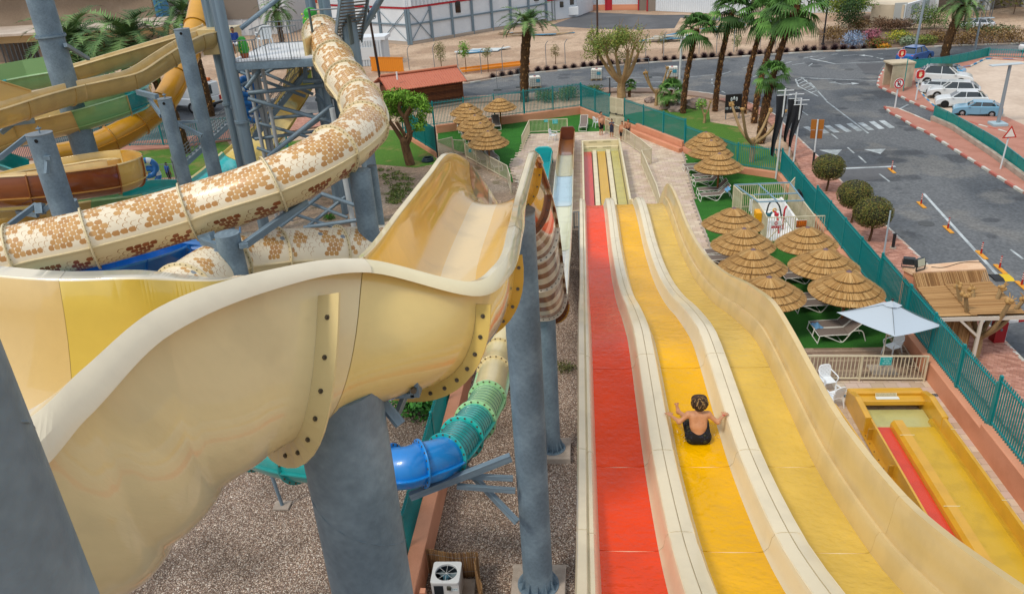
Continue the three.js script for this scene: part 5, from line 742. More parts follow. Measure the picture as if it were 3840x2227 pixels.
{ const t = thing('drain_channel', 'narrow grated drain across the tiles by the kids slide', 'drain'); mesh('channel_frame', cbox(4.6, .02, .16, 9.9, .03, -24.25, .004), steel, t); for (let i = 0; i < 60; i++) mesh('slot', box(.03, .004, .1, 7.75 + i * .075, .0425, -24.25), MSdark(), t); }
function MSdark() { return MSdark.m || (MSdark.m = MS({ color: 0x33383a, roughness: .9 })); }
tag(mesh('yellow_chute', trough(troughPath([S([7.7, .95, -22.6], [8.15, .8, -22.6], .35), S([8.05, .8, -20], [8.5, .65, -20], .35), S([8.4, .7, -16], [8.85, .6, -16], .35)]), 0, 2, [0xb98a20, 0xc29430, 0xd6a83c], { lip: .06 }), fibV), 'small mustard chute edge between racing slide wall and tiles', 'slide');
// ---------- pump cage ----------
{
const t = thing('pump_cage', 'cream railed pump enclosure with blue-grey top bars on the right turf', 'enclosure'), H = 1.35, x0 = 9.3, x1 = 11.65, zf = -38.65, zb = -43.9, cp = creamPaint, bl = MS({ color: 0x7fa0b4, roughness: .45 });
const side = (a, b) => { const A = v3(a), B = v3(b), d = B.clone().sub(A), L = d.length(); for (const y of [.06, H]) mesh('rail', bar(A.clone().setY(y), B.clone().setY(y), .045, .045), cp, t); const n = Math.round(L / .12); for (let i = 0; i <= n; i++) { const p = A.clone().lerp(B, i / n), o = mesh(i % 12 ? 'picket' : 'post', pickG, cp, t); o.position.set(p.x, .05, p.z); o.scale.set(i % 12 ? .75 : 2, H - .03, i % 12 ? .75 : 2); } };
side([x0, 0, zf], [x1, 0, zf]); side([x0, 0, zf], [x0, 0, -42.1]); side([x0, 0, -42.1], [8.75, 0, -42.5]); side([8.75, 0, -42.5], [8.55, 0, -43.9]); side([8.55, 0, -43.9], [x1, 0, zb - .1]); side([x1, 0, zf], [x1, 0, zb]); side([x1, 0, zb], [12.2, 0, -45]); side([x1, 0, zf], [12.15, 0, zf]);
for (const [a, b] of [[[x0, H + .05, -40.9], [x1, H + .05, -40.9]], [[x0, H + .05, -42.1], [x1, H + .05, -42.1]], [[8.55, H + .05, -43.9], [x1, H + .05, zb - .1]], [[x0, H + .05, -40.9], [8.6, H + .05, -43.9]], [[x1, H + .05, -40.9], [x1, H + .05, zb]], [[10.3, H + .05, -40.9], [9.9, H + .05, -43.9]]]) mesh('top_bar', bar(a, b, .06, .06), bl, t);
mesh('pit_wall', [box(.12, .9, 4.6, 11.1, .3, -41.1), box(1.7, .8, .12, 10.2, .3, -43.3), box(1.6, .02, 4.4, 10.2, .03, -41)], MS({ color: 0xe4e6e6, roughness: .8 }), t);
mesh('gate_brace', bar([9.42, .15, zf + .03], [10.25, 1.2, zf + .03], .035, .035), cp, t);
}
{
const t = thing('pump_pipework', 'red pump pipes with valve and hose inside the pump cage', 'pipework', [10.1, 0, -40.6]), red = MS({ color: 0xb01c2a, roughness: .4 }), blk = MS({ color: 0x17181a, roughness: .6 });
mesh('riser_pipe', pipe([[.45, .02, .3], [.45, 1.0, .3], [.5, 1.15, .2], [.62, 1.2, 0]], .05, 20, 10), red, t); mesh('manifold', [pipe([[.1, .02, .9], [.12, .5, .5], [.1, .85, .1], [.0, .9, -.2]], .055, 18, 10), rod([.02, .45, .55], [.22, .45, .55], .1, .1, 12), rod([.0, .82, .15], [.2, .82, .15], .09, .09, 12)], red, t); mesh('motor', [rod([-.3, .55, -.5], [-.05, .55, -.5], .13, .13, 14), rod([-.1, .55, -.5], [-.02, .75, -.4], .06, .06, 10)], MS({ color: 0x1f5f6c, roughness: .5 }), t); mesh('valve_wheel', new THREE.TorusGeometry(.1, .03, 8, 18).rotateY(.4).translate(.05, .95, -.15), MS({ color: 0xd9a512, roughness: .5 }), t); mesh('hose', pipe([[-.3, .5, -.5], [-.1, 1.1, -.8], [.2, 1.2, -.9], [.4, 1.0, -.6], [.5, .4, -.3]], .04, 24, 8), blk, t);
}
{ const t = thing('electric_cabinet', 'bright yellow metal box on the side of the pump cage', 'cabinet', [9.12, .62, -39.95]); mesh('housing', cbox(.28, .95, .62, 0, .15, 0, .02), MS({ color: 0xe9a60c, roughness: .45 }), t); mesh('door', cbox(.02, .8, .5, -.15, .12, 0, .005), MS({ color: 0xe3a010, roughness: .4 }), t); mesh('sticker', cbox(.01, .2, .2, -.165, .25, 0, .002), MS({ color: 0xf0dc60, roughness: .5 }), t); }
signBoard('warning_sign', 'white no entry sign with red band on the pump cage gate', 'sign', [9.75, .98, -38.58], 0, .5, .4, printMat(160, 128, (x, w, h) => { x.fillStyle = '#e8eef0'; x.fillRect(0, 0, w, h); x.fillStyle = '#c41428'; x.beginPath(); x.arc(80, 40, 32, 0, 7); x.fill(); x.fillStyle = '#fff'; x.fillRect(56, 33, 48, 14); x.fillStyle = '#c41428'; x.fillRect(0, 84, w, 44); x.strokeStyle = '#fff'; hebrew(x, 'אין כניסה', 150, 92, 26, 4); }));
signBoard('warning_sign', 'orange and brown lettered sign on the pump cage gate', 'sign', [11.0, .98, -38.58], 0, .52, .4, printMat(160, 128, (x, w, h) => { x.fillStyle = '#e0701a'; x.fillRect(0, 0, w, h); x.fillStyle = '#7a2c12'; x.fillRect(0, 88, w, 40); x.strokeStyle = '#3a1608'; hebrew(x, 'סדר לשיקול', 150, 12, 26, 5); hebrew(x, 'סכנה מכונת', 150, 50, 26, 5); x.strokeStyle = '#e8913a'; hebrew(x, 'כניסה לשומר', 150, 98, 16, 3); }));
{ const t = thing('hose_bundle', 'black hoses hung over the wall beside the pump cage', 'hose', [12.1, .2, -43.5]); const bm = MS({ color: 0x1a1c20, roughness: .6 }); for (let i = 0; i < 4; i++) mesh('hose', pipe([[0, .1, i * .15], [-.15, .6, i * .12 - .1], [.0, .85, i * .1 - .2], [.15, .6, i * .2 - .4], [.1, .1, i * .1 - .2]], .04, 20, 6, true), bm, t); }
{ const t = thing('hose_coil', 'blue-black coiled hose on the pebbles by the low wall', 'hose', [-11.36,0,-55.85]); for (let i = 0; i < 4; i++) mesh('coil', new THREE.TorusGeometry(.42 - i * .03, .05, 8, 28).rotateX(Math.PI / 2).translate(.02 * i, .06 + i * .07, .03 * (i % 2)), MS({ color: 0x16303c, roughness: .5 }), t); }
// ---------- air conditioner with reed screen ----------
{
const t = thing('air_conditioner', 'square white condenser unit with open top fan beside the salmon wall', 'air conditioner', [-3.72, 0, -14.95], .02), gm = MS({ color: 0xc9cdce, roughness: .5 });
const sh = new THREE.Shape(); const rq = (s, a, r) => { s.moveTo(-a + r, -a); s.lineTo(a - r, -a); s.quadraticCurveTo(a, -a, a, -a + r); s.lineTo(a, a - r); s.quadraticCurveTo(a, a, a - r, a); s.lineTo(-a + r, a); s.quadraticCurveTo(-a, a, -a, a - r); s.lineTo(-a, -a + r); s.quadraticCurveTo(-a, -a, -a + r, -a); }; rq(sh, .36, .07); const ho = new THREE.Path(); ho.absarc(0, 0, .295, 0, Math.PI * 2, true); sh.holes.push(ho);
mesh('top_plate', new THREE.ExtrudeGeometry(sh, { depth: .05, bevelEnabled: true, bevelSize: .012, bevelThickness: .012, bevelSegments: 2, curveSegments: 20 }).rotateX(-Math.PI / 2).translate(0, .8, 0), gm, t);
mesh('cabinet', [box(.7, .78, .02, 0, .4, .345), box(.02, .78, .69, -.345, .4, 0), box(.02, .78, .69, .345, .4, 0), box(.7, .78, .02, 0, .4, -.345), box(.68, .02, .68, 0, .3, 0)], gm, t);
const dk = MS({ color: 0x16222a, roughness: .6 }); mesh('fan_shroud', [new THREE.CylinderGeometry(.3, .3, .4, 32, 1, true).translate(0, .62, 0), new THREE.CircleGeometry(.3, 32).rotateX(-Math.PI / 2).translate(0, .5, 0)], MS({ color: 0x16222a, roughness: .6, side: THREE.DoubleSide }), t);
mesh('fan_hub', new THREE.CylinderGeometry(.09, .1, .08, 24).translate(0, .7, 0), MS({ color: 0x356073, roughness: .5 }), t); for (let i = 0; i < 3; i++) mesh('fan_blade', ext([[.07, -.05], [.27, -.12], [.29, .06], [.08, .06]], .012).rotateX(-Math.PI / 2 + .3).rotateY(i * 2.094 + .4).translate(0, .68, 0), MS({ color: 0x6f7f86, roughness: .5 }), t);
for (let i = 0; i < 4; i++) mesh('guard_wire', rod([Math.cos(i * .785) * .3, .82, Math.sin(i * .785) * .3], [-Math.cos(i * .785) * .3, .82, -Math.sin(i * .785) * .3], .005, .005, 5), gm, t);
mesh('control_panel', cbox(.24, .5, .012, -.17, .5, .36, .004), dk, t); mesh('switch_box', cbox(.1, .12, .05, .1, .68, .37, .01), MS({ color: 0x3a3c30, roughness: .6 }), t); mesh('label_print', new THREE.PlaneGeometry(.17, .09).translate(.24, .62, .3565), printMat(96, 48, (x, w, h) => { x.fillStyle = '#cfe0e6'; x.fillRect(0, 0, w, h); x.strokeStyle = '#1c4a66'; hebrew(x, 'אלארי', 88, 12, 18, 3); }), t);
tag(mesh('concrete_pad', cbox(1.1, .1, 1.0, -3.6, .04, -15.0, .02), concrete), 'concrete pad under the condenser unit', 'slab');
}
{
const t = thing('reed_screen', 'curved screen of brown reeds standing round the condenser unit', 'screen'), r = rng(61), reed = [0x7a5a38, 0x6a4a2c, 0x8c6a44, 0x94744c].map(c => MS({ color: c, roughness: .9 })), path = [[-4.38, 0, -15.75], [-4.1, 0, -15.72], [-3.6, 0, -15.62], [-3.1, 0, -15.66], [-2.98, 0, -15.6], [-3.02, 0, -15.3], [-2.9, 0, -14.9], [-2.75, 0, -14.5], [-2.78, 0, -14.1]], cv = curve(path), L = cv.getLength(), n = 120, g = new THREE.CylinderGeometry(.013, .014, 1, 6).translate(0, .5, 0);
for (let i = 0; i < n; i++) { const p = cv.getPointAt(i / (n - 1)), o = mesh('reed', g, reed[Math.floor(r() * 4)], t); o.position.set(p.x, .0, p.z + (r() - .5) * .008); o.scale.y = .86 + (r() - .5) * .05; o.rotation.z = (r() - .5) * .03; }
for (const y of [.2, .7]) mesh('binding_wire', pipe(path.map(p => [p[0], y, p[2] + .014]), .004, 60, 4), steel, t);
}
tag(mesh('timber_block', metreUV(cbox(.14, .9, .16, -4.22, .45, -14.3, .01).rotateZ(0)), salmonWall), 'short salmon post against the long salmon wall by the condenser', 'post');
// ---------- vehicles ----------
const glassM = MP({ color: 0x1b2a30, roughness: .08, metalness: 0, clearcoat: 1, clearcoatRoughness: .05 }), tyreM = MS({ color: 0x17181a, roughness: .9 }), rimM = MS({ color: 0xb9bec2, roughness: .35, metalness: .7 }), blackTrim = MS({ color: 0x1c1e20, roughness: .7 }), redLamp = MP({ color: 0xb0141a, roughness: .2, clearcoat: 1 }), whiteLamp = MP({ color: 0xd8e0e4, roughness: .12, clearcoat: 1 }), plateY = MS({ color: 0xe2a818, roughness: .5 });
const paintOf = c => MP({ color: c, roughness: .35, clearcoat: 1, clearcoatRoughness: .06, metalness: .1 });
// body from a side outline with wheel arches, bevelled; glasshouse lofted on it; x is forward
function car(label, color, { L = 4.4, W = 1.8, H = 1.5, belt = .98, hood = .98, roofColor, rim = rimM, suv = 0, wb = 2.65, group } = {}) {
const t = thing('parked_car', label, 'car', [0, 0, 0], 0, group), P = paintOf(color), rw = suv ? .36 : .325, f = L / 2, gc = .2 + suv * .05, xf = wb / 2, xr = -wb / 2;
const sh = new THREE.Shape(); sh.moveTo(-f + .06, gc + .12); sh.lineTo(xr - rw - .05, gc); sh.absarc(xr, rw, rw + .06, Math.PI - .2, .2, true); sh.lineTo(xf - rw - .05, gc - .02); sh.absarc(xf, rw, rw + .06, Math.PI - .2, .2, true); sh.lineTo(f - .08, gc + .05); sh.quadraticCurveTo(f, .45, f - .03, .62); sh.quadraticCurveTo(f - .1, .8, f - .5, .88); sh.lineTo(f - 1.25, hood); sh.lineTo(-f + .35, belt + .1); sh.quadraticCurveTo(-f + .02, belt + .05, -f + .02, belt - .15); sh.quadraticCurveTo(-f - .03, .5, -f + .06, gc + .12);
const g = new THREE.ExtrudeGeometry(sh, { depth: W - .2, bevelEnabled: true, bevelSize: .06, bevelThickness: .1, bevelSegments: 3, curveSegments: 10 }).translate(0, 0, -(W - .2) / 2); mesh('body', g, P, t);
// glasshouse: base at belt, roof narrower
const xs = [[-f + .1, belt + .04, 0], [-f + .55, H - .2, .9], [-f + 1.1, H - .04, 1], [-.2, H, 1], [.3, H - .05, 1], [f - 1.35, hood + .08, .35], [f - 1.1, hood - .02, 0]], hw = W / 2 - .06, pos = [], ix = [];
const rows = xs.map(([x, y, k]) => { const b = belt - .02, top = lerp(hw, hw - .2, clamp((y - b) / (H - b))); return [[x, b, hw], [x, y, top], [x, y, -top], [x, b, -hw]]; });
rows.forEach(r => r.forEach(p => pos.push(...p))); for (let i = 0; i < rows.length - 1; i++) for (let j = 0; j < 3; j++) { const a = i * 4 + j, b = a + 1, c = a + 4, d = b + 4; ix.push(a, c, b, b, c, d); }
const gg = new THREE.BufferGeometry(); gg.setAttribute('position', new THREE.Float32BufferAttribute(pos, 3)); gg.setIndex(ix); mesh('windows', toCreasedNormals(gg, .5), glassM, t);
const RP = roofColor !== undefined ? paintOf(roofColor) : P, tw = hw - .2; mesh('roof', [cbox(1.75 + (L - 4.4) * .4, .05, tw * 2 + .03, -.38, H - .0, 0, .02)], RP, t);
for (const s of [-1, 1]) { for (const [a, b] of [[[f - 1.24, hood, s * (hw + .005)], [.28, H - .03, s * (tw + .01)]], [[-.28, belt, s * (hw + .005)], [-.3, H - .01, s * (tw + .01)]], [[-f + .5, belt + .05, s * (hw + .002)], [-f + .85, H - .04, s * (tw + .01)]]]) mesh('pillar', bar(a, b, .05, .09), P, t); mesh('mirror', cbox(.16, .13, .18, f - 1.45, belt + .08, s * (W / 2 + .06), .04), P, t); mesh('door_handle', cbox(.16, .03, .02, -.55, belt - .12, s * (W / 2 + .01), .006), P, t); mesh('door_seam', box(.012, .55, .008, -.26, belt - .35, s * (W / 2 - .001)), blackTrim, t); mesh('headlight', cbox(.34, .12, .3, f - .25, .7, s * (W / 2 - .22), .04), whiteLamp, t); mesh('tail_light', cbox(.2, .2, .26, -f + .1, belt - .06, s * (W / 2 - .16), .04), redLamp, t); mesh('sill', cbox(wb - .8, .09, .04, 0, gc + .05, s * (W / 2 - .02), .01), blackTrim, t);
for (const x of [xf, xr]) { const w = mesh('wheel', [lathe([[rw * .62, -.1], [rw * .95, -.11], [rw, -.07], [rw, .07], [rw * .95, .11], [rw * .62, .1]], 26).rotateX(Math.PI / 2)], tyreM, t); w.position.set(x, rw, s * (W / 2 - .12)); mesh('rim', [lathe([[0, .06], [rw * .2, .07], [rw * .62, .04], [rw * .64, -.02]], 24).rotateX(Math.PI / 2 * s)].concat([0, 1, 2, 3, 4].map(i => box(rw * .56, .07, .03).translate(rw * .32, 0, s * .085).rotateZ(i * 1.2566))), rim, w); } }
mesh('grille', cbox(.05, .16, .9, f - .01, .5, 0, .02), blackTrim, t); mesh('number_plate', cbox(.02, .11, .5, -f - .02, .62, 0, .004), plateY, t); mesh('number_plate', cbox(.02, .11, .5, f + .02, .4, 0, .004), plateY, t);
t.userData.wb = wb; t.userData.W = W; return t;
}
// stand a car on the ground by the contact points of its camera-side wheels
function park(t, front, rear, right = false, y = .012) { const d = [front[0] - rear[0], front[2] - rear[2]], n = Math.hypot(...d), s = n / t.userData.wb, ry = -Math.atan2(d[1], d[0]), k = (right ? -1 : 1) * (t.userData.W / 2 - .1) * s, nx = d[1] / n, nz = -d[0] / n; t.position.set((front[0] + rear[0]) / 2 + nx * k, y, (front[2] + rear[2]) / 2 + nz * k); t.rotation.y = ry; t.scale.setScalar(s); delete t.userData.wb; delete t.userData.W; return t; }
const CG = 'cars parked in the sandy car park';
park(car('pale blue hatchback with silver wheels at the end of the parked row', 0x6fa8c6, { L: 4.45, H: 1.47, group: CG }), [29,0,-62.75], [30.83,0,-62.02], true);
park(car('white hatchback with black turbine wheels beside the pale blue car', 0xdfe6ea, { L: 4.6, H: 1.58, wb: 2.9, suv: 1, rim: blackTrim, group: CG }), [28.89,0,-65.68], [31.11,0,-64.95], true);
park(car('white crossover with dark lower grille in the parked row', 0xdde3e6, { L: 4.55, H: 1.65, suv: 1, wb: 2.7, group: CG }), [29.53,0,-68.84], [31.64,0,-67.89], true);
park(car('white saloon with red tail lamps facing the sandy lot', 0xd9e1e6, { L: 4.8, H: 1.46, wb: 2.8, group: CG }), [31.52,0,-70.05], [29.66,0,-70.8]);
park(car('white off-roader with black roof and wheel arches', 0xdfe4e6, { L: 4.6, H: 1.68, suv: 1, roofColor: 0x24282c, wb: 2.69, group: CG }), [33.19,0,-73.2], [30.72,0,-74.16]);
park(car('bright blue car with dark roof behind the black-roofed off-roader', 0x2d8fc0, { L: 4.2, H: 1.5, roofColor: 0x2a3a44, wb: 2.6, group: CG }), [32.43,0,-77.41], [34.05,0,-76.33], true);
{ const c = car('bright blue sport utility car driving along the main road', 0x125ca8, { L: 4.35, H: 1.6, suv: 1, wb: 2.62 }); c.name = numbered('moving_car'); park(c, [34.3,0,-87.03], [32.39,0,-85.28], true, 0); }
{ const c = car('white crossover standing by the green hedge beyond the road', 0xdfe5ee, { L: 4.4, H: 1.6, suv: 1, wb: 2.65 }); park(c, [47.15,0,-105.06], [48.54,0,-103.56], true, 0); }
{ const c = car('white car on the far side of the fence at the road end', 0xe0e4e6, { L: 4.4, H: 1.5, wb: 2.65 }); park(c, [47.53,0,-89.35], [45.9,0,-88.78], true, 0); }
{ // white pickup with canopy
const t = thing('pickup_truck', 'white pickup truck with boxy canopy and orange tube on its roof', 'truck', [0, 0, 0]), P = paintOf(0xe2e8ea), rw = .36;
mesh('body', [cbox(5.0, .55, 1.75, 0, .72, 0, .08), cbox(1.3, .25, 1.7, 1.85, 1.0, 0, .1)], P, t); mesh('cab', ext([[-.55, 0], [1.35, 0], [.75, .68], [-.5, .72]], 1.6, .05).translate(.1, .98, 0), P, t);
mesh('canopy', cbox(2.1, .9, 1.66, -1.45, 1.42, 0, .06), P, t); for (const s of [-1, 1]) { mesh('side_window', ext([[-.35, 0], [.95, 0], [.6, .45], [-.32, .47]], .02).translate(.2, 1.1, s * .865), glassM, t); for (const x of [1.55, -1.55]) { const w = mesh('wheel', lathe([[.2, -.11], [rw * .95, -.12], [rw, -.07], [rw, .07], [rw * .95, .12], [.2, .11]], 24).rotateX(Math.PI / 2), tyreM, t); w.position.set(x, rw, s * .78); mesh('rim', new THREE.CylinderGeometry(.21, .21, .16, 18).rotateX(Math.PI / 2), rimM, w); } mesh('tail_light', cbox(.06, .3, .14, -2.52, .8, s * .78, .02), redLamp, t); }
mesh('rear_window', cbox(.02, .6, .6, -2.515, 1.45, -.1, .02), glassM, t); mesh('bumper', cbox(.2, .14, 1.7, -2.6, .5, 0, .03), blackTrim, t); mesh('number_plate', cbox(.02, .12, .5, -2.53, .66, 0, .004), plateY, t); mesh('roof_tube', rod([-2.4, 2.05, .3], [.6, 2.05, .3], .12, .12, 12), MS({ color: 0xd26a2c, roughness: .6 }), t); mesh('roof_rack', [rod([-2.2, 1.93, -.7], [-2.2, 1.93, .7], .03), rod([-.6, 1.93, -.7], [-.6, 1.93, .7], .03)], steel, t);
t.userData.wb = 3.1; t.userData.W = 1.75; park(t, [-41.74,0,-79.82], [-37.45,0,-78], false, 0); t.scale.multiplyScalar(1.0);
}
// ---------- vegetation ----------
const leafMat = (c, tr = .3) => MP({ color: 0xffffff, vertexColors: true, roughness: .85, side: THREE.DoubleSide });
const leafV = leafMat(), barkM = MS({ roughness: 1, map: mottle(0x7d5f42, 0x4c3724, 1.2, { seed: 171, grain: 40 }), bumpMap: fine(2), bumpScale: .02 }), paleBark = MS({ roughness: 1, map: mottle(0xb59b72, 0x8e744e, 1, { seed: 173, grain: 40 }), bumpMap: fine(2), bumpScale: .015 }), shagM = MS({ color: 0xffffff, vertexColors: true, roughness: 1, side: THREE.DoubleSide });
function colored(g, c) { const n = g.attributes.position.count, a = new Float32Array(n * 3); for (let i = 0; i < n; i++) a.set(c, i * 3); g.setAttribute('color', new THREE.BufferAttribute(a, 3)); return g; }
class Leaves { constructor() { this.p = []; this.c = []; } tri(a, b, c, col) { this.p.push(...a, ...b, ...c); for (let i = 0; i < 3; i++) this.c.push(...col); } quad(a, b, c, d, col) { this.tri(a, b, c, col); this.tri(a, c, d, col); } geo() { const g = new THREE.BufferGeometry(); g.setAttribute('position', new THREE.Float32BufferAttribute(this.p, 3)); g.setAttribute('color', new THREE.Float32BufferAttribute(this.c, 3)); g.computeVertexNormals(); return g; } }
const cl = h => { const c = new THREE.Color(h); return [c.r, c.g, c.b]; }, vary = (c, r, a = .25) => { const k = 1 - a + 2 * a * r(); return c.map(x => x * k); };
// shaggy palm trunk with old leaf bases
function palmTrunk(h, r0, r1, lean, seed, cols = [0x6a4526, 0x8a6036, 0x4c331d, 0x9c7444]) {
const r = rng(seed), core = [], L = new Leaves(), N = Math.round(h * 5); const P = k => new THREE.Vector3(lean[0] * k * k, h * k, lean[1] * k * k);
const pts = []; for (let i = 0; i <= 8; i++) pts.push(P(i / 8)); const cv = curve(pts); const tg = new THREE.TubeGeometry(cv, 24, 1, 12, false); { const p = tg.attributes.position, u = tg.attributes.uv; for (let i = 0; i < p.count; i++) { const k = u.getX(i), c = cv.getPointAt(k), rad = lerp(r0, r1, k) * (1 + .12 * Math.sin(k * h * 9)); p.setXYZ(i, c.x + (p.getX(i) - c.x) * rad, c.y + (p.getY(i) - c.y) * rad, c.z + (p.getZ(i) - c.z) * rad); } tg.computeVertexNormals(); }
const C0 = cols.map(cl);
for (let i = 0; i < N; i++) for (let j = 0; j < 9; j++) { const k = (i + r()) / N, a = j * .698 + i * 1.1 + r() * .5, c = P(k), rad = lerp(r0, r1, k) * .95, dx = Math.cos(a), dz = Math.sin(a), w = .05 + .04 * r(), o = rad + .07 + .06 * r(), len = .14 + .14 * r(), col = vary(C0[Math.floor(r() * 4)], r, .3); L.tri([c.x + dx * rad - dz * w, c.y, c.z + dz * rad + dx * w], [c.x + dx * rad + dz * w, c.y, c.z + dz * rad - dx * w], [c.x + dx * o, c.y + (r() < .6 ? len : -len), c.z + dz * o], col); }
return [colored(tg, cl(cols[2])), L.geo()];
}
function fanCrown(R, n, seed, cols = [0x45702c, 0x365a24, 0x5c8a3c]) {
const r = rng(seed), L = new Leaves(), C0 = cols.map(cl);
for (let i = 0; i < n; i++) {
const a = i * 2.399 + r() * .4, el = lerp(1.6, -.85, Math.pow(i / n, 1.1)) + (r() - .5) * .5, stem = R * lerp(.35, .62, i / n), D = new THREE.Vector3(Math.cos(a) * Math.cos(el), Math.sin(el), Math.sin(a) * Math.cos(el)), s = new THREE.Vector3().crossVectors(D, UP).normalize(), u = new THREE.Vector3().crossVectors(s, D), c = D.clone().multiplyScalar(stem), col = vary(C0[Math.floor(r() * 3)], r), B = c.clone().addScaledVector(s, .02), B2 = c.clone().addScaledVector(s, -.02);
L.tri([s.x * .03, 0, s.z * .03], B.toArray(), B2.toArray(), cl(0x7a8a3c)); const m = 16, fr = R * .6;
for (let k = 0; k < m; k++) { const t = (k / (m - 1) - .5) * 3, dir = D.clone().multiplyScalar(Math.cos(t)).addScaledVector(s, Math.sin(t)).addScaledVector(u, -.12 - .2 * Math.abs(Math.sin(t))), w = new THREE.Vector3().crossVectors(dir, u).normalize().multiplyScalar(fr * .062), mid = c.clone().addScaledVector(dir, fr * .6), tip = c.clone().addScaledVector(dir, fr * (.9 + .15 * r())); tip.y -= fr * (.22 + .35 * r()); const cc = vary(col, r, .12); L.tri(c.toArray(), mid.clone().add(w).toArray(), mid.clone().sub(w).toArray(), cc); L.tri(mid.clone().add(w).toArray(), tip.toArray(), mid.clone().sub(w).toArray(), cc); }
}
return L.geo();
}
function featherCrown(R, n, seed, cols = [0x4a6a3a, 0x3a5a30, 0x66864c], spread = 1) {
const r = rng(seed), L = new Leaves(), C0 = cols.map(cl);
for (let i = 0; i < n; i++) {
const a = i * 2.399 + r() * .3, el = lerp(1.45, -.2 * spread, Math.pow(i / n, .9)) + (r() - .5) * .2, len = R * (.8 + .3 * r()), col = vary(C0[Math.floor(r() * 3)], r), N = 26; let p = new THREE.Vector3(0, 0, 0), e = el; const h = new THREE.Vector3(Math.cos(a), 0, Math.sin(a)), side = new THREE.Vector3(-Math.sin(a), 0, Math.cos(a));
for (let k = 0; k < N; k++) { const d = h.clone().multiplyScalar(Math.cos(e)).setY(Math.sin(e)), q = p.clone().addScaledVector(d, len / N); const t = k / N, up = new THREE.Vector3().crossVectors(side, d); if (t > .1) for (const s of [-1, 1]) { const ll = R * .2 * Math.sin(Math.PI * Math.min(1, .15 + t * .9)) * (.8 + .4 * r()) + .05, tip = p.clone().addScaledVector(side, s * ll * .8).addScaledVector(d, ll * .65).addScaledVector(up, ll * (.25 - .3 * r())); L.tri(p.toArray(), p.clone().addScaledVector(d, R * .036).toArray(), tip.toArray(), vary(col, r, .15)); } L.tri(p.clone().addScaledVector(side, .03).toArray(), p.clone().addScaledVector(side, -.03).toArray(), q.toArray(), cl(0x8a8a52)); p = q; e -= (1.6 + .5 * r()) / N; }
}
return L.geo();
}
// clump of small leaf faces spread through ellipsoids [x, y, z, rx, ry, rz, count]
function leafCloud(list, size, cols, seed, hollow = .35) {
const r = rng(seed), L = new Leaves(), C0 = cols.map(cl);
for (const [x, y, z, rx, ry, rz, n] of list) for (let i = 0; i < n; i++) {
const d = new THREE.Vector3(r() - .5, r() - .5, r() - .5).normalize(), k = hollow + (1 - hollow) * Math.sqrt(r()), c = [x + d.x * rx * k, y + d.y * ry * k, z + d.z * rz * k], a = new THREE.Vector3(r() - .5, r() - .5, r() - .5).normalize(), b = new THREE.Vector3().crossVectors(a, d).normalize(), s = size * (.6 + .8 * r()), col = vary(C0[Math.floor(r() * C0.length)], r, .25);
L.quad([c[0] - a.x * s, c[1] - a.y * s, c[2] - a.z * s], [c[0] + b.x * s * .5, c[1] + b.y * s * .5, c[2] + b.z * s * .5], [c[0] + a.x * s, c[1] + a.y * s, c[2] + a.z * s], [c[0] - b.x * s * .5, c[1] - b.y * s * .5, c[2] - b.z * s * .5], col);
}
return L.geo();
}
function limb(pts, r0, r1, n = 10) { const cv = curve(pts), g = new THREE.TubeGeometry(cv, n, 1, 8, false), p = g.attributes.position, u = g.attributes.uv; for (let i = 0; i < p.count; i++) { const k = u.getX(i), c = cv.getPointAt(k), rad = lerp(r0, r1, k); p.setXYZ(i, c.x + (p.getX(i) - c.x) * rad, c.y + (p.getY(i) - c.y) * rad, c.z + (p.getZ(i) - c.z) * rad); } g.computeVertexNormals(); const e = v3(pts[pts.length - 1]); return [g, new THREE.SphereGeometry(r1 * 1.02, 8, 6).translate(e.x, e.y, e.z)]; }
function fanPalm(label, p, h, lean, seed, R = 1.9, r0 = .24) { const t = thing('fan_palm', label, 'palm tree', [p[0], 0, p[2]], 0, 'fan palms by the roadside'); mesh('trunk', palmTrunk(h, r0, r0 * .8, lean, seed), shagM, t); mesh('crown', fanCrown(R * .9, 24, seed + 1), leafV, t).position.set(lean[0], h, lean[1]); return t; }
{ const hgt = (p, t) => t;
fanPalm('fan palm with the lowest full crown, beside the white lamp pole', [8.54,0,-67.58], 6.72, [.9, 0], 201, 2.0);
fanPalm('fan palm with slim bent trunk, second from the white lamp pole', [11.24,0,-67.89], 8.03, [1.0, 0], 203, 2.2);
fanPalm('fan palm rising behind the black billboard', [13.38,0,-66.71], 7.85, [1.3, 0], 205, 2.3);
fanPalm('fan palm between black billboard and pollarded tree', [13.58,0,-63.37], 7.97, [1.5, 0], 207, 2.2);
fanPalm('fan palm with the broadest crown, behind the flag poles', [13.18,0,-58.32], 9.27, [1.6, .2], 209, 2.5);
fanPalm('young fan palm with short trunk beside the pollarded stump', [7.36,0,-69.27], 1.61, [.35, 0], 211, 1.5, .16);
fanPalm('young fan palm beside the flag poles', [12.85,0,-57.46], 4.82, [.5, 0], 213, 1.5, .3);
fanPalm('small dark dwarf palm behind the big pale tree', [4.46,0,-74.84], 1.17, [.1, 0], 215, .7, .12); }
function datePalm(label, p, h, lean, seed, R = 3, r0 = .32, n = 34, spread = 1) { const t = thing('date_palm', label, 'palm tree', [p[0], 0, p[2]]); mesh('trunk', palmTrunk(h, r0, r0 * 1.05, lean, seed, [0x5e4426, 0x7a5a34, 0x453018, 0x8c6c42]), shagM, t); mesh('crown', featherCrown(R, n, seed + 1, undefined, spread), leafV, t).position.set(lean[0], h, lean[1]); return t; }
datePalm('date palm with shaggy trunk behind the teal back fence', [-5.33,0,-74.86], 6.71, [.6, 0], 221, 3.6, .4, 26, -2.2);
datePalm('date palm with bare shaggy trunk beside the teal car park fence', [37.72,0,-87.74], 4.91, [1.2, -.3], 223, 3, .42);
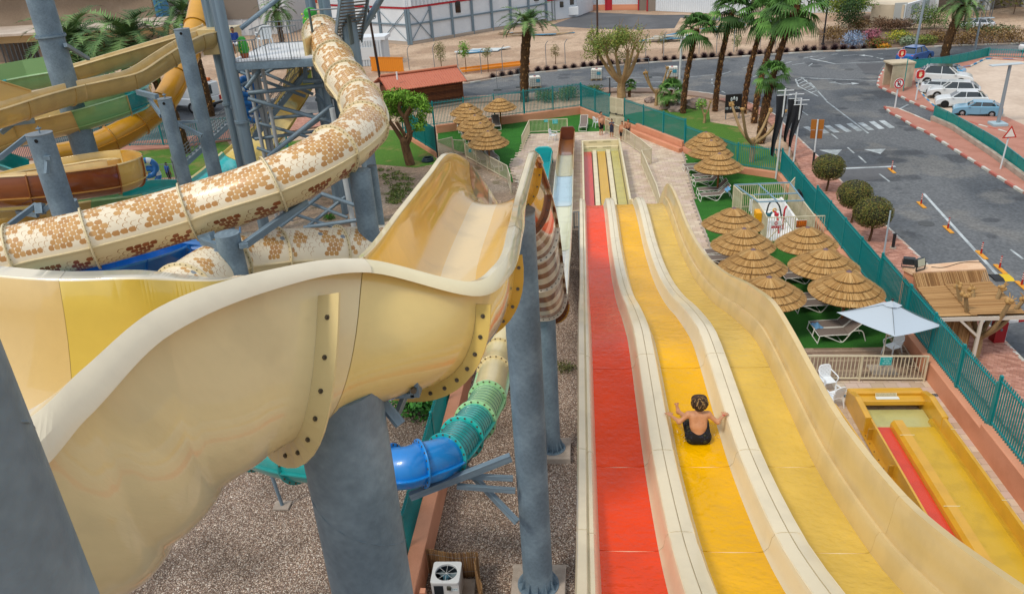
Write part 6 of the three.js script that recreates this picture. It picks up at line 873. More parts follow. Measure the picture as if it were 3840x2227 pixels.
datePalm('date palm with shaggy trunk behind the golden chute', [-32.26,0,-60.91], 8.8, [-2.6, -.4], 225, 5.2, .36, 50);
datePalm('date palm spreading low over the beige slides', [-44.84,0,-70.62], 7.6, [-.7, -.4], 227, 5.6, .4, 60);
datePalm('date palm behind the tower columns', [-35.92,0,-74.31], 9.4, [-.9, -.6], 229, 3.8, .36);
datePalm('date palm behind the tower beside the white warehouse', [-39.38,0,-106.13], 6.4, [0, 0], 231, 3.4, .35);
{ // big pale tree with open crown
const b = [3.73,0,-74.71], t = thing('broad_tree', 'pale-barked spreading tree with thin olive foliage beyond the gate', 'tree', [b[0], 0, b[2]]), r = rng(241), tr = [], tw = [], cl0 = [];
tr.push(...limb([[0, 0, 0], [-.05, .8, 0], [.05, 1.6, 0]], .42, .34));
for (let i = 0; i < 6; i++) { const a = i / 6 * 6.283 + .3, e = [Math.cos(a) * rr(1.4, 2.2, r), rr(3.6, 4.6, r), Math.sin(a) * rr(1, 1.8, r)]; tr.push(...limb([[0, 1.3, 0], [e[0] * .5, 2.3, e[2] * .5], e], .24, .12)); for (let j = 0; j < 6; j++) { const f = [e[0] + rr(-1.3, 1.3, r), e[1] + rr(1.0, 3.2, r), e[2] + rr(-1.2, 1.2, r)]; tw.push(...limb([e, mix3(e, f, .5).map((v, k) => v + (k === 1 ? .15 : rr(-.2, .2, r))), f], .05, .012, 5)); cl0.push([lerp(e[0], f[0], .75), lerp(e[1], f[1], .72) - .3, lerp(e[2], f[2], .75), .8, .7, .8, f[0] < .6 ? 190 : 45]); } }
cl0.push([-2.2, 4.6, .2, 1.1, 1.2, 1.0, 420], [-3, 4.2, 0, .8, .9, .8, 220], [-1.2, 5.4, .4, 1.2, 1.1, 1.1, 380], [.2, 3.9, .6, 1.0, .7, .8, 200]);
mesh('trunk', tr, paleBark, t); mesh('branches', tw, paleBark, t); mesh('crown', leafCloud(cl0, .085, [0x7f8a3e, 0x6f8436, 0x94964a, 0x5f7a34], 242, .1), leafV, t);
}
function pollard(label, p, h, seed, n = 4, spread = .6, r0 = .16, y0 = 0) {
const t = thing('pollarded_tree', label, 'tree', [p[0], y0, p[2]]), r = rng(seed), tr = [], kn = []; tr.push(...limb([[0, -.05, 0], [.04, h * .2, 0], [.0, h * .38, 0]], r0, r0 * .85));
for (let i = 0; i < n; i++) { const a = i / n * 6.283 + r(), e = [Math.cos(a) * h * spread * rr(.5, .75, r), h * rr(.78, 1, r), Math.sin(a) * h * spread * rr(.4, .7, r)]; tr.push(...limb([[0, h * .3, 0], [e[0] * .55, h * .52, e[2] * .55], e], r0 * .6, r0 * .42)); for (let k = 0; k < 6; k++) kn.push(new THREE.IcosahedronGeometry(r0 * rr(.35, .62, r), 1).translate(e[0] + rr(-.1, .1, r), e[1] + rr(-.06, .08, r), e[2] + rr(-.1, .1, r))); for (let k = 0; k < 5; k++) kn.push(rod(e, [e[0] + rr(-.22, .22, r), e[1] + rr(.05, .28, r), e[2] + rr(-.22, .22, r)], r0 * .16, r0 * .1, 5)); }
mesh('trunk', tr, paleBark, t); mesh('pruned_knobs', kn, MS({ roughness: 1, map: mottle(0xc2a06a, 0x9a7644, 2, { seed: 175 }) }), t); return t;
}
pollard('pollarded tree with cut knobs in front of the reed-roofed booth', [14.42,0,-26.68], 2.95, 251, 6, .55, .17);
pollard('pollarded tree with forked limbs in front of the black billboard', [11.36,0,-52.94], 3.9, 253, 4, .75, .2);
pollard('pollarded tree with upright limbs beside the young fan palm', [6.57,0,-70.95], 3.33, 255, 4, .5, .16);
{ const t = pollard('small pollarded tree with fresh leaves on the lawn', [9.78,0,-64.01], 1.82, 257, 2, .4, .12); mesh('shoots', leafCloud([[-.3, 1.55, 0, .5, .45, .4, 160]], .09, [0x6c9a3c, 0x86b24c], 258), leafV, t); }
{ // tree with green crown near the dense fence
const b = [-12.52,0,-55.15], t = thing('pruned_tree', 'tree with cut limbs and bright green crown beside the dense teal fence', 'tree', [b[0], 0, b[2]]), tr = [];
tr.push(...limb([[0, 0, 0], [-.15, .9, 0], [-.25, 1.8, .1]], .36, .3)); tr.push(...limb([[-.2, 1.4, 0], [.25, 2.3, .1], [.1, 3.4, .1], [.5, 4.1, .2]], .24, .16), ...limb([[-.2, 1.5, 0], [-.7, 2.6, .2], [-1.1, 3.4, .3]], .2, .13), ...limb([[.15, 3.2, .1], [-.3, 4.0, .1], [-.1, 4.7, 0]], .15, .12), ...limb([[-.1, 2.2, .2], [-.5, 3.2, .5]], .15, .12), ...limb([[.2, 2.2, .1], [.5, 2.5, .3]], .1, .09));
mesh('trunk', tr, barkM, t); mesh('crown', leafCloud([[-.5, 4.9, -.3, 1.2, .6, 1, 900], [.9, 4.5, -.2, 1.0, .65, .9, 800], [-1.5, 4.0, -.2, .8, .9, .8, 700], [-.4, 4.1, -.6, 1.2, .9, .6, 700], [-1.6, 3.1, .1, .55, .6, .5, 300], [1.5, 4.0, .1, .6, .5, .6, 300], [.9, 2.7, -.1, .6, .4, .5, 220], [-.2, 3.4, -.5, .9, .7, .4, 350], [1.1, 3.2, -.4, .5, .5, .4, 160]], .1, [0x6c9a2c, 0x5a8822, 0x86b63c, 0x76a632], 262, .1), leafV, t);
}
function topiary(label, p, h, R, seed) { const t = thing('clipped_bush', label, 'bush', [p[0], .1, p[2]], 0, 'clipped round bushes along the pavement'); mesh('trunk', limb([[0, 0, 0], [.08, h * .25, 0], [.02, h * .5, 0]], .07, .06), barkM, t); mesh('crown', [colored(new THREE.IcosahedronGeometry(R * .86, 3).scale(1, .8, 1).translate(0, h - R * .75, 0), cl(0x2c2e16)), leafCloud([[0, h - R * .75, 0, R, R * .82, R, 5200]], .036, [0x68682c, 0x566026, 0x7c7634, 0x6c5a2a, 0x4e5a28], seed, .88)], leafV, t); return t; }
topiary('clipped round bush next to the brown-backed road sign', [14.33,0,-45.98], 2.2, .95, 271); topiary('clipped round bush in the middle of the three along the pavement', [14.2,0,-40.74], 2.3, .93, 272); topiary('clipped round bush nearest the grey bollard and floodlights', [14.27,0,-38.11], 2.3, .97, 273);
// dark grass tufts along the far kerb
{
const r0 = rng(281), mk = s => { const r = rng(s), L = new Leaves(); for (let i = 0; i < 420; i++) { const a = r() * 6.283, el = .1 + r() * 1.35, l = .5 + .22 * r(), d = [Math.cos(a) * Math.cos(el), Math.sin(el), Math.sin(a) * Math.cos(el)], w = .032, c = vary(r() < .25 ? cl(0x6a4a52) : cl(0x2e1a24), r, .35); L.tri([-d[2] * w, 0.02, d[0] * w], [d[2] * w, 0.02, -d[0] * w], [d[0] * l, d[1] * l * .95 + .05, d[2] * l], c); } return L.geo(); }, G = [mk(1), mk(2), mk(3)];
const path = farKerb.slice(4, 14).map(p => [p[0], 0, p[2] - 1.0]), Ltot = pathLen(path), n = 46; for (let i = 0; i < n; i++) { const q = along(path, Ltot * (i + .3 + .3 * r0()) / n).p; if (q.x < -9.8 || (i > 6 && i < 9 && r0() < .3)) continue; const o = tag(mesh('grass_tuft', G[i % 3], leafV), 'dark purple ornamental grass tuft in the strip along the far kerb', 'grass tuft', 'grass tufts along the far kerb'); o.position.set(q.x, 0, q.z); o.rotation.y = r0() * 6; o.scale.setScalar(.85 + .5 * r0()); }
}
function shrub(name, label, p, R, h, cols, seed, { size = .07, n = 900, group, trunk = 0 } = {}) { const t = thing(name, label, trunk ? 'tree' : 'shrub', [p[0], 0, p[2]], 0, group), r = rng(seed), list = []; const m = 5; for (let i = 0; i < m; i++) { const a = i / m * 6.283; list.push([Math.cos(a) * R * .45, trunk + h * rr(.4, .6, r), Math.sin(a) * R * .45, R * .6, h * .5, R * .6, Math.round(n / (m + 1))]); } list.push([0, trunk + h * .6, 0, R * .6, h * .5, R * .6, Math.round(n / (m + 1))]); mesh(trunk ? 'crown' : 'foliage', leafCloud(list, size, cols, seed, .2), leafV, t); if (trunk) mesh('trunk', limb([[0, 0, 0], [.05, trunk * .6, 0], [0, trunk + h * .5, 0]], .05, .03), barkM, t); else mesh('stem', limb([[0, 0, 0], [.02, h * .3, 0], [0, h * .6, 0]], .05, .03), barkM, t); return t; }
const G1 = [0x4f6a2c, 0x3c5624, 0x6c8438], DRY = [0x7a6038, 0x5c4426, 0x94794a], OL = [0x7c7c4c, 0x6a6c40, 0x8c8a5a];
shrub('shrub', 'dark green rounded shrub beside the date palm behind the back fence', [-3.25,0,-74.45], 1.3, 1.0, G1, 301, { n: 1500 }); shrub('shrub', 'taller dark green shrub at the far fence corner', [-1.21,0,-74.52], 1.1, 1.4, G1, 302, { n: 1500 }); shrub('shrub', 'green shrub behind the teal fence beside the gate corner', [1.06,0,-75.74], 1.2, 1.1, G1, 303, { n: 1200 });
shrub('sapling', 'grey-green feathery sapling behind the timber shed roof', [-16.55,0,-95.28], .85, 2.6, OL, 304, { n: 900, trunk: .5 }); shrub('sapling', 'bright green slim sapling with upright stem beyond the road', [-13.05,0,-91.26], .7, 2.0, [0x5e8a30, 0x74a03c], 305, { n: 420, trunk: 1.6, size: .1 }); shrub('sapling', 'olive sapling with drooping crown beyond the orange barrier', [-10.47,0,-90.94], .7, 1.3, OL, 306, { n: 420, trunk: 1.6 }); shrub('sapling', 'pale dry sapling between two bent fence posts', [-2.93,0,-94.19], .65, 1.5, [0x94885c, 0x7c7448], 307, { n: 420, trunk: .7 }); shrub('sapling', 'small leafy sapling beyond the road by the second fan palm', [18.21,0,-97.3], .7, 1.8, [0x66863c, 0x4f6e30], 308, { n: 500, trunk: .3 }); shrub('sapling', 'dark thin sapling behind the pale tree', [9.67,0,-97.96], .7, 1.8, OL, 309, { n: 260, trunk: .8 });
shrub('shrub', 'dark green fern-like shrub on the gravel below the trough slide', [-6.02,0,-23.59], 1.25, 1.3, [0x2f6a24, 0x3f7e2c, 0x245a20], 310, { n: 1800, size: .1 }); shrub('weed', 'scrubby weed on the gravel beside the red lane', [-0.87,0,-26.28], .55, .28, [0x5c6238, 0x6c6a44], 311, { n: 300, size: .05 });
shrub('weed', 'bright green weed on the pebbles under the tower lattice', [-15.4,0,-44.15], .45, .3, [0x3f7a24, 0x4f8a30], 312, { n: 260, size: .06 });
{ const r = rng(321), L = []; for (let i = 0; i < 60; i++) { const p = mix3(mix3([-14.9,0,-55.03], [-11.17,0,-51.49], r()), mix3([-12.68,0,-46.68], [-11.25,0,-46.55], r()), r()); L.push([p[0], .06, p[2], .35, .1, .3, 34]); } const o = mesh('weed_patches', leafCloud(L, .07, [0x6c8038, 0x8a8850, 0x54702c], 322, .1), leafV); o.userData.kind = 'stuff'; tag(o, 'low green weeds scattered on the pale pebble ground', 'weeds'); }
// flower bed beyond the road
[[[30.85,0,-95.49], 1.9, 1.7, [0x7f92b4, 0x8fa2b8, 0x6c86a0], 'blue-grey lavender bush beside the far kerb'], [[34.16,0,-99.57], 1.5, 1.3, [0xb06878, 0x946070, 0x8c5a64], 'pink flowering bush beyond the far kerb'], [[33.21,0,-95.07], 1.8, 1.0, [0x6c6a26, 0x8a4a34, 0x5a6a2c], 'green and rust low bush at the far kerb'], [[33.73,0,-94.26], 1.1, .5, [0xc88c1c, 0x7a7a24, 0xd08a20], 'orange flowering cushion at the far kerb'], [[36.4,0,-97.41], 2.3, 1.3, [0x8a8a24, 0x66802a, 0xa8a030], 'yellow-green broom bush in the flower bed'], [[36.94,0,-95.54], 1.6, .9, [0x84947c, 0x9aa48c, 0x6c8464], 'silver-grey bush in the flower bed'], [[38.54,0,-95.36], 1.8, 1.0, [0x6a7a34, 0x556c30, 0x8a8a40], 'olive bush by the slanted lamp pole'], [[40.67,0,-97.04], 2.2, 1.2, DRY, 'brown dry bush left of the roadside palm trunk'], [[42.08,0,-94.21], 2.6, 1.5, DRY, 'brown dry hedge clump right of the roadside palm trunk'], [[44.35,0,-94.13], 3.0, 1.8, DRY, 'broad brown dry bush by the T-shaped lamp'], [[47.11,0,-93.89], 2.6, 1.5, DRY, 'reddish-brown dry bush near the road end'], [[29.8,0,-99.59], 2.4, 1.8, DRY, 'brown dry bush beside the dark lamp pole'], [[35.12,0,-107.75], 2.0, 1.4, DRY, 'dry bush in front of the wire gate'], [[37.75,0,-107.61], 2.2, 1.5, [0x5e4634, 0x70543c], 'dark brown bush in front of the beige building'], [[39,0,-106.72], 2.0, 1.3, [0x5e4634, 0x70543c], 'second dark brown bush along the beige building'], [[40.75,0,-107.32], 1.8, 1.2, [0x8a7464, 0x6c5a48], 'grey-brown bush at the corner of the beige building'], [[42.58,0,-106.63], 2.6, 2.8, G1, 'dark green round tree-shrub by the beige building'], [[44.38,0,-107.63], 2.2, 2.3, G1, 'green shrub beside the dark round one'], [[46.98,0,-104.96], 4.0, .9, [0x3f5a28, 0x34501f], 'low clipped green hedge by the white crossover'], [[47.91,0,-99.93], 3.6, 1.0, [0x3c5626, 0x4c6630], 'low green hedge beyond the dry bushes']].forEach(([p, R, h, c, l], i) => shrub('garden_bush', l, p, R * .8, h * 1.1, c, 330 + i, { n: 1100, size: .1 }));
{ const a = shrub('garden_tree', 'broad olive-green tree beyond the dark lamp pole', [32.89,0,-108.58], 3.6, 4.2, [0x7c8c34, 0x64782c, 0x8c983c], 361, { n: 3200, size: .13, trunk: 1.6 }), b = shrub('garden_tree', 'bright green tree behind the dark conifer', [35.55,0,-111.04], 3.4, 4.0, [0x5c8a24, 0x4a7a20, 0x74a02c], 362, { n: 3000, size: .13, trunk: 1.8 }), c = shrub('garden_tree', 'dark green conifer in the flower bed', [33.19,0,-105.59], 1.9, 3.8, [0x2e4a24, 0x24401e, 0x3a5a2c], 363, { n: 2200, size: .11, trunk: .8 }); }
// rocks by the pollarded tree
{ const r = rng(371); [[[7.6,0,-69.73], .9], [[8.08,0,-68.64], .8], [[9.54,0,-69.7], 1.0], [[10.16,0,-70.96], .8], [[6.16,0,-72.45], .6]].forEach(([p, s], i) => { const g = new THREE.IcosahedronGeometry(s, 2), q = g.attributes.position; const k = new Map(); for (let j = 0; j < q.count; j++) { const key = [q.getX(j), q.getY(j), q.getZ(j)].map(v => v.toFixed(3)).join(); if (!k.has(key)) k.set(key, .75 + .4 * r()); const f = k.get(key); q.setXYZ(j, q.getX(j) * f, q.getY(j) * f * .6, q.getZ(j) * f * .8); } g.computeVertexNormals(); const o = tag(mesh('boulder', metreUV(g), MS({ roughness: 1, map: mottle(0x9c8c84, 0x75655e, .8, { seed: 181 }) })), 'pinkish-grey boulder ' + ['by the young fan palm', 'next to the concrete kerb on the slope', 'beside the slim fan palm', 'behind the lawn edge stone', 'under the upright pollarded tree'][i], 'rock'); o.position.set(p[0], .1, p[2]); o.rotation.y = i; }); }
// ---------- street furniture ----------
const whitePole = MS({ color: 0xcfd6da, roughness: .5 }), blackM = MS({ color: 0x1b1d22, roughness: .6 }), greyPole = MS({ color: 0x8d9ba4, roughness: .5, metalness: .2 });
function pole(name, label, p, h, r, m, lean = [0, 0], extra) { const t = thing(name, label, name.includes('lamp') ? 'lamp post' : 'pole', [p[0], 0, p[2]]); mesh('shaft', rod([0, 0, 0], [lean[0], h, lean[1]], r, r * .8, 12), m, t); mesh('base_plate', new THREE.CylinderGeometry(r * 2.2, r * 2.4, .08, 12).translate(0, .12, 0), m, t); if (extra) extra(t, h); return t; }
pole('lamp_post', 'white lamp pole standing between pollarded tree and first fan palm', [8.56,0,-71.27], 5.6, .11, whitePole, [.1, 0], (t, h) => mesh('lamp_head', cbox(.5, .1, .24, .2, h + .02, 0, .03), whitePole, t));
pole('lamp_post', 'slanted grey lamp pole beside the blue sport utility car', [34.43,0,-87.33], 13, .13, greyPole, [.5, 0]);
pole('lamp_post', 'grey lamp post with flat solar panel at the car park corner', [30.12,0,-59.47], 4.4, .13, greyPole, [0, 0], (t, h) => { mesh('solar_panel', cbox(2.1, .06, .55, -.1, h + .02, 0, .01).rotateZ(.04), MS({ color: 0xb6c4cc, roughness: .3 }), t); mesh('plinth', cbox(1.0, .3, 1.0, 0, .16, 0, .04), MS({ color: 0x9fb8c4, roughness: .8 }), t); });
pole('lamp_post', 'grey lamp post with T-shaped head behind the teal fence', [41.27,0,-89.18], 3.42, .12, greyPole, [0, 0], (t, h) => mesh('lamp_head', cbox(2.6, .08, .4, 0, h, 0, .02), MS({ color: 0xa8bcc8, roughness: .4 }), t));
pole('lamp_post', 'dark slim lamp pole in the flower bed', [28.37,0,-98.65], 13, .1, blackM, [.2, 0]);
pole('lamp_post', 'dark lamp pole with small solar panel behind the pale tree', [1.93,0,-92.53], 13, .12, MS({ color: 0x4a3328, roughness: .7 }), [0, 0], (t) => mesh('solar_panel', cbox(1.0, .05, .6, .6, 10.2, 0, .01).rotateZ(.3), MS({ color: 0x3e5a70, roughness: .3 }), t));
pole('lamp_post', 'short black park lamp with white head beside the cream gate', [2.7,0,-76.28], 1.6, .06, blackM, [0, 0], (t, h) => mesh('lamp_head', cbox(.4, .08, .16, -.1, h, 0, .02), whitePole, t));
pole('timber_pole', 'dark timber pole with floodlight beside the timber shed', [-20.33,0,-80.67], 9.5, .14, MS({ color: 0x3a2a20, roughness: .9 }), [-.4, 0], (t) => { mesh('floodlight', cbox(.4, .35, .25, .3, .9, .2, .04), MS({ color: 0x22333c, roughness: .4 }), t); mesh('speaker_horn', lathe([[.05, 0], [.12, .2], [.3, .4]], 14).rotateX(1.2).translate(.2, 7.6, .2), steel, t); });
pole('sign_pole', 'thin grey pole rising behind the fence by the clipped bushes', [14.35,0,-36.23], 2.43, .045, MS({ color: 0x9fb0ba, roughness: .5 }), [0, 0]);
for (const [p, h, l] of [[[14.9,0,-61.89], 0.74, 'dark grey bollard beside the flag poles'], [[15.11,0,-37.17], 0.76, 'dark grey bollard by the clipped bush near the floodlights']]) { const t = thing('bollard', l, 'bollard', [p[0], .1, p[2]]); mesh('post', rod([0, 0, 0], [0, h, 0], .075, .075, 14), blackM, t); mesh('cap', new THREE.CylinderGeometry(.085, .085, .05, 14).translate(0, h, 0), blackM, t); mesh('base', new THREE.CylinderGeometry(.14, .16, .05, 14).translate(0, .06, 0), concrete, t); }
{ const p = [14.95,0,-51.24], h = 3.01, t = thing('road_sign', 'two brown plates seen from behind on a white and black road sign post', 'sign', [p[0], .1, p[2]], -.2); mesh('post', rod([0, .9, 0], [0, h, 0], .05, .05, 10), whitePole, t); mesh('sleeve', rod([0, 0, 0], [0, .9, 0], .07, .07, 10), blackM, t); mesh('plate', cbox(.78, .66, .03, 0, h - .35, -.06, .01), MS({ color: 0xa5661e, roughness: .6 }), t); mesh('plate', cbox(.72, .55, .03, 0, h - .98, -.06, .01), MS({ color: 0x96581a, roughness: .6 }), t); }
function roundSign(label, p, h, draw, oct) { const t = thing('road_sign', label, 'sign', [p[0], .05, p[2]], .15); mesh('post', rod([0, 0, 0], [0, h, 0], .06, .06, 10), whitePole, t); mesh('plate', new THREE.CylinderGeometry(.42, .42, .03, oct ? 8 : 28).rotateY(oct ? .39 : 0).rotateX(Math.PI / 2).translate(0, h - .1, .08), MS({ color: 0xd8dcdc, roughness: .5 }), t); mesh('print', new THREE.CircleGeometry(.41, oct ? 8 : 28, oct ? .39 : 0).translate(0, h - .1, .1), printMat(96, 96, draw), t); return t; }
const hand = x => { x.fillStyle = '#c01818'; x.fillRect(0, 0, 96, 96); x.strokeStyle = '#fff'; x.lineWidth = 3; x.strokeRect(8, 8, 80, 80); x.fillStyle = '#e8e0b0'; x.beginPath(); x.ellipse(48, 58, 13, 16, 0, 0, 7); x.fill(); for (let i = 0; i < 4; i++) x.fillRect(36 + i * 7, 24 + Math.abs(i - 1.5) * 3, 5, 32); x.fillRect(58, 50, 10, 6); };
roundSign('red octagonal stop sign with a raised hand beside the shelter', [31,0,-81.57], 1.68, hand, true); roundSign('red stop sign with a raised hand at the car park entrance', [27.64,0,-68.27], 2.28, hand, true); roundSign('no parking disc on a white post by the driveway', [25.12,0,-65.8], 2.13, x => { x.fillStyle = '#e8e8e8'; x.fillRect(0, 0, 96, 96); x.strokeStyle = '#c01818'; x.lineWidth = 12; x.beginPath(); x.arc(48, 48, 40, 0, 7); x.stroke(); x.lineWidth = 7; x.strokeStyle = '#222'; x.beginPath(); x.moveTo(38, 74); x.lineTo(38, 24); x.lineTo(58, 26); x.lineTo(58, 48); x.lineTo(38, 50); x.lineTo(62, 74); x.stroke(); x.strokeStyle = '#c01818'; x.beginPath(); x.moveTo(20, 20); x.lineTo(76, 76); x.stroke(); });
{ const p = [25.6,0,-49.15], t = thing('road_sign', 'red triangular warning sign on a white post by the teal fence', 'sign', [p[0], .1, p[2]], .1); const h = 2.41; mesh('post', rod([0, 0, 0], [.1, h, 0], .05, .05, 10), whitePole, t); mesh('plate', new THREE.CylinderGeometry(.5, .5, .03, 3).rotateX(Math.PI / 2).rotateZ(Math.PI).translate(.1, h - .2, .06), MS({ color: 0xc03020, roughness: .5 }), t); mesh('print', new THREE.CircleGeometry(.36, 3, Math.PI / 2).translate(.1, h - .2, .08), MS({ color: 0xe8e4dc, roughness: .5 }), t); }
{ // black billboard
const p = [11.62,0,-64.87], q = [12.69,0,-64.84], t = thing('billboard', 'black billboard with white emblem and Hebrew lettering on two posts', 'billboard', [(p[0] + q[0]) / 2, 0, (p[2] + q[2]) / 2], .12); const h = 1.69 + .3, w = 1.32;
for (const x of [-w / 2 + .12, w / 2 - .12]) mesh('post', rod([x, 0, -.06], [x, h - .1, -.06], .05), steel, t); mesh('board', cbox(w, h - .5, .06, 0, h / 2 + .25, 0, .01), MS({ color: 0x141416, roughness: .6 }), t);
mesh('print', new THREE.PlaneGeometry(w * .96, (h - .5) * .96).translate(0, h / 2 + .25, .035), printMat(256, 320, (x, W, H) => { x.fillStyle = '#131315'; x.fillRect(0, 0, W, H); x.fillStyle = x.strokeStyle = '#d6e6ea'; for (const [cx, o] of [[92, 0], [134, 26], [176, 0]]) { x.beginPath(); x.ellipse(cx, 80 - o * .6, 15, 36, 0, 0, 7); x.fill(); } x.fillStyle = '#131315'; for (const cx of [92, 134, 176]) { x.beginPath(); x.ellipse(cx, 84, 5, 20, 0, 0, 7); x.fill(); } x.fillStyle = '#d6e6ea'; x.font = 'bold 30px sans-serif'; x.fillText('SPO', 52, 178); hebrew(x, 'מלונות פתאל', 232, 222, 34, 6); }), t);
}
// flag poles
[[[12.1,0,-48.99], -185, .75], [[13.98,0,-53.65], -135, .55], [[14.06,0,-52.59], -80, .6]].forEach(([p, vt, w], i) => { const H = [5.62, 4.35, 4.18][i], t = thing('flag_pole', 'white flag pole with a long black banner, ' + ['tallest, at the fence corner', 'middle one of three', 'nearest the road of three'][i], 'flag', [p[0], 0, p[2]], 0, 'flag poles at the fence corner'); mesh('shaft', rod([0, 0, 0], [.1, H, 0], .06, .05, 12), whitePole, t); mesh('cross_arm', [rod([-.35, H - .12, 0], [.6, H - .12, 0], .03), rod([-.35, H - .4, 0], [.5, H - .4, 0], .025)], whitePole, t); const g = new THREE.PlaneGeometry(.62, H * .68, 6, 24), q = g.attributes.position; for (let k = 0; k < q.count; k++) { const u = q.getX(k) / .62 + .5, v = .5 - q.getY(k) / (H * .68); q.setXYZ(k, -.42 + u * (.62 - .45 * v) * 1.05 + .06 * Math.sin(v * 6), H - .42 - v * H * .66, .1 * Math.sin(u * 7 + v * 3) * (.4 + v)); } g.computeVertexNormals(); mesh('banner', g, MS({ color: 0x1d2026, roughness: .8, side: THREE.DoubleSide }), t); });
// lane delineators with yellow feet
[[19.42,0,-49.88], [18.82,0,-43.51], [18.74,0,-39.74], [18.91,0,-36.38], [19,0,-34.72], [19.08,0,-32.88]].forEach((p, i) => { const t = thing('delineator_post', ['red post with white bands on a yellow foot, far end of the lane divider', 'red post with white bands on a yellow foot beside the stop line', 'red post with white bands on a yellow foot beside the speed bump dash', 'red post on a yellow foot before the speed bump', 'red post with three white bands next to the speed bump', 'red post on a yellow foot by the booth roof'][i], 'bollard', [p[0], 0, p[2]], 0, 'red lane posts'); t.scale.setScalar(.85); mesh('post', [rod([0, .06, 0], [0, .72, 0], .05, .04, 12), new THREE.SphereGeometry(.04, 10, 6).translate(0, .73, 0)], MS({ color: 0xa8201c, roughness: .5 }), t); for (const y of [.42, .54, .66]) mesh('band', new THREE.CylinderGeometry(.048, .05, .05, 12).translate(0, y, 0), MS({ color: 0xd8d4cc, roughness: .5 }), t); mesh('foot', cbox(.24, .07, 1.2, 0, .035, .1, .02, -.02), MS({ color: 0xd8962a, roughness: .7 }), t); });
{ const a = [18.23,0,-33.77], b = [19.05,0,-33.73], t = thing('speed_bump', 'black and yellow rubber speed bump beyond the booth', 'speed bump', [(a[0] + b[0]) / 2, 0, a[2]]); const w = (b[0] - a[0]) / 2; const prof = [[-.4, 0], [.4, 0], [.22, .07], [-.22, .07]]; mesh('rubber_block', ext(prof, w).rotateY(Math.PI / 2).translate(-w / 2, 0, 0), blackM, t); mesh('rubber_block', ext(prof, w).rotateY(Math.PI / 2).translate(w / 2 + .005, 0, 0), MS({ color: 0xd6b41e, roughness: .7 }), t); }
// caged plastic tanks on pallets
[[[-4.66,0,-81.2], 'caged white plastic water tank beside the date palm trunk', .2], [[1.61,0,-83.74], 'caged white plastic water tank on the road near the pale tree', -.1], [[9.22,0,-82.96], 'caged yellowish plastic water tank behind the white lamp pole', -.1]].forEach(([p, l, a]) => { const t = thing('water_tank', l, 'tank', [p[0], 0, p[2]], a, 'caged plastic tanks on the road'); mesh('bottle', cbox(1.1, .95, .95, 0, .64, 0, .06), MP({ color: 0xe3e2d6, roughness: .35 }), t); mesh('cap', new THREE.CylinderGeometry(.12, .12, .06, 14).translate(0, 1.14, 0), redLamp, t); for (let i = 0; i < 6; i++) { const y = .2 + i * .18; mesh('cage_bar', [bar([-.58, y, -.5], [.58, y, -.5], .02), bar([-.58, y, .5], [.58, y, .5], .02), bar([-.58, y, -.5], [-.58, y, .5], .02), bar([.58, y, -.5], [.58, y, .5], .02)], steel, t); } for (let i = 0; i < 6; i++) for (const z of [-.51, .51]) mesh('cage_bar', bar([-.58 + i * .232, .15, z], [-.58 + i * .232, 1.12, z], .02), steel, t); mesh('pallet', [cbox(1.2, .03, 1.0, 0, .13, 0, .005), ...[-.5, 0, .5].map(x => cbox(.12, .1, 1.0, x, .06, 0, .005))], MS({ color: 0xa08a6a, roughness: .9 }), t); mesh('label_plate', cbox(.4, .3, .01, .25, .75, .515, .003), MS({ color: 0x3f93a8, roughness: .5 }), t); });
// temporary mesh fence panels
[[[-8.46,0,-80.56], [-6.23,0,-81.44], 'wire site fence panel by the timber shed'], [[3.87,0,-84.14], [6.89,0,-83.66], 'wire site fence panel on the road behind the pale tree']].forEach(([a, b, l]) => { const t = thing('site_fence', l, 'fence'); const A = v3(a), B = v3(b); for (const q of [A, B]) { mesh('upright', rod([q.x, 0, q.z], [q.x, 1.95, q.z], .025), steel, t); mesh('foot_block', cbox(.75, .14, .25, q.x, .07, q.z, .02), MS({ color: 0x5a6266, roughness: .9 }), t); } for (const y of [.25, 1.9]) mesh('rail', rod([A.x, y, A.z], [B.x, y, B.z], .02), steel, t); for (let i = 1; i < 12; i++) { const q = A.clone().lerp(B, i / 12); mesh('wire', rod([q.x, .25, q.z], [q.x, 1.9, q.z], .006, .006, 4), steel, t); } });
// bent wire-fence posts along the waste ground
[[-20.39,0,-94.85], [-17.38,0,-95.14], [-13.75,0,-89.78], [-11.15,0,-89.79], [-8.87,0,-91.21], [-3.97,0,-93.05], [-1.78,0,-93.53], [7.53,0,-94.89], [9.64,0,-95.49], [11.74,0,-95.49], [13.73,0,-95.83], [15.68,0,-95.56], [17.76,0,-96.17], [21.11,0,-98.02], [22.95,0,-98.42], [24.08,0,-99.39]].forEach((p, i) => { const t = thing('bent_fence_post', 'grey fence post with bent top on the waste ground beyond the road', 'fence post', [p[0], 0, p[2] - .4], 0, 'bent fence posts beyond the road'); mesh('post', pipe([[0, 0, 0], [0, 1.2, 0], [0, 2.3, 0], [.3, 2.75, 0]], .045, 12, 6), MS(greyPost()), t); });
function greyPost() { return { color: 0x7c8488, roughness: .6 }; }
{ const t = thing('orange_barrier', 'long orange steel grating lying along the waste ground', 'barrier'), om = MS({ color: 0xe08a14, roughness: .5 }), a = [-13.89,0,-92.14], b = [-6.93,0,-94.91], c = [-13.46,0,-90.36], d = [-5.87,0,-93.2]; const A = v3(a), B = v3(b), Cc = v3(c), D = v3(d); for (const [p, q] of [[A, B], [Cc, D]]) mesh('beam', bar(p.clone().setY(.35), q.clone().setY(.35), .14, .2), om, t); for (let i = 0; i <= 44; i++) mesh('grate_bar', bar(A.clone().lerp(B, i / 44).setY(.3), Cc.clone().lerp(D, i / 44).setY(.3), .06, .06), om, t); }
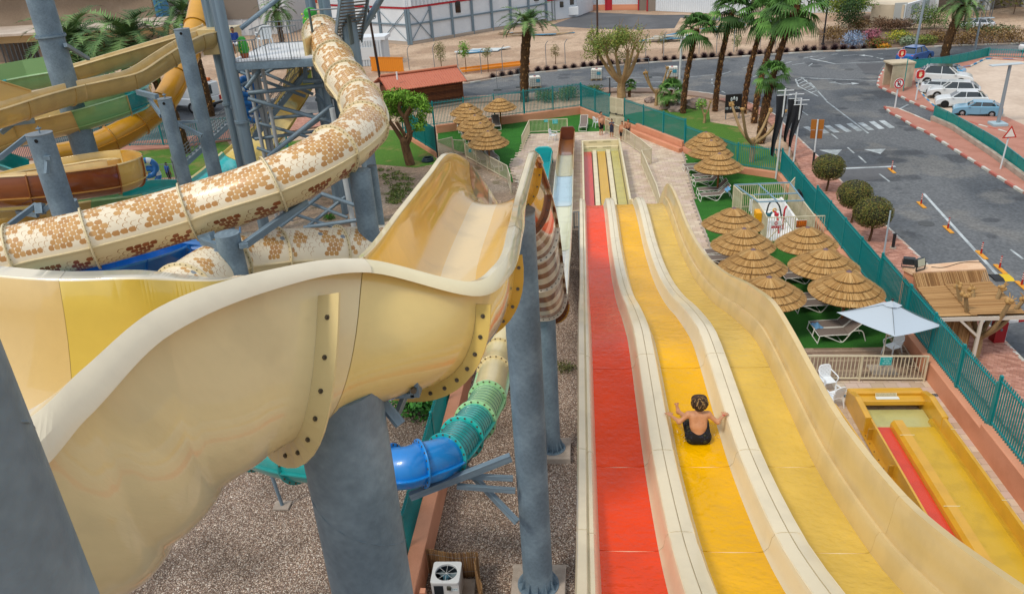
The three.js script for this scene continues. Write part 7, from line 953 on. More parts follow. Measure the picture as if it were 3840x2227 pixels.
{ const p = [-22.82,0,-94.05], t = thing('orange_gate', 'orange corrugated steel gate beside the timber shed', 'gate', [p[0], 0, p[2]], -.35); for (let i = 0; i < 16; i++) mesh('slat', cbox(.26, 1.6, .06, -2 + i * .28, .9, 0, .01), MS({ color: 0xd88418, roughness: .6 }), t); mesh('frame', [bar([-2.2, 1.7, 0], [2.4, 1.7, 0], .12), bar([-2.2, .15, 0], [2.4, .15, 0], .12)], MS({ color: 0xc87814, roughness: .6 }), t); }
// concrete shelter and green fences of the car park
{ const p = [28.09,0,-74.06], t = thing('guard_shelter', 'beige upright concrete shelter open to the road', 'shelter', [p[0], .1, p[2]], .12), m = MS({ roughness: .9, map: mottle(0xcdc0a8, 0xb4a68e, .6, { seed: 183 }) }); const h = 2.25 - .2; mesh('back_wall', cbox(.14, h, 1.5, .95, h / 2, 0, .02), m, t); mesh('side_wall', cbox(1.8, h, .14, 0, h / 2, .72, .02), m, t); mesh('side_wall', cbox(1.8, h, .14, 0, h / 2, -.72, .02), m, t); mesh('roof_slab', cbox(2.1, .18, 1.7, 0, h + .05, 0, .03), m, t); mesh('bench', cbox(.5, .1, 1.2, .6, .5, 0, .02), m, t); }
const greenMesh = MS({ color: 0x18908a, roughness: .6, map: mottle(0xffffff, 0xd4e2e0, 2, { seed: 185 }) });
function panelFence(label, path, h, n, y0 = .1) { const t = thing('panel_fence', label, 'fence'), L = pathLen(path); for (let i = 0; i < n; i++) { const a = along(path, L * i / n + .03).p, b = along(path, L * (i + 1) / n - .03).p; mesh('mesh_panel', bar(a.clone().setY(y0 + h / 2), b.clone().setY(y0 + h / 2), .03, h - .12), greenMesh, t); mesh('rail', [bar(a.clone().setY(y0 + h), b.clone().setY(y0 + h), .06), bar(a.clone().setY(y0 + .06), b.clone().setY(y0 + .06), .06)], tealPaint, t); mesh('post', rod([a.x, 0, a.z], [a.x, y0 + h + .04, a.z], .045), tealPaint, t); } return t; }
panelFence('teal mesh panel fence between main road and car park', [[31.48,0,-81.36], [35.29,0,-82.19], [37.99,0,-83.75], [41.26,0,-86.16]], .85, 9);
fence('teal picket fence beyond the end of the mesh panels', [[41.25,0,-86.05], [43.91,0,-84.48], [48.82,0,-77.48]], .1, .85, { gap: .2, bay: 3 });
panelFence('teal mesh panel fence on a low wall along the lower pavement', [[26.66,0,-62.15], [26.85,0,-59.33], [26.83,0,-53.03], [26.07,0,-46.97]], .8, 8, .25);
tag(mesh('retaining_wall', metreUV(join([[[26.36,0,-61.63], [26.69,0,-58.96]], [[26.69,0,-58.96], [26.36,0,-51.97]], [[26.36,0,-51.97], [25.87,0,-46.24]]].map(([a, b]) => bar([a[0], .2, a[2]], [b[0], .2, b[2]], .25, .45)))), concrete), 'low concrete wall under the lower teal panel fence', 'wall');
{ const p = [28.07,0,-72.28], t = thing('teal_screen', 'small teal sheet screen standing beside the shelter', 'screen', [p[0], .1, p[2]], 1.2); mesh('sheet', cbox(1.2, 2.6, .06, 0, 1.3, 0, .01), greenMesh, t); mesh('post', rod([.6, 0, 0], [.6, 2.7, 0], .04), tealPaint, t); }
// ---------- reed-roofed booth by the barrier ----------
{
const t = thing('guard_booth', 'salmon guard booth with flat roof and wide reed-mat awning beyond the fence', 'booth'), reedC = [0xb08a5c, 0x9c764a, 0xc09c6c, 0x8a6840].map(c => MS({ color: c, roughness: 1 })), r = rng(401), plaster = MS({ roughness: .9, map: mottle(0xe0c2a2, 0xd0a684, .5, { seed: 187 }) });
const A = [12.32,2.75,-29.15], B = [15.34,2.75,-29.62], Cc = [15.28,2.7,-28.79], D = [12.53,2.7,-28.62], E = [12.57,2.3,-28.15], Ff = [15.37,2.3,-28.49], Gg = [15.56,2.15,-26.12], Hh = [12.6,2.15,-26.07];
const zN = Math.max(D[2], Cc[2]), g = slabGeo([[A[0], 0, A[2]], [B[0], 0, B[2]], [Cc[0], 0, Cc[2]], [D[0], 0, D[2]]], 2.62, 2.75); mesh('roof_slab', g, plaster, t);
const inset = [A, B, Cc, D].map(p => { const c = [(A[0] + B[0] + Cc[0] + D[0]) / 4, 0, (A[2] + B[2] + Cc[2] + D[2]) / 4]; return mix3(p, c, .06); }); mesh('wall', slabGeo(inset, 0, 2.6), salmonWall, t);
// upright reed fringe below the roof edge
const rg = new THREE.CylinderGeometry(.011, .011, 1, 5), put = (a, b, k) => { const m = v3(a).add(v3(b)).multiplyScalar(.5), d = v3(b).sub(v3(a)), o = mesh('reed', rg, reedC[Math.floor(r() * 4)], t); o.position.copy(m); o.scale.y = d.length(); o.quaternion.setFromUnitVectors(UP, d.normalize()); };
for (let i = 0; i < 95; i++) { const k = i / 94; put(mix3(D, Cc, k), mix3(E, Ff, k + (r() - .5) * .006), 0); }
// awning of lengthwise reeds
const L = []; for (let i = 0; i < 130; i++) { const k = i / 129; const a = mix3(E, Hh, k), b = mix3(Ff, Gg, k), w = .012 * Math.sin(k * 40); a[1] += w + .02; b[1] += w + .02; if (i % 1 === 0) for (const [u, v] of [[0, .4 + r() * .05], [.38 - k * .02, 1]]) put([lerp(a[0], b[0], u), lerp(a[1], b[1], u) + (u ? .045 : 0), lerp(a[2], b[2], u)], [lerp(a[0], b[0], v), lerp(a[1], b[1], v) + (u ? .04 : 0), lerp(a[2], b[2], v)]); }
const base = new THREE.BufferGeometry().setFromPoints([E, Hh, Gg, E, Gg, Ff].map(p => v3([p[0], p[1] - .015, p[2]]))); base.computeVertexNormals(); mesh('awning_backing', base, MS({ color: 0x6a5030, roughness: 1, side: THREE.DoubleSide }), t);
mesh('awning_beam', bar([Hh[0], Hh[1] - .1, Hh[2] + .02], [Gg[0], Gg[1] - .1, Gg[2] + .02], .06, .14), MS({ color: 0xcfc8bc, roughness: .8 }), t); mesh('awning_post', bar([lerp(Hh[0], Gg[0], .5), 0, lerp(Hh[2], Gg[2], .5)], [lerp(Hh[0], Gg[0], .5), Hh[1] - .15, lerp(Hh[2], Gg[2], .5)], .1, .1), MS({ color: 0xcfc8bc, roughness: .8 }), t); mesh('awning_brace', bar([lerp(Hh[0], Gg[0], .5), 1.3, lerp(Hh[2], Gg[2], .5)], [lerp(Hh[0], Gg[0], .25), Hh[1] - .15, lerp(Hh[2], Gg[2], .25)], .08, .08), MS({ color: 0xcfc8bc, roughness: .8 }), t);
for (let i = 0; i < 60; i++) { const k = i / 59; put([lerp(Hh[0], Gg[0], .04 + k * .45), .1, lerp(Hh[2], Gg[2], k * .45) - .5], [lerp(Hh[0], Gg[0], .04 + k * .45), 2.0, lerp(Hh[2], Gg[2], k * .45) - .5]); }
mesh('roof_cable', pipe([mix3(A, Cc, .35), mix3(A, Cc, .5), mix3(B, D, .25), mix3(B, Cc, .3)].map(p => [p[0], 2.77, p[2]]), .012, 24, 5), blackM, t);
for (let k = 0; k < 2; k++) { const f = thing('floodlight', ['grey floodlight seen from behind on the booth roof edge', 'grey floodlight with glass front on the booth roof edge'][k], 'floodlight', [A[0] + .15 + k * .35, 2.8, A[2] + .15 + k * .3], k ? .5 : 2.8); mesh('housing', cbox(.42, .34, .14, 0, .3, 0, .03).rotateX(-.25), MS({ color: 0x2a343a, roughness: .4 }), f); mesh('glass', cbox(.36, .28, .01, 0, .3, .075, .003).rotateX(-.25), MP({ color: 0xb4b8a4, roughness: .15 }), f); mesh('yoke', [bar([-.23, 0, 0], [-.23, .3, 0], .02, .04), bar([.23, 0, 0], [.23, .3, 0], .02, .04), bar([-.23, 0, 0], [.23, 0, 0], .02, .04)], MS({ color: 0x20282c, roughness: .5 }), f); }
}
{ const p = [15.74,0,-27.85], t = thing('barrier_gate', 'red barrier cabinet with white boom beside the booth', 'barrier', [p[0], .1, p[2]], .1); const h = 1 - .1; mesh('cabinet', cbox(.42, h, .36, 0, h / 2, 0, .02), MS({ color: 0x9c1c22, roughness: .45 }), t); mesh('side_panel', cbox(.03, h * .96, .3, .225, h / 2, 0, .005), MS({ color: 0xc8d0d4, roughness: .5 }), t); mesh('lock', cbox(.08, .1, .02, -.02, h * .66, .19, .005), steel, t); mesh('boom', bar([.1, h - .02, .1], [3.6, h + .1, -.1], .08, .1), MS({ color: 0xdfe4e6, roughness: .5 }), t); mesh('boom_stripe', bar([.6, h + .0, .08], [1.1, h + .02, .05], .085, .105), redLamp, t); }
// ---------- slide tower ----------
{
const t = thing('slide_tower', 'grey steel tower of columns and braces carrying the white slide platform', 'tower'), W = -42, floorM = MS({ color: 0xd9dde2, roughness: .6 });
for (const [p, r, y1] of [[[-18.64,7.25,-42], .33, 26], [[-12.31,10.75,-43.5], .42, 26], [[-21.53,7.56,-47], .26, 22], [[-20.67,7.72,-46], .2, 20], [[-15.69,11.54,-48], .3, 24], [[-14.72,11.55,-47.5], .34, 24], [[-15.66,6.65,-47], .28, 10], [[-14.65,5.76,-45], .2, 9.6], [[-21.83,10.61,-48], .22, 22]]) { mesh('column', rod([p[0], 0, p[2]], [p[0], y1, p[2]], r, r, 18), galv, t); mesh('joint_ring', new THREE.CylinderGeometry(r + .08, r + .08, .14, 18).translate(p[0], 6.6, p[2]), galv, t); }
const q = (x, y, k) => [x, y, k];
for (const [a, b, r] of [[[-20.33,8.49,-46.75], [-15.91,8.61,-47.26], .11], [[-18.76,7.76,-43.87], [-14.56,7.9,-44.37], .13], [[-19.22,5.87,-45.59], [-15.97,5.94,-45.96], .1], [[-19.23,4.95,-44.58], [-15.69,5.15,-45.04], .1], [[-18.84,8.03,-43.89], [-17.89,9.06,-44.48], .13], [[-19.77,8.61,-45.75], [-16.05,7.13,-45.41], .1], [[-19.48,8.64,-46.91], [-15.94,7.03,-46.49], .1], [[-18.73,7.5,-43.64], [-13.96,5.99,-43.4], .12], [[-17.49,4.62,-41.8], [-13.84,6.99,-43.34], .13], [[-18.89,6.67,-43.77], [-18.2,7.02,-44.02], .1], [[-18.88,5.92,-44.53], [-14.39,4.51,-44.3], .1], [[-18.91,4.6,-43.88], [-17.52,4.06,-43.76], .1], [[-17.43,4.59,-45.15], [-14.99,6.03,-46.1], .11], [[-20.15,7.75,-46.4], [-17.66,8.77,-47.16], .1], [[-15.54,9.7,-45.04], [-15.48,8.14,-44.29], .12], [[-15.63,8.2,-44.3], [-14.59,8.2,-44.41], .14], [[-15.41,7.21,-45.51], [-14.73,6.48,-45.23], .12], [[-20.47,8.54,-45.64], [-19.61,8.11,-44.41], .12], [[-19.72,10.9,-46.87], [-17.46,12.38,-47.82], .14], [[-12.5,10.09,-44.99], [-10.37,12.57,-44.19], .18], [[-12.54,10.97,-45.41], [-11.52,11.9,-44.86], .15], [[-17.04,0.99,-40.08], [-15.23,1.93,-42.96], .12], [[-15.93,0.61,-41.13], [-12.82,0.82,-41.55], .12], [[-14.9,2.29,-42.05], [-12.92,1.56,-41.9], .12], [[-16.78,0.99,-42.34], [-14.44,0.16,-42.18], .1], [[-16.16,0.26,-42.05], [-13.84,1.73,-43.01], .1], [[-16,1.57,-42.71], [-13.73,0.64,-42.48], .1]]) mesh('brace', rod(a, b, r, r, 8), galv, t);
for (const [a, b] of [[[-18.83,9.04,-44.5], [-18.79,3.83,-44.5]], [[-18.61,8.97,-44.8], [-18.63,4,-44.8]], [[-18.46,8.81,-45], [-18.38,3.94,-45]], [[-17.73,8.96,-44], [-17.7,4.26,-44]]]) mesh('water_pipe', rod([a[0], 9.6, a[2]], [a[0], 0, a[2]], .11, .11, 10), MS({ color: 0xaab2b8, roughness: .5 }), t);
for (const p of [[-15.17,0,-47.76], [-13.45,0,-42.52]]) mesh('white_post', rod([p[0], 0, p[2]], [p[0] - .2, 7, p[2]], .15, .15, 12), MS({ color: 0xb9c3c8, roughness: .5 }), t);
mesh('platform_slab', cbox(5.4, .12, 5.8, -15.85, 9.82, -44.9, .01), floorM, t); mesh('edge_beam', cbox(5.5, .42, .12, -15.85, 9.56, -41.95, .01), galv, t); mesh('edge_beam', cbox(.12, .42, 5.8, -18.6, 9.56, -44.9, .01), galv, t);
const rail = (P, h, gap) => { const L = pathLen(P); for (let i = 1; i < P.length; i++) { mesh('handrail', bar([P[i - 1][0], P[i - 1][1] + (P[i - 1][3] || h), P[i - 1][2]], [P[i][0], P[i][1] + (P[i][3] || h), P[i][2]], .05, .05), steel, t); mesh('bottom_rail', bar(P[i - 1].slice(0, 3), P[i].slice(0, 3), .04, .04), steel, t); const d = v3(P[i]).distanceTo(v3(P[i - 1])), n = Math.round(d / gap); for (let k = 0; k <= n; k++) { const c = mix3(P[i - 1], P[i], k / n), hh = lerp(P[i - 1][3] || h, P[i][3] || h, k / n); mesh(k % 8 ? 'baluster' : 'rail_post', rod(c, [c[0], c[1] + hh, c[2]], k % 8 ? .012 : .03, undefined, 5), steel, t); } } };
rail([[-18.4, 9.75, -41.9], [-17.0, 9.75, -41.9], [-16.5, 9.75, -41.9, 1.7], [-14.7, 9.75, -41.9, 1.7]], 1.1, .16); rail([[-18.5, 9.9, -47.7], [-13.3, 9.9, -47.7]], 1.2, .18); rail([[-13.2, 9.9, -47.7], [-13.2, 9.9, -44.5]], 1.3, .18); rail([[-18.55, 9.9, -47.6], [-18.55, 9.9, -45.2]], 1.1, .18);
mesh('slide_entry', [cbox(.12, 1.5, 1.6, -14.45, 10.0, -42.9, .03), cbox(1.8, .12, 1.6, -13.6, 9.4, -42.9, .03)], fib(0xdac78e), t); for (const x of [-14.4, -12.4]) mesh('entry_post', rod([x, 9.9, -43.6], [x, 12.1, -43.6], .07), darkSteel, t); mesh('entry_bar', rod([-14.4, 12, -43.6], [-12.4, 12, -43.6], .04), steel, t); mesh('signal_lamp', cbox(.1, .2, .1, -15.2, 12.1, -47.6, .02), MS({ color: 0xc04020, roughness: .4 }), t);
mesh('side_shield', cbox(.08, 1.5, 1.2, -12.1, 11.0, -43.2, .01), darkSteel, t);
// start tubs and handles of the two beige slides
for (const [p, n] of [[[-22.23,12.09,-48.31], 0], [[-21.38,11.86,-47.17], 1]]) mesh('grab_rail', pipe([[p[0], p[1] - 1.6, p[2]], [p[0], p[1], p[2]], [p[0] + .5, p[1] + .05, p[2]], [p[0] + .7, p[1] - 1.5, p[2]]], .035, 16, 6), steel, t);
const stairs = (P0, P1, w, n, side, rails = 1) => { const a = v3(P0), b = v3(P1), d = b.clone().sub(a).setY(0).normalize(), s = new THREE.Vector3(-d.z, 0, d.x).multiplyScalar(w); for (const o of [0, 1]) { const f = s.clone().multiplyScalar(o); mesh('stringer', bar(a.clone().add(f), b.clone().add(f), .06, .3), galv, t); if (rails) { for (const h of [1.0, .55]) mesh('handrail', bar(a.clone().add(f).setY(a.y + h), b.clone().add(f).setY(b.y + h), .045), steel, t); for (let i = 0; i <= n; i++) { const p = a.clone().lerp(b, i / n).add(f); mesh('baluster', rod(p, [p.x, p.y + 1, p.z], .014, .014, 5), steel, t); } } } for (let i = 0; i < n; i++) { const p = a.clone().lerp(b, (i + .5) / n), g = new THREE.BoxGeometry(w, .05, .28); g.rotateY(Math.atan2(d.x, d.z)); mesh('tread', g.translate(p.x + s.x / 2, p.y + .05, p.z + s.z / 2), side, t); } };
stairs([-20.26,4.6,-47.09], [-16.51,8.29,-48.16], 1.1, 20, steel); stairs([-27.6,1.84,-51.69], [-24.62,4.07,-53.09], 1.1, 12, steel); stairs([-12.05,10.19,-44.53], [-10.78,12.74,-42.55], 1.5, 15, MS({ color: 0x6a6258, roughness: .8 }), 0);
}
function cactus(label, p, s) { const t = thing('cactus_pot', label, 'planter', p), g = MS({ color: 0x2f9a2a, roughness: .45 }), y = MS({ color: 0xd8d030, roughness: .5 }); t.scale.setScalar(s); mesh('cactus_body', lathe([[0, .35], [.32, .36], [.42, .55], [.36, .75], [.4, .95], [.32, 1.15], [.26, 1.22], [.3, 1.35], [.2, 1.5], [0, 1.55]], 18), g, t); mesh('pot', lathe([[0, 0], [.24, 0], [.32, .36], [.28, .38], [0, .36]], 16), MS({ color: 0xa0522c, roughness: .8 }), t); const r = rng(5); for (let i = 0; i < 26; i++) { const a = r() * 6.28, yy = .45 + r() * .85, rd = yy < .8 ? .4 : .36; mesh('spot', new THREE.SphereGeometry(.035, 6, 5).translate(Math.cos(a) * rd, yy, Math.sin(a) * rd), y, t); } }
{ const a = [-18.29,9.8,-42.5], b = [-15.31,11.03,-46.5]; cactus('green spotted cactus figure in a clay pot behind the platform railing', [-17.95, 9.88, -42.5], .72); cactus('green spotted cactus figure at the tube entrance', [b[0], 9.88, b[2]], 1.3); }
{ const p = [[-17.66,10.81,-45][0], 9.9, -45]; copyOf(chair0, p, 2.2, 'large white plastic chair on the slide platform').scale.setScalar(1.5); copyOf(chair0, [[-19.21,10.95,-44.5][0], 9.9, -44.5], -1.2, 'white plastic chair under the seated lifeguard').scale.setScalar(1.1); }
// rubber rafts
for (const [p, l, n] of [[[-20.65,5.18,-48.45], 'stack of blue and white rafts hanging behind the tower lattice', 4], [[-28.31,1.43,-48.06], 'blue raft leaning on the railing by the boy', 2]]) { const t = thing('raft_stack', l, 'raft', p); for (let i = 0; i < n; i++) { mesh('raft_tube', new THREE.TorusGeometry(.5, .2, 10, 24).rotateY(.4).translate(0, .5 + i * .55, i * .05), MP({ color: 0x1a74c4, roughness: .3, clearcoat: .5 }), t); mesh('raft_band', new THREE.TorusGeometry(.5, .205, 10, 6, .5).rotateZ(i).rotateY(.4).translate(0, .5 + i * .55, i * .05), MS({ color: 0xd8e8f0, roughness: .4 }), t); } }
fence('grey steel barrier railing round the waiting boy', [[-31.31,0,-52.31], [-28.75,0,-52.28], [-29.94,0,-54.09]], 0, 1.5, { m: steel, over: 0, gap: .16, name: 'railing', pick: .5, post: .6 });
fence('teal fence behind the golden chute and shaggy palm', [[-41.72,0,-63.88], [-33.76,0,-63.11], [-29.96,0,-64.14], [-23.61,0,-60.74]], .1, 2.0, { gap: .16, bay: 3 });
fence('dark railing on the planting edge behind the brown hairpin', [[-49.46,0,-60.17], [-44.86,0,-60.22], [-41.75,0,-60.94]], .2, 1.7, { m: MS({ color: 0x2a5f66, roughness: .6 }), gap: .16, bay: 3 });
// ---------- background buildings ----------
const whiteWall = MS({ roughness: .6, map: mottle(0xdfe6ec, 0xcdd6de, .15, { seed: 191, size: 256 }) }), beamBlue = MS({ color: 0x6d8290, roughness: .5 }), redTrim = MS({ color: 0xb01e2e, roughness: .5 }), bayShadeTone = MS({ color: 0x8c8278, roughness: .9 });  // last material: grey-brown with the shade inside open bays put into its colour
const wallBox = (a, b, y0, y1, th) => { a = v3(a); b = v3(b); return bar([a.x, (y0 + y1) / 2, a.z], [b.x, (y0 + y1) / 2, b.z], th, y1 - y0); };
const corr = (a, b, y0, y1, n, th = .14) => { const L = []; for (let i = 0; i < n; i++) { const p = mix3(a, b, (i + .5) / n); L.push([p[0], p[2]]); } return L; };
{ // white steel warehouse
const t = thing('warehouse', 'white steel warehouse with blue-grey columns, cross bracing and red trim', 'building'), K = [-24.25,0,-116.01], Rr = [-5.54,0,-134.57], Lf = [-38.65,0,-127.45], H = 4.79, top = H + 7;
const face = (a, b, cols, brace) => { mesh('wall', metreUV(wallBox(a, b, 0, H, .3)), whiteWall, t); mesh('upper_wall', metreUV(wallBox(a, b, H + .25, top, .36)), whiteWall, t); mesh('trim', wallBox(a, b, H, H + .26, .5), redTrim, t); const A = v3(a), B = v3(b), d = B.clone().sub(A).normalize(), n = new THREE.Vector3(-d.z, 0, d.x); if (n.z < 0) n.negate(); const off = v => [v[0] + n.x * .3, v[1], v[2] + n.z * .3]; for (let i = 0; i <= cols; i++) { const p = mix3(a, b, i / cols); mesh('column', bar(off([p[0], 0, p[2]]), off([p[0], H, p[2]]), .35, .3), beamBlue, t); } mesh('girt', bar(off([a[0], H * .56, a[2]]), off([b[0], H * .56, b[2]]), .16, .2), beamBlue, t); mesh('plinth', bar(off([a[0], .15, a[2]]), off([b[0], .15, b[2]]), .3, .5), concrete, t); for (const i of brace) { const p = mix3(a, b, i / cols), q = mix3(a, b, (i + 1) / cols); for (const [u, v] of [[p, q], [q, p]]) mesh('brace_rod', rod(off([u[0], .3, u[2]]), off([v[0], H - .2, v[2]]), .06, .06, 6), beamBlue, t); } const nr = 40; for (let i = 0; i < nr; i++) { const p = mix3(a, b, (i + .5) / nr); mesh('wall_rib', bar(off([p[0], H + .3, p[2]]), off([p[0], top, p[2]]), .5, .08), whiteWall, t); } };
face(K, Rr, 7, [0]); face(Lf, K, 3, [2]);
for (const k of [.33, .92]) { const p = mix3(K, Rr, k); mesh('window', cbox(1.3, 1.6, .3, p[0], H * .86, p[2] + .2, .03), glassM, t); }
mesh('roof', slabGeo([K, Rr, [Rr[0], 0, Rr[2] - 40], [Lf[0], 0, Lf[2] - 30], Lf], top, top + .4), whiteWall, t);
}
{ // annex with meter box and air conditioner
const t = thing('annex_building', 'low white annex with red roof edge beside the warehouse', 'building'), a = [-5.45,0,-134.53], b = [-0.63,0,-138.55], H = 3.01; mesh('wall', metreUV(wallBox(a, b, 0, H, .4)), whiteWall, t); mesh('end_wall', metreUV(wallBox(b, [b[0] + 8, 0, b[2] - 22], 0, H, .4)), whiteWall, t); mesh('trim', wallBox(a, b, H, H + .5, .7), redTrim, t); const p = mix3(a, b, .25); mesh('meter_box', [cbox(.9, 1.2, .5, p[0], 4, p[2] + .5, .04), rod([p[0] - .2, 0, p[2] + .5], [p[0] - .2, 3.5, p[2] + .5], .08), rod([p[0] + .25, 0, p[2] + .5], [p[0] + .25, 3.5, p[2] + .5], .08)], steel, t); const q = mix3(a, b, .92); mesh('air_conditioner', cbox(1.6, 1.3, .7, q[0], 1.0, q[2] + .6, .06), whitePlastic, t); mesh('window', cbox(.9, .9, .2, mix3(a, b, .5)[0], H * .75, mix3(a, b, .5)[2] + .3, .03), glassM, t); mesh('window', cbox(1, .9, .2, mix3(a, b, .84)[0], H * .8, mix3(a, b, .84)[2] + .3, .03), glassM, t); }
function hall(label, a, b, y1, dark, skirt) { const t = thing('metal_hall', label, 'building'); mesh('wall', metreUV(wallBox(a, b, 0, y1, .5)), whiteWall, t); const n = 46; for (let i = 0; i < n; i++) { const p = mix3(a, b, (i + .5) / n); mesh('wall_rib', box(.25, y1, .1, p[0], y1 / 2, p[2] + .3), whiteWall, t); } for (const [k, w, m] of dark) { const p = mix3(a, b, k); mesh('doorway', box(w, 4.2, .3, p[0], 2.1, p[2] + .45), m, t); mesh('door_frame', [box(.2, 4.3, .4, p[0] - w / 2, 2.15, p[2] + .5), box(.2, 4.3, .4, p[0] + w / 2, 2.15, p[2] + .5)], redTrim, t); } if (skirt) mesh('plinth', wallBox(a, b, 0, .9, .8), salmonWall, t); }  // grey-brown doorway panels are solid, painted in place of shaded open bays
hall('long white corrugated hall beyond the pale tree', [-0.8,0,-147.83], [12.01,0,-142.71], 9, [[.45, 1, redTrim], [.93, 2.4, bayShadeTone]], true); hall('pale blue corrugated hall behind the fan palms', [12.05,0,-141.41], [25.76,0,-128.96], 10, [[.02, 2.2, bayShadeTone]], false); hall('low blue sheet fence hall behind the olive trees', [32.61,0,-128.57], [42.69,0,-125.69], 4.5, [], false);
{ // beige corner building
const t = thing('utility_building', 'beige and white flat-roofed block with glass-brick windows and a grey door', 'building'), a = [37.69,0,-111.27], k = [40.94,0,-108.96], b = [47.48,0,-116.56], H = 2.73, bm = MS({ roughness: .9, map: mottle(0xd8cbb6, 0xc6b8a2, .2, { seed: 193 }) }); mesh('wall', metreUV(wallBox(a, k, 0, H, .3)), bm, t); mesh('wall', metreUV(wallBox(k, b, 0, H + .05, .3)), whiteWall, t); mesh('roof', slabGeo([a, k, b, [b[0] - 10, 0, b[2] - 9], [a[0] - 2, 0, a[2] - 12]], H - .3, H - .05), bm, t); const d = v3(b).sub(v3(k)).normalize(); for (const f of [.2, .55]) { const p = mix3(k, b, f), q = mix3(k, b, f + .24); mesh('window', bar([p[0] + .02, H * .72, p[2] + .12], [q[0] + .02, H * .72, q[2] + .12], .2, 1.1), MS({ color: 0x8fa6a8, roughness: .3 }), t); mesh('window_sill', bar([p[0], H * .72 - .65, p[2] + .14], [q[0], H * .72 - .65, q[2] + .14], .25, .12), bm, t); } const p = mix3(a, k, .86); mesh('door', cbox(1.5, 3.0, .12, p[0], 1.5, p[2] + .22, .02), MS({ color: 0xb9bcba, roughness: .6 }), t); }
{ const t = thing('container_store', 'open white shipping containers behind the sliding wire gate', 'container'), p = [52.36,0,-120.67]; for (const [x, o] of [[0, 0], [7, 1]]) { mesh('container', [box(5.5, 4.6, .3, p[0] + x, 2.3, p[2] - 9), box(.3, 4.6, 9, p[0] + x - 2.7, 2.3, p[2] - 4.5), box(.3, 4.6, 9, p[0] + x + 2.7, 2.3, p[2] - 4.5), box(5.6, .3, 9, p[0] + x, 4.7, p[2] - 4.5)], whiteWall, t); mesh('dark_goods', box(4.6, 3.2, 6, p[0] + x, 1.6, p[2] - 5), bayShadeTone, t); } mesh('green_crate', box(3, 1.8, 2, p[0] - 5, .9, p[2] - 1), MS({ color: 0x2c7a34, roughness: .7 }), t); mesh('orange_rack', [-1, 0, 1, 2].map(i => box(.3, 2.2, .3, p[0] - 8 + i * 2, 1.1, p[2] + 1)).concat([box(7, .3, .4, p[0] - 7, 2.1, p[2] + 1)]), MS({ color: 0xd9920e, roughness: .6 }), t); }
fence('grey wire sliding gate in front of the white containers', [[48.02,0,-109.69], [53.94,0,-113.77]], .1, 4.6, { m: steel, gap: .9, bay: 9, over: 0, name: 'wire_gate', pick: 2 });
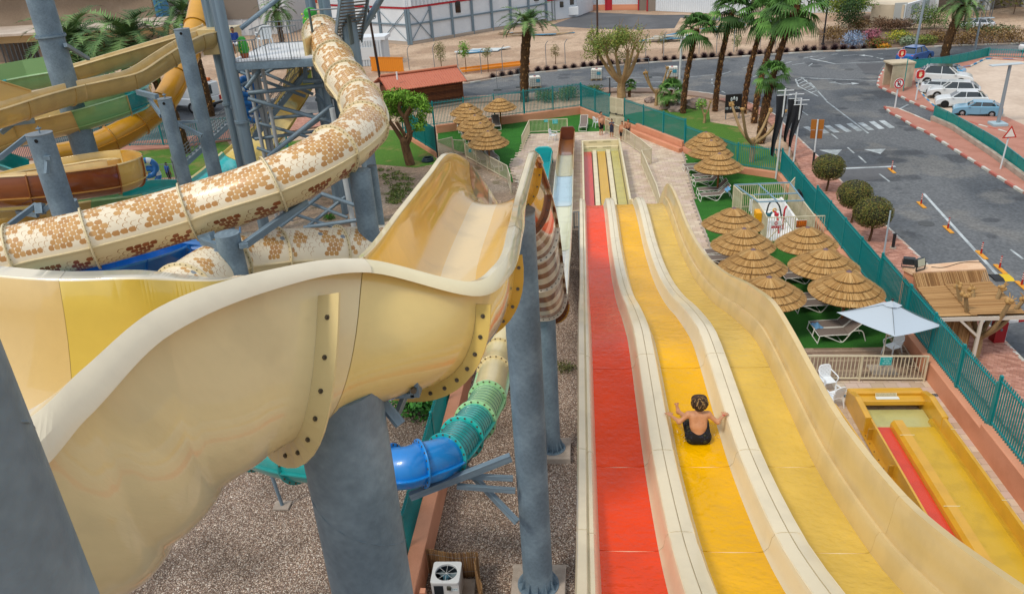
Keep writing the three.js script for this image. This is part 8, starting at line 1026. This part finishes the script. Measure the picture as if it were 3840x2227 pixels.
{ // timber shed with tiled roof
const R1 = [-11.3,0,-75.56], L1 = [-17.44,0,-72.36], H = 2.03, t = thing('timber_shed', 'brown timber cabin with red tiled roof behind the teal fence', 'shed'), d = v3(R1).sub(v3(L1)), L = d.length(), u = d.clone().normalize(), n = new THREE.Vector3(-u.z, 0, u.x); if (n.z > 0) n.negate(); const ry = Math.atan2(-u.z, u.x), D = 4.2, mid = mix3(L1, R1, .5); t.position.set(mid[0], 0, mid[2]); t.rotation.y = ry;
const wood = [0x6b3f20, 0x7a4a26, 0x5c341a, 0x824f2a].map((c, i) => MS({ color: c, roughness: .8, map: tex(128, .5, (a, b) => { const k = .75 + .4 * fbm(a * 1, b, 4, 2, i) * fbm(a, b, 16, 2, 3); return [255 * k, 250 * k, 245 * k]; }) })), r = rng(7), N = 15;
for (let i = 0; i < N; i++) mesh('board', cbox(L, H / N - .02, .08, 0, (i + .5) * H / N, 0, .015), wood[Math.floor(r() * 4)], t); for (let i = 0; i < N; i++) for (const x of [-L / 2 + .05, L / 2 - .05]) mesh('board', cbox(.08, H / N - .02, D, x, (i + .5) * H / N, -D / 2, .015), wood[Math.floor(r() * 4)], t);
mesh('core', box(L - .2, H - .02, D - .2, 0, H / 2, -D / 2), wood[2], t); mesh('corner_post', cbox(.14, H, .14, L / 2, H / 2, .02, .02), wood[0], t);
const sl = .42, ov = .5, run = D / 2 + ov, rm = MS({ color: 0xffffff, roughness: .85 }), cols = [0xd88a68, 0xcc7a5a, 0xe09a78, 0xc07058], tg = new THREE.CylinderGeometry(.12, .13, .4, 8, 1, true, -Math.PI / 2, Math.PI).rotateX(Math.PI / 2), rows = 9, ct = Math.round((L + .8) / .24); const q = new THREE.Matrix4(), e = new THREE.Euler(), cc = new THREE.Color();
for (const s of [1, -1]) { const im = new THREE.InstancedMesh(tg, MS({ color: 0xffffff, roughness: .85, side: THREE.DoubleSide }), rows * ct); let k = 0; for (let i = 0; i < rows; i++) for (let j = 0; j < ct; j++) { const f = (i + .5) / rows * run, z = -D / 2 + s * f, y = H + run * sl * .8 - f * sl * .8 + .12 + (i % 2) * .006; q.makeRotationFromEuler(e.set(s * .33, 0, 0)); q.setPosition(-L / 2 - .35 + j * .24, y, z); im.setMatrixAt(k, q); im.setColorAt(k++, cc.set(cols[Math.floor(r() * 4)])); } im.name = 'roof_tiles'; im.userData.kind = 'stuff'; im.castShadow = im.receiveShadow = true; t.add(im); mesh('roof_deck', box(L + .7, .06, run / Math.cos(.33)).rotateX(s * .33).translate(0, H + run * sl * .4 + .05, -D / 2 + s * run / 2), MS({ color: 0xb8705a, roughness: .9 }), t); }
mesh('ridge_tiles', rod([-L / 2 - .3, H + run * sl * .8 + .2, -D / 2], [L / 2 + .4, H + run * sl * .8 + .2, -D / 2], .12, .12, 10), MS({ color: 0xb87458, roughness: .85 }), t); mesh('gable', ext([[-run, 0], [run, 0], [0, run * sl * .8]], .1).rotateY(Math.PI / 2).translate(L / 2 - .05, H, -D / 2), wood[1], t); mesh('barge_board', [bar([L / 2 + .4, H - .02, -D / 2 + run], [L / 2 + .4, H + run * sl * .8 + .15, -D / 2], .06, .2), bar([L / 2 + .4, H - .02, -D / 2 - run], [L / 2 + .4, H + run * sl * .8 + .15, -D / 2], .06, .2)], MS({ color: 0x9a8a80, roughness: .8 }), t); mesh('vent_pipe', rod([-L / 2 + .9, H + .8, -.6], [-L / 2 + .9, H + 1.5, -.6], .08), whitePlastic, t);
}
{ // brown workshop on the left
const t = thing('workshop', 'long brown workshop with flat sheet roofs and dark open bays', 'building'), wm = MS({ roughness: .95, map: mottle(0x9a8a78, 0x857462, .1, { seed: 195, size: 512 }) }), a = [-90.46,0,-111.06], b = [-57.38,0,-112.93], H = 3.58, at = (k, z = 0) => { const p = mix3(a, b, k); return [p[0], 0, p[2] - z]; }, rm = MS({ roughness: .9, map: mottle(0xc9bdb0, 0xa89a8c, .08, { seed: 197, size: 512 }) });
for (const [k0, k1] of [[0, .2], [.395, .45], [.62, .66], [.78, 1]]) mesh('wall', metreUV(wallBox(at(k0), at(k1), 0, H, .4)), wm, t); mesh('lintel', metreUV(wallBox(at(0), at(1), H, H + 1.2, .6)), MS({ color: 0xc8b48a, roughness: .8 }), t); mesh('dark_bay', wallBox(at(.01, 8), at(.99, 8), 0, H, .3), bayShadeTone, t);
for (let i = 0; i < 9; i++) { const p = at(.21 + i * .02, 1); mesh('shelf_post', rod([p[0], 0, p[2]], [p[0], H, p[2]], .09, .09, 6), steel, t); } const r = rng(11); for (let i = 0; i < 14; i++) { const p = at(.39 + r() * .25, 1 + r() * 3); mesh('crate', cbox(1.6, 1.1, 1.6, p[0], .6 + (i % 3) * 1.1, p[2], .04), MS({ color: [0xb06a30, 0xd08a20, 0x8a5a34][i % 3], roughness: .8 }), t); }
mesh('awning_roof', slabGeo([at(0, -3), at(1, -3), at(1, 9), at(0, 9)], H + 1.2, H + 1.5), rm, t); mesh('upper_wall', metreUV(wallBox(at(0, 9), at(.8, 9), H, H + 7, .5)), wm, t); mesh('upper_roof', slabGeo([at(-.05, 7), at(.5, 7), at(.5, 45), at(-.05, 45)], H + 7, H + 7.5), rm, t); mesh('upper_roof', slabGeo([at(.5, 7.5), at(.86, 9), at(.86, 40), at(.5, 40)], H + 5.4, H + 5.9), rm, t); mesh('yellow_edge', wallBox(at(.5, 7.3), at(.86, 8.8), H + 5.2, H + 5.7, .2), MS({ color: 0xc8a02c, roughness: .7 }), t);
for (let i = 0; i < 6; i++) mesh('truss_rod', rod([at(.02 + i * .035, -2.6)[0], H + 1.4 + (i % 2) * 3, at(.02 + i * .035, -2.6)[2]], [at(.055 + i * .035, -2.6)[0], H + 1.4 + ((i + 1) % 2) * 3, at(.055 + i * .035, -2.6)[2]], .12, .12, 6), whitePole, t); mesh('side_sheet', metreUV(wallBox(at(0, -4), at(.2, -4), 0, H * .9, .3)), whiteWall, t); mesh('roof_plant', [cbox(9, 4, 6, at(.1, 20)[0], H + 9, at(.1, 20)[2], .3)], MS({ color: 0x9fc4d4, roughness: .5 }), t);
}
for (const [a, l, c, w, h] of [[[-99.91,0,-172.14], 'blue workshop shed with dark opening far behind the palms', 0x3a7ca8, 22, 20], [[-119.82,0,-188.39], 'rust-brown shed far behind the workshop roof', 0x5a4434, 16, 17], [[-59.01,0,-136.42], 'white shed with red stair behind the platform', 0xd8dde2, 20, 11], [[-26.66,0,-99.44], 'small white sheet-metal hut behind the tube', 0xc9d2d8, 4.6, 3]]) { const t = thing('sheet_metal_shed', l, 'shed', [a[0], 0, a[2]]), m = MS({ color: c, roughness: .7 }); mesh('wall', metreUV(box(w, h, .4, 0, h / 2, 0)), m, t); mesh('side_wall', box(.4, h, w * .6, w / 2, h / 2, -w * .3), m, t); mesh('roof', box(w + 1, .4, w * .7, 0, h + .2, -w * .3), whiteWall, t); mesh('opening', box(w * .35, h * .5, .3, w * .1, h * .5, .2), w > 15 ? bayShadeTone : whitePole, t); for (let i = 0; i < 14; i++) mesh('wall_rib', box(.15, h, .12, -w / 2 + (i + .5) * w / 14, h / 2, .25), m, t); }
[[[-126.91,0,-195.82], 0], [[-120.98,0,-195.42], 1], [[-112.33,0,-187.25], 2], [[-58.82,0,-155.3], 3]].forEach(([p, i]) => shrub('garden_tree', 'dark olive tree behind the sheds, ' + ['next to the massive pillar', 'above the workshop roof', 'beside the blue shed', 'behind the platform rail'][i], p, 9, 14, [0x5a6a2c, 0x48582a, 0x6c7434], 501 + i, { n: 2600, size: .4, trunk: 6 }));
shrub('garden_tree', 'olive slope trees at the far corner beyond the containers', [57.81,0,-116.07], 9, 7, [0x74783c, 0x5c6430, 0x8a8448], 510, { n: 2400, size: .3, trunk: 1 });
// loose boards and sheets on the waste ground
[[[-12.73,0,-106.65], 7, .12, 4, 0xc4cdd0, 'pile of pale sheets lying on the sand'], [[-4.97,0,-118.69], 9, .2, 1.2, 0xb09a78, 'long planks stacked on the sand behind the date palm'], [[-9.75,0,-121.31], 5, .25, 1.5, 0x9a8468, 'broken planks on the sand near the warehouse'], [[11.94,0,-107.68], 8, 1.2, 3, 0xb8b2a4, 'heap of blue and grey scrap on the sand'], [[17.96,0,-113.63], 7, 1.4, 3, 0xc0a88c, 'heap of rubble and boards beyond the fence posts']].forEach(([p, w, h, d, c, l], i) => { const t = thing('scrap_pile', l, 'rubble', p), r = rng(600 + i); for (let k = 0; k < 9; k++) mesh('board', box(w * rr(.3, .8, r), .08 + h * .1 * r(), d * rr(.1, .3, r)).rotateY(rr(-.5, .5, r)).rotateZ(rr(-.06, .1, r)).translate(rr(-w / 3, w / 3, r), .08 + h * r() * .6, rr(-d / 3, d / 3, r)), MS({ color: k % 4 === 0 ? 0x5a8fb0 : c, roughness: .9 }), t); });
// ---------- people ----------
// union of tapered capsules [a, b, ra, rb] joined by a smooth minimum, meshed by marching cubes
function flesh(caps, res, k = .03) {
const mn = [1e9, 1e9, 1e9], mx = [-1e9, -1e9, -1e9]; for (const [a, b, ra, rb] of caps) for (let i = 0; i < 3; i++) { const R = Math.max(ra, rb) + .03; mn[i] = Math.min(mn[i], a[i] - R, b[i] - R); mx[i] = Math.max(mx[i], a[i] + R, b[i] + R); }
const c = mn.map((v, i) => (v + mx[i]) / 2), half = Math.max(...mx.map((v, i) => v - mn[i])) / 2 * 1.08, mc = new MarchingCubes(res, MSdark(), false, false, 120000); mc.isolation = 0;
const pre = caps.map(([a, b, ra, rb]) => { const d = [b[0] - a[0], b[1] - a[1], b[2] - a[2]]; return { a, d, l: d[0] * d[0] + d[1] * d[1] + d[2] * d[2] || 1e-9, ra, rb }; }), h = res / 2;
for (let z = 0; z < res; z++) for (let y = 0; y < res; y++) for (let x = 0; x < res; x++) { const X = c[0] + (x - h) / h * half, Y = c[1] + (y - h) / h * half, Z = c[2] + (z - h) / h * half; let s = 1e9; for (const q of pre) { const px = X - q.a[0], py = Y - q.a[1], pz = Z - q.a[2], t = clamp((px * q.d[0] + py * q.d[1] + pz * q.d[2]) / q.l), dx = px - t * q.d[0], dy = py - t * q.d[1], dz = pz - t * q.d[2], v = Math.sqrt(dx * dx + dy * dy + dz * dz) - lerp(q.ra, q.rb, t); if (v > s + k) continue; if (s > v + k) { s = v; continue; } const m = clamp(.5 + .5 * (s - v) / k); s = lerp(s, v, m) - k * m * (1 - m); } mc.field[x + y * res + z * res * res] = -s; }
mc.update(); const n = mc.count, g = new THREE.BufferGeometry(), p = new Float32Array(n * 3); for (let i = 0; i < n; i++) for (let j = 0; j < 3; j++) p[i * 3 + j] = c[j] + mc.positionArray[i * 3 + j] * half; g.setAttribute('position', new THREE.BufferAttribute(p, 3)); return metreUV(toCreasedNormals(mergeVertices(g, 1e-4), 1.2));
}
const skinM = (c = 0xc98f6c) => MP({ color: c, roughness: .55, sheen: .2, map: mottle(0xffffff, 0xe8dcd4, 6, { seed: 901 }) });
// hand: palm and five fingers from wrist w along direction d, palm normal n
function handCaps(w, d, n, s, curl = .3, spread = .14) { const D = v3(d).normalize(), N = v3(n).normalize(), S = new THREE.Vector3().crossVectors(D, N).normalize(), W = v3(w), out = [], pt = (a, b, c) => W.clone().addScaledVector(D, a * s).addScaledVector(S, b * s).addScaledVector(N, c * s).toArray(); for (const o of [-.03, -.01, .012, .032]) out.push([pt(.005, o * .7, 0), pt(.075, o, 0), .014 * s, .012 * s]); [[-.036, .055], [-.013, .068], [.012, .064], [.035, .05]].forEach(([o, l]) => { out.push([pt(.07, o, 0), pt(.07 + l * .55, o * (1 + spread * 2), -l * curl * .3), .0095 * s, .0085 * s], [pt(.07 + l * .55, o * (1 + spread * 2), -l * curl * .3), pt(.07 + l, o * (1 + spread * 3), -l * curl), .0085 * s, .007 * s]); }); out.push([pt(.02, .03, 0), pt(.05, .06, -.005), .013 * s, .01 * s], [pt(.05, .06, -.005), pt(.08, .068, -.012), .01 * s, .0085 * s]); return out; }
{ // boy sliding down the yellow lane
const z0 = -7.95, B = [1.32, laneY(z0) - .012, z0], t = thing('person', 'boy in dark patterned shorts sliding down the yellow lane with both hands on the dividers', 'person', B), sk = skinM(0xd09a74); t.scale.set(.93, .81, .86);
const caps = [[[-.05, .1, .02], [.05, .1, .02], .085, .085], [[0, .12, .02], [0, .26, -.02], .085, .085], [[-.035, .26, -.02], [-.05, .4, -.055], .075, .07], [[.035, .26, -.02], [.05, .4, -.055], .075, .07], [[-.12, .435, -.065], [.12, .435, -.065], .045, .045], [[0, .43, -.065], [.005, .52, -.085], .04, .036],
[[.01, .585, -.1], [.01, .63, -.105], .076, .08], [[.01, .57, -.16], [.01, .6, -.17], .035, .045],
[[-.125, .435, -.065], [-.245, .315, -.03], .036, .028], [[-.245, .335, -.03], [-.335, .315, -.2], .028, .019], [[.125, .435, -.065], [.245, .315, -.02], .036, .028], [[.245, .335, -.02], [.345, .32, -.19], .028, .019],
[[-.07, .1, -.02], [-.115, .2, -.3], .07, .045], [[-.115, .2, -.3], [-.19, .12, -.56], .04, .026], [[-.19, .1, -.57], [-.215, .215, -.62], .028, .018], [[.07, .1, -.02], [.1, .19, -.32], .07, .045], [[.1, .19, -.32], [.1, .07, -.6], .04, .026], [[.1, .05, -.61], [.11, .16, -.66], .028, .018]];
const g = [flesh(caps, 88, .035), flesh([[[-.335, .315, -.2], [-.338, .313, -.21], .018, .018], ...handCaps([-.336, .314, -.205], [-.35, -.05, -.93], [0, 1, 0], .78, .25)], 44, .008), flesh([[[.345, .32, -.19], [.348, .318, -.2], .018, .018], ...handCaps([.346, .319, -.195], [.3, -.05, -.95], [0, 1, 0], .78, .25)], 44, .008)];
for (const [x, y, z, s] of [[-.215, .215, -.62, -1], [.11, .16, -.66, 1]]) for (let i = 0; i < 5; i++) g.push(rod([x + (i - 2) * .011, y - .005, z], [x + (i - 2) * .013, y + .028 - Math.abs(i - (s < 0 ? 3 : 1)) * .004, z - .008], .0075, .006, 6));
for (const s of [-1, 1]) g.push(new THREE.SphereGeometry(.02, 8, 6).scale(.5, 1, .8).translate(.01 + s * .079, .6, -.1)); g.push(new THREE.SphereGeometry(.012, 8, 6).translate(.01, .59, -.2)); mesh('body', g, sk, t);
mesh('shorts', flesh([[[-.06, .085, .02], [.06, .085, .02], .105, .105], [[-.06, .1, .03], [.06, .1, .03], .1, .1], [[-.075, .1, -.03], [-.11, .17, -.24], .088, .068], [[.075, .1, -.03], [.1, .165, -.24], .088, .068]], 56, .03), MS({ roughness: .9, map: tex(128, 5, (u, v) => { const k = fbm(u, v, 6, 3, 911); return k > .66 ? [40, 46, 66] : k < .3 ? [60, 64, 40] : [15, 13, 15]; }) }), t);
const hr = rng(921), hs = [flesh([[[.01, .61, -.09], [.01, .64, -.1], .088, .092], [[.01, .58, -.05], [.01, .63, -.06], .074, .08], [[-.03, .66, -.13], [.05, .66, -.13], .06, .06]], 44, .03)], hb = []; for (let i = 0; i < 700; i++) { const a = hr() * 6.283, ph = Math.acos(1 - 1.5 * hr()), d = [Math.sin(ph) * Math.cos(a), Math.cos(ph), Math.sin(ph) * Math.sin(a)], c = [.01, .625, -.075], p = d.map((v, k) => c[k] + v * .102), tg = v3(d).multiplyScalar(d[1]).sub(UP).addScalar(0).add(new THREE.Vector3(hr() - .5, 0, hr() - .5)).multiplyScalar(.75), q = v3(d).add(tg).normalize().multiplyScalar(.103 + .012 * hr()).add(v3(c)).toArray(); if (d[2] < -.75 && d[1] < .3) continue; (hr() < .3 && ph < 1.3 ? hb : hs).push(pipe([[c[0] + d[0] * .094, c[1] + d[1] * .1 + .008, c[2] + d[2] * .094], p, q], .0036, 5, 4)); }
mesh('hair', hs, MS({ color: 0x3a281a, roughness: .7 }), t); mesh('hair_streaks', hb, MS({ color: 0xb48f58, roughness: .7 }), t); mesh('wristband', new THREE.TorusGeometry(.022, .006, 6, 18).rotateX(.3).rotateY(.35).translate(.335, .322, -.168), MS({ color: 0xd01c30, roughness: .5 }), t);
const dm = MP({ color: 0xffffff, roughness: .05, transmission: 1, thickness: .01, ior: 1.33 }), L = [], r = rng(931); for (let i = 0; i < 46; i++) { const s = r() < .5 ? -1 : 1; L.push(new THREE.IcosahedronGeometry(rr(.003, .009, r), 1).translate(B[0] + s * rr(.14, .25, r), B[1] + rr(.02, .13, r), z0 + rr(-.2, .1, r))); } const o = tag(mesh('water_splash', L, dm), 'small splash of water drops beside the sliding boy', 'splash'); o.userData.kind = 'stuff';
}
// standing or sitting figure, facing +z; pose gives joint offsets
function person(label, p, ry, h, { skin = 0xc08a66, top, bottom = 0x16161c, hair = 0x17120f, belly = 0, sit = 0, arms = 0, long = 0, bun = 0, short = .52 } = {}) {
const t = thing('person', label, 'person', p, ry), s = h / 1.75, P = (x, y, z) => [x * s, y * s, z * s], hy = sit ? .48 : .9, k = (a, b, r, q) => [P(...a), P(...b), r * s, q * s], kn = x => sit ? [x * 1.5, .5, .42] : [x, .48, .03], an = x => sit ? [x * 1.3, .09, .4] : [x * 1.1, .08, -.02], sh = hy + .52, hand = x => arms === 1 ? [x * .35, sh + .02, .3] : sit ? [x * .8, .62, .3] : [x * 1.28, hy - .13, .08], el = x => arms === 1 ? [x * 1.15, sh - .22, .16] : [x * 1.22, sh - .28, -.02];
const torso = [k([-.08, hy, 0], [.08, hy, 0], .13, .13), k([0, hy + .08, 0], [0, hy + .22, .01 + belly * .4], .13 + belly * .5, .14 + belly * .6), k([-.07, hy + .28, .0], [-.1, hy + .45, 0], .12, .1), k([.07, hy + .28, 0], [.1, hy + .45, 0], .12, .1), k([-.17, sh, 0], [.17, sh, 0], .065, .065)], legs = [-.1, .1].flatMap(x => [k([x, hy, 0], kn(x), .095, .065), k(kn(x), an(x), .06, .04), k(an(x), [an(x)[0], .035, an(x)[2] + .15], .042, .03)]), arm = [-.19, .19].flatMap(x => [k([x, sh, 0], el(x), .052, .042), k(el(x), hand(x), .04, .028), k(hand(x), [hand(x)[0], hand(x)[1] - .09, hand(x)[2] + .03], .032, .022), k(hand(x), [hand(x)[0] * .9, hand(x)[1] - .04, hand(x)[2] + .06], .018, .012)]), head = [k([0, sh + .02, 0], [0, sh + .14, .02], .055, .05), k([0, sh + .2, .02], [0, sh + .27, .01], .078, .09), k([0, sh + .18, .06], [0, sh + .2, .07], .05, .055), k([0, sh + .22, .105], [0, sh + .25, .095], .016, .012)];
mesh('body', flesh([...torso, ...legs, ...arm, ...head], 62, .035 * s), skinM(skin), t);
mesh('trousers', flesh([k([-.08, hy + .03, 0], [.08, hy + .03, 0], .15, .15), ...[-.1, .1].map(x => k([x, hy, 0], kn(x).map((v, i) => lerp([x, hy, 0][i], v, long ? 1 : short + .35)), .12, .092))], 40, .03 * s), MS({ color: bottom, roughness: .9 }), t);
if (top !== undefined) mesh('shirt', flesh([...torso.slice(1).map(([a, b, x, y]) => [a, b, x + .018, y + .018]), ...[-.19, .19].map(x => k([x, sh, 0], el(x).map((v, i) => lerp([x, sh, 0][i], v, .6)), .068, .06))], 44, .03 * s), MS({ color: top, roughness: .9 }), t);
mesh('hair', [flesh([k([0, sh + .27, -.015], [0, sh + .3, .0], .094, .09), k([0, sh + .2, -.04], [0, sh + .26, -.03], .075, .085)].concat(bun ? [k([0, sh + .38, -.05], [0, sh + .4, -.05], .04, .04)] : []), 30, .03 * s)], MS({ color: hair, roughness: .8 }), t);
mesh('eyes', [-.03, .03].map(x => new THREE.SphereGeometry(.011 * s, 6, 5).translate(x * s, (sh + .245) * s, .098 * s)), MS({ color: 0x101010, roughness: .4 }), t); return t;
}
{ const g = (p, y = .02) => [p[0], y, p[2]];
person('bare-chested man in black shorts standing at the end of the pools', g([1.48,0,-61.36]), .7, 1.78, { belly: .12, skin: 0xc89678 });
person('bare-chested stocky boy in black shorts behind the railing', g([3,0,-59.25]), -.1, 1.5, { belly: .14, skin: 0xbf8a66 });
person('bare-chested slim boy in black shorts by the salmon ledge', g([3.47,0,-59.5]), -.7, 1.58, { skin: 0xb88060 });
person('girl in dark striped swimwear holding up a phone behind the railing', g([2.28,0,-60.64]), -.2, 1.35, { top: 0x3a3d52, bottom: 0x34374a, bun: 1, arms: 1 });
person('lifeguard in blue shirt and white shorts sitting on the slide platform', [[-19.18,10.91,-44.4][0], 9.9, -44.4], .5, 1.75, { sit: 1, top: 0x1c3f86, bottom: 0xd8dadc, skin: 0x8a5c42 });
person('boy in blue shirt and dark shorts waiting behind the grey railing', g([-29.61,0,-52.63], .0), 2.8, 1.5, { top: 0x1c4f9c, skin: 0x9c6c50 });
person('guest in white shirt sitting in the shade under a thatched parasol', [[7.32,0,-33.82][0], .02, [7.32,0,-33.82][2]], -2.2, 1.65, { sit: 1, top: 0xdcdcdc, bottom: 0x5a3a7a });
person('child peering out beside the entrance of the large tube', [-14.0, 9.9, -44.2], .6, 1.3, { skin: 0x9c6848 });
}
{ const p = [6.84,0,-34.19], t = thing('backpack', 'black backpack on the turf beside the seated guest', 'bag', [p[0], .02, p[2]]); mesh('pack', cbox(.36, .5, .24, 0, .26, 0, .08), MS({ color: 0x17171a, roughness: .9 }), t); mesh('pocket', cbox(.26, .24, .08, 0, .18, .14, .03), MS({ color: 0x202024, roughness: .9 }), t); mesh('strap', pipe([[-.1, .48, -.1], [-.12, .3, -.2], [-.1, .08, -.12]], .018, 10, 5), MS({ color: 0x202024, roughness: .9 }), t); }
{ const p = [7.61,0,-33.74], t = thing('beach_bag', 'purple and pink beach bag beside the seated guest', 'bag', [p[0], .02, p[2]]); mesh('bag_body', lathe([[0, 0], [.2, 0], [.24, .2], [.22, .32], [0, .3]], 14), MS({ roughness: .9, map: mottle(0x8a3a9c, 0xd0407a, 3, { seed: 941 }) }), t); mesh('handle', new THREE.TorusGeometry(.12, .015, 6, 16, Math.PI).translate(0, .3, 0), MS({ color: 0x7a5a9c, roughness: .9 }), t); }
renderer.render(scene, camera);
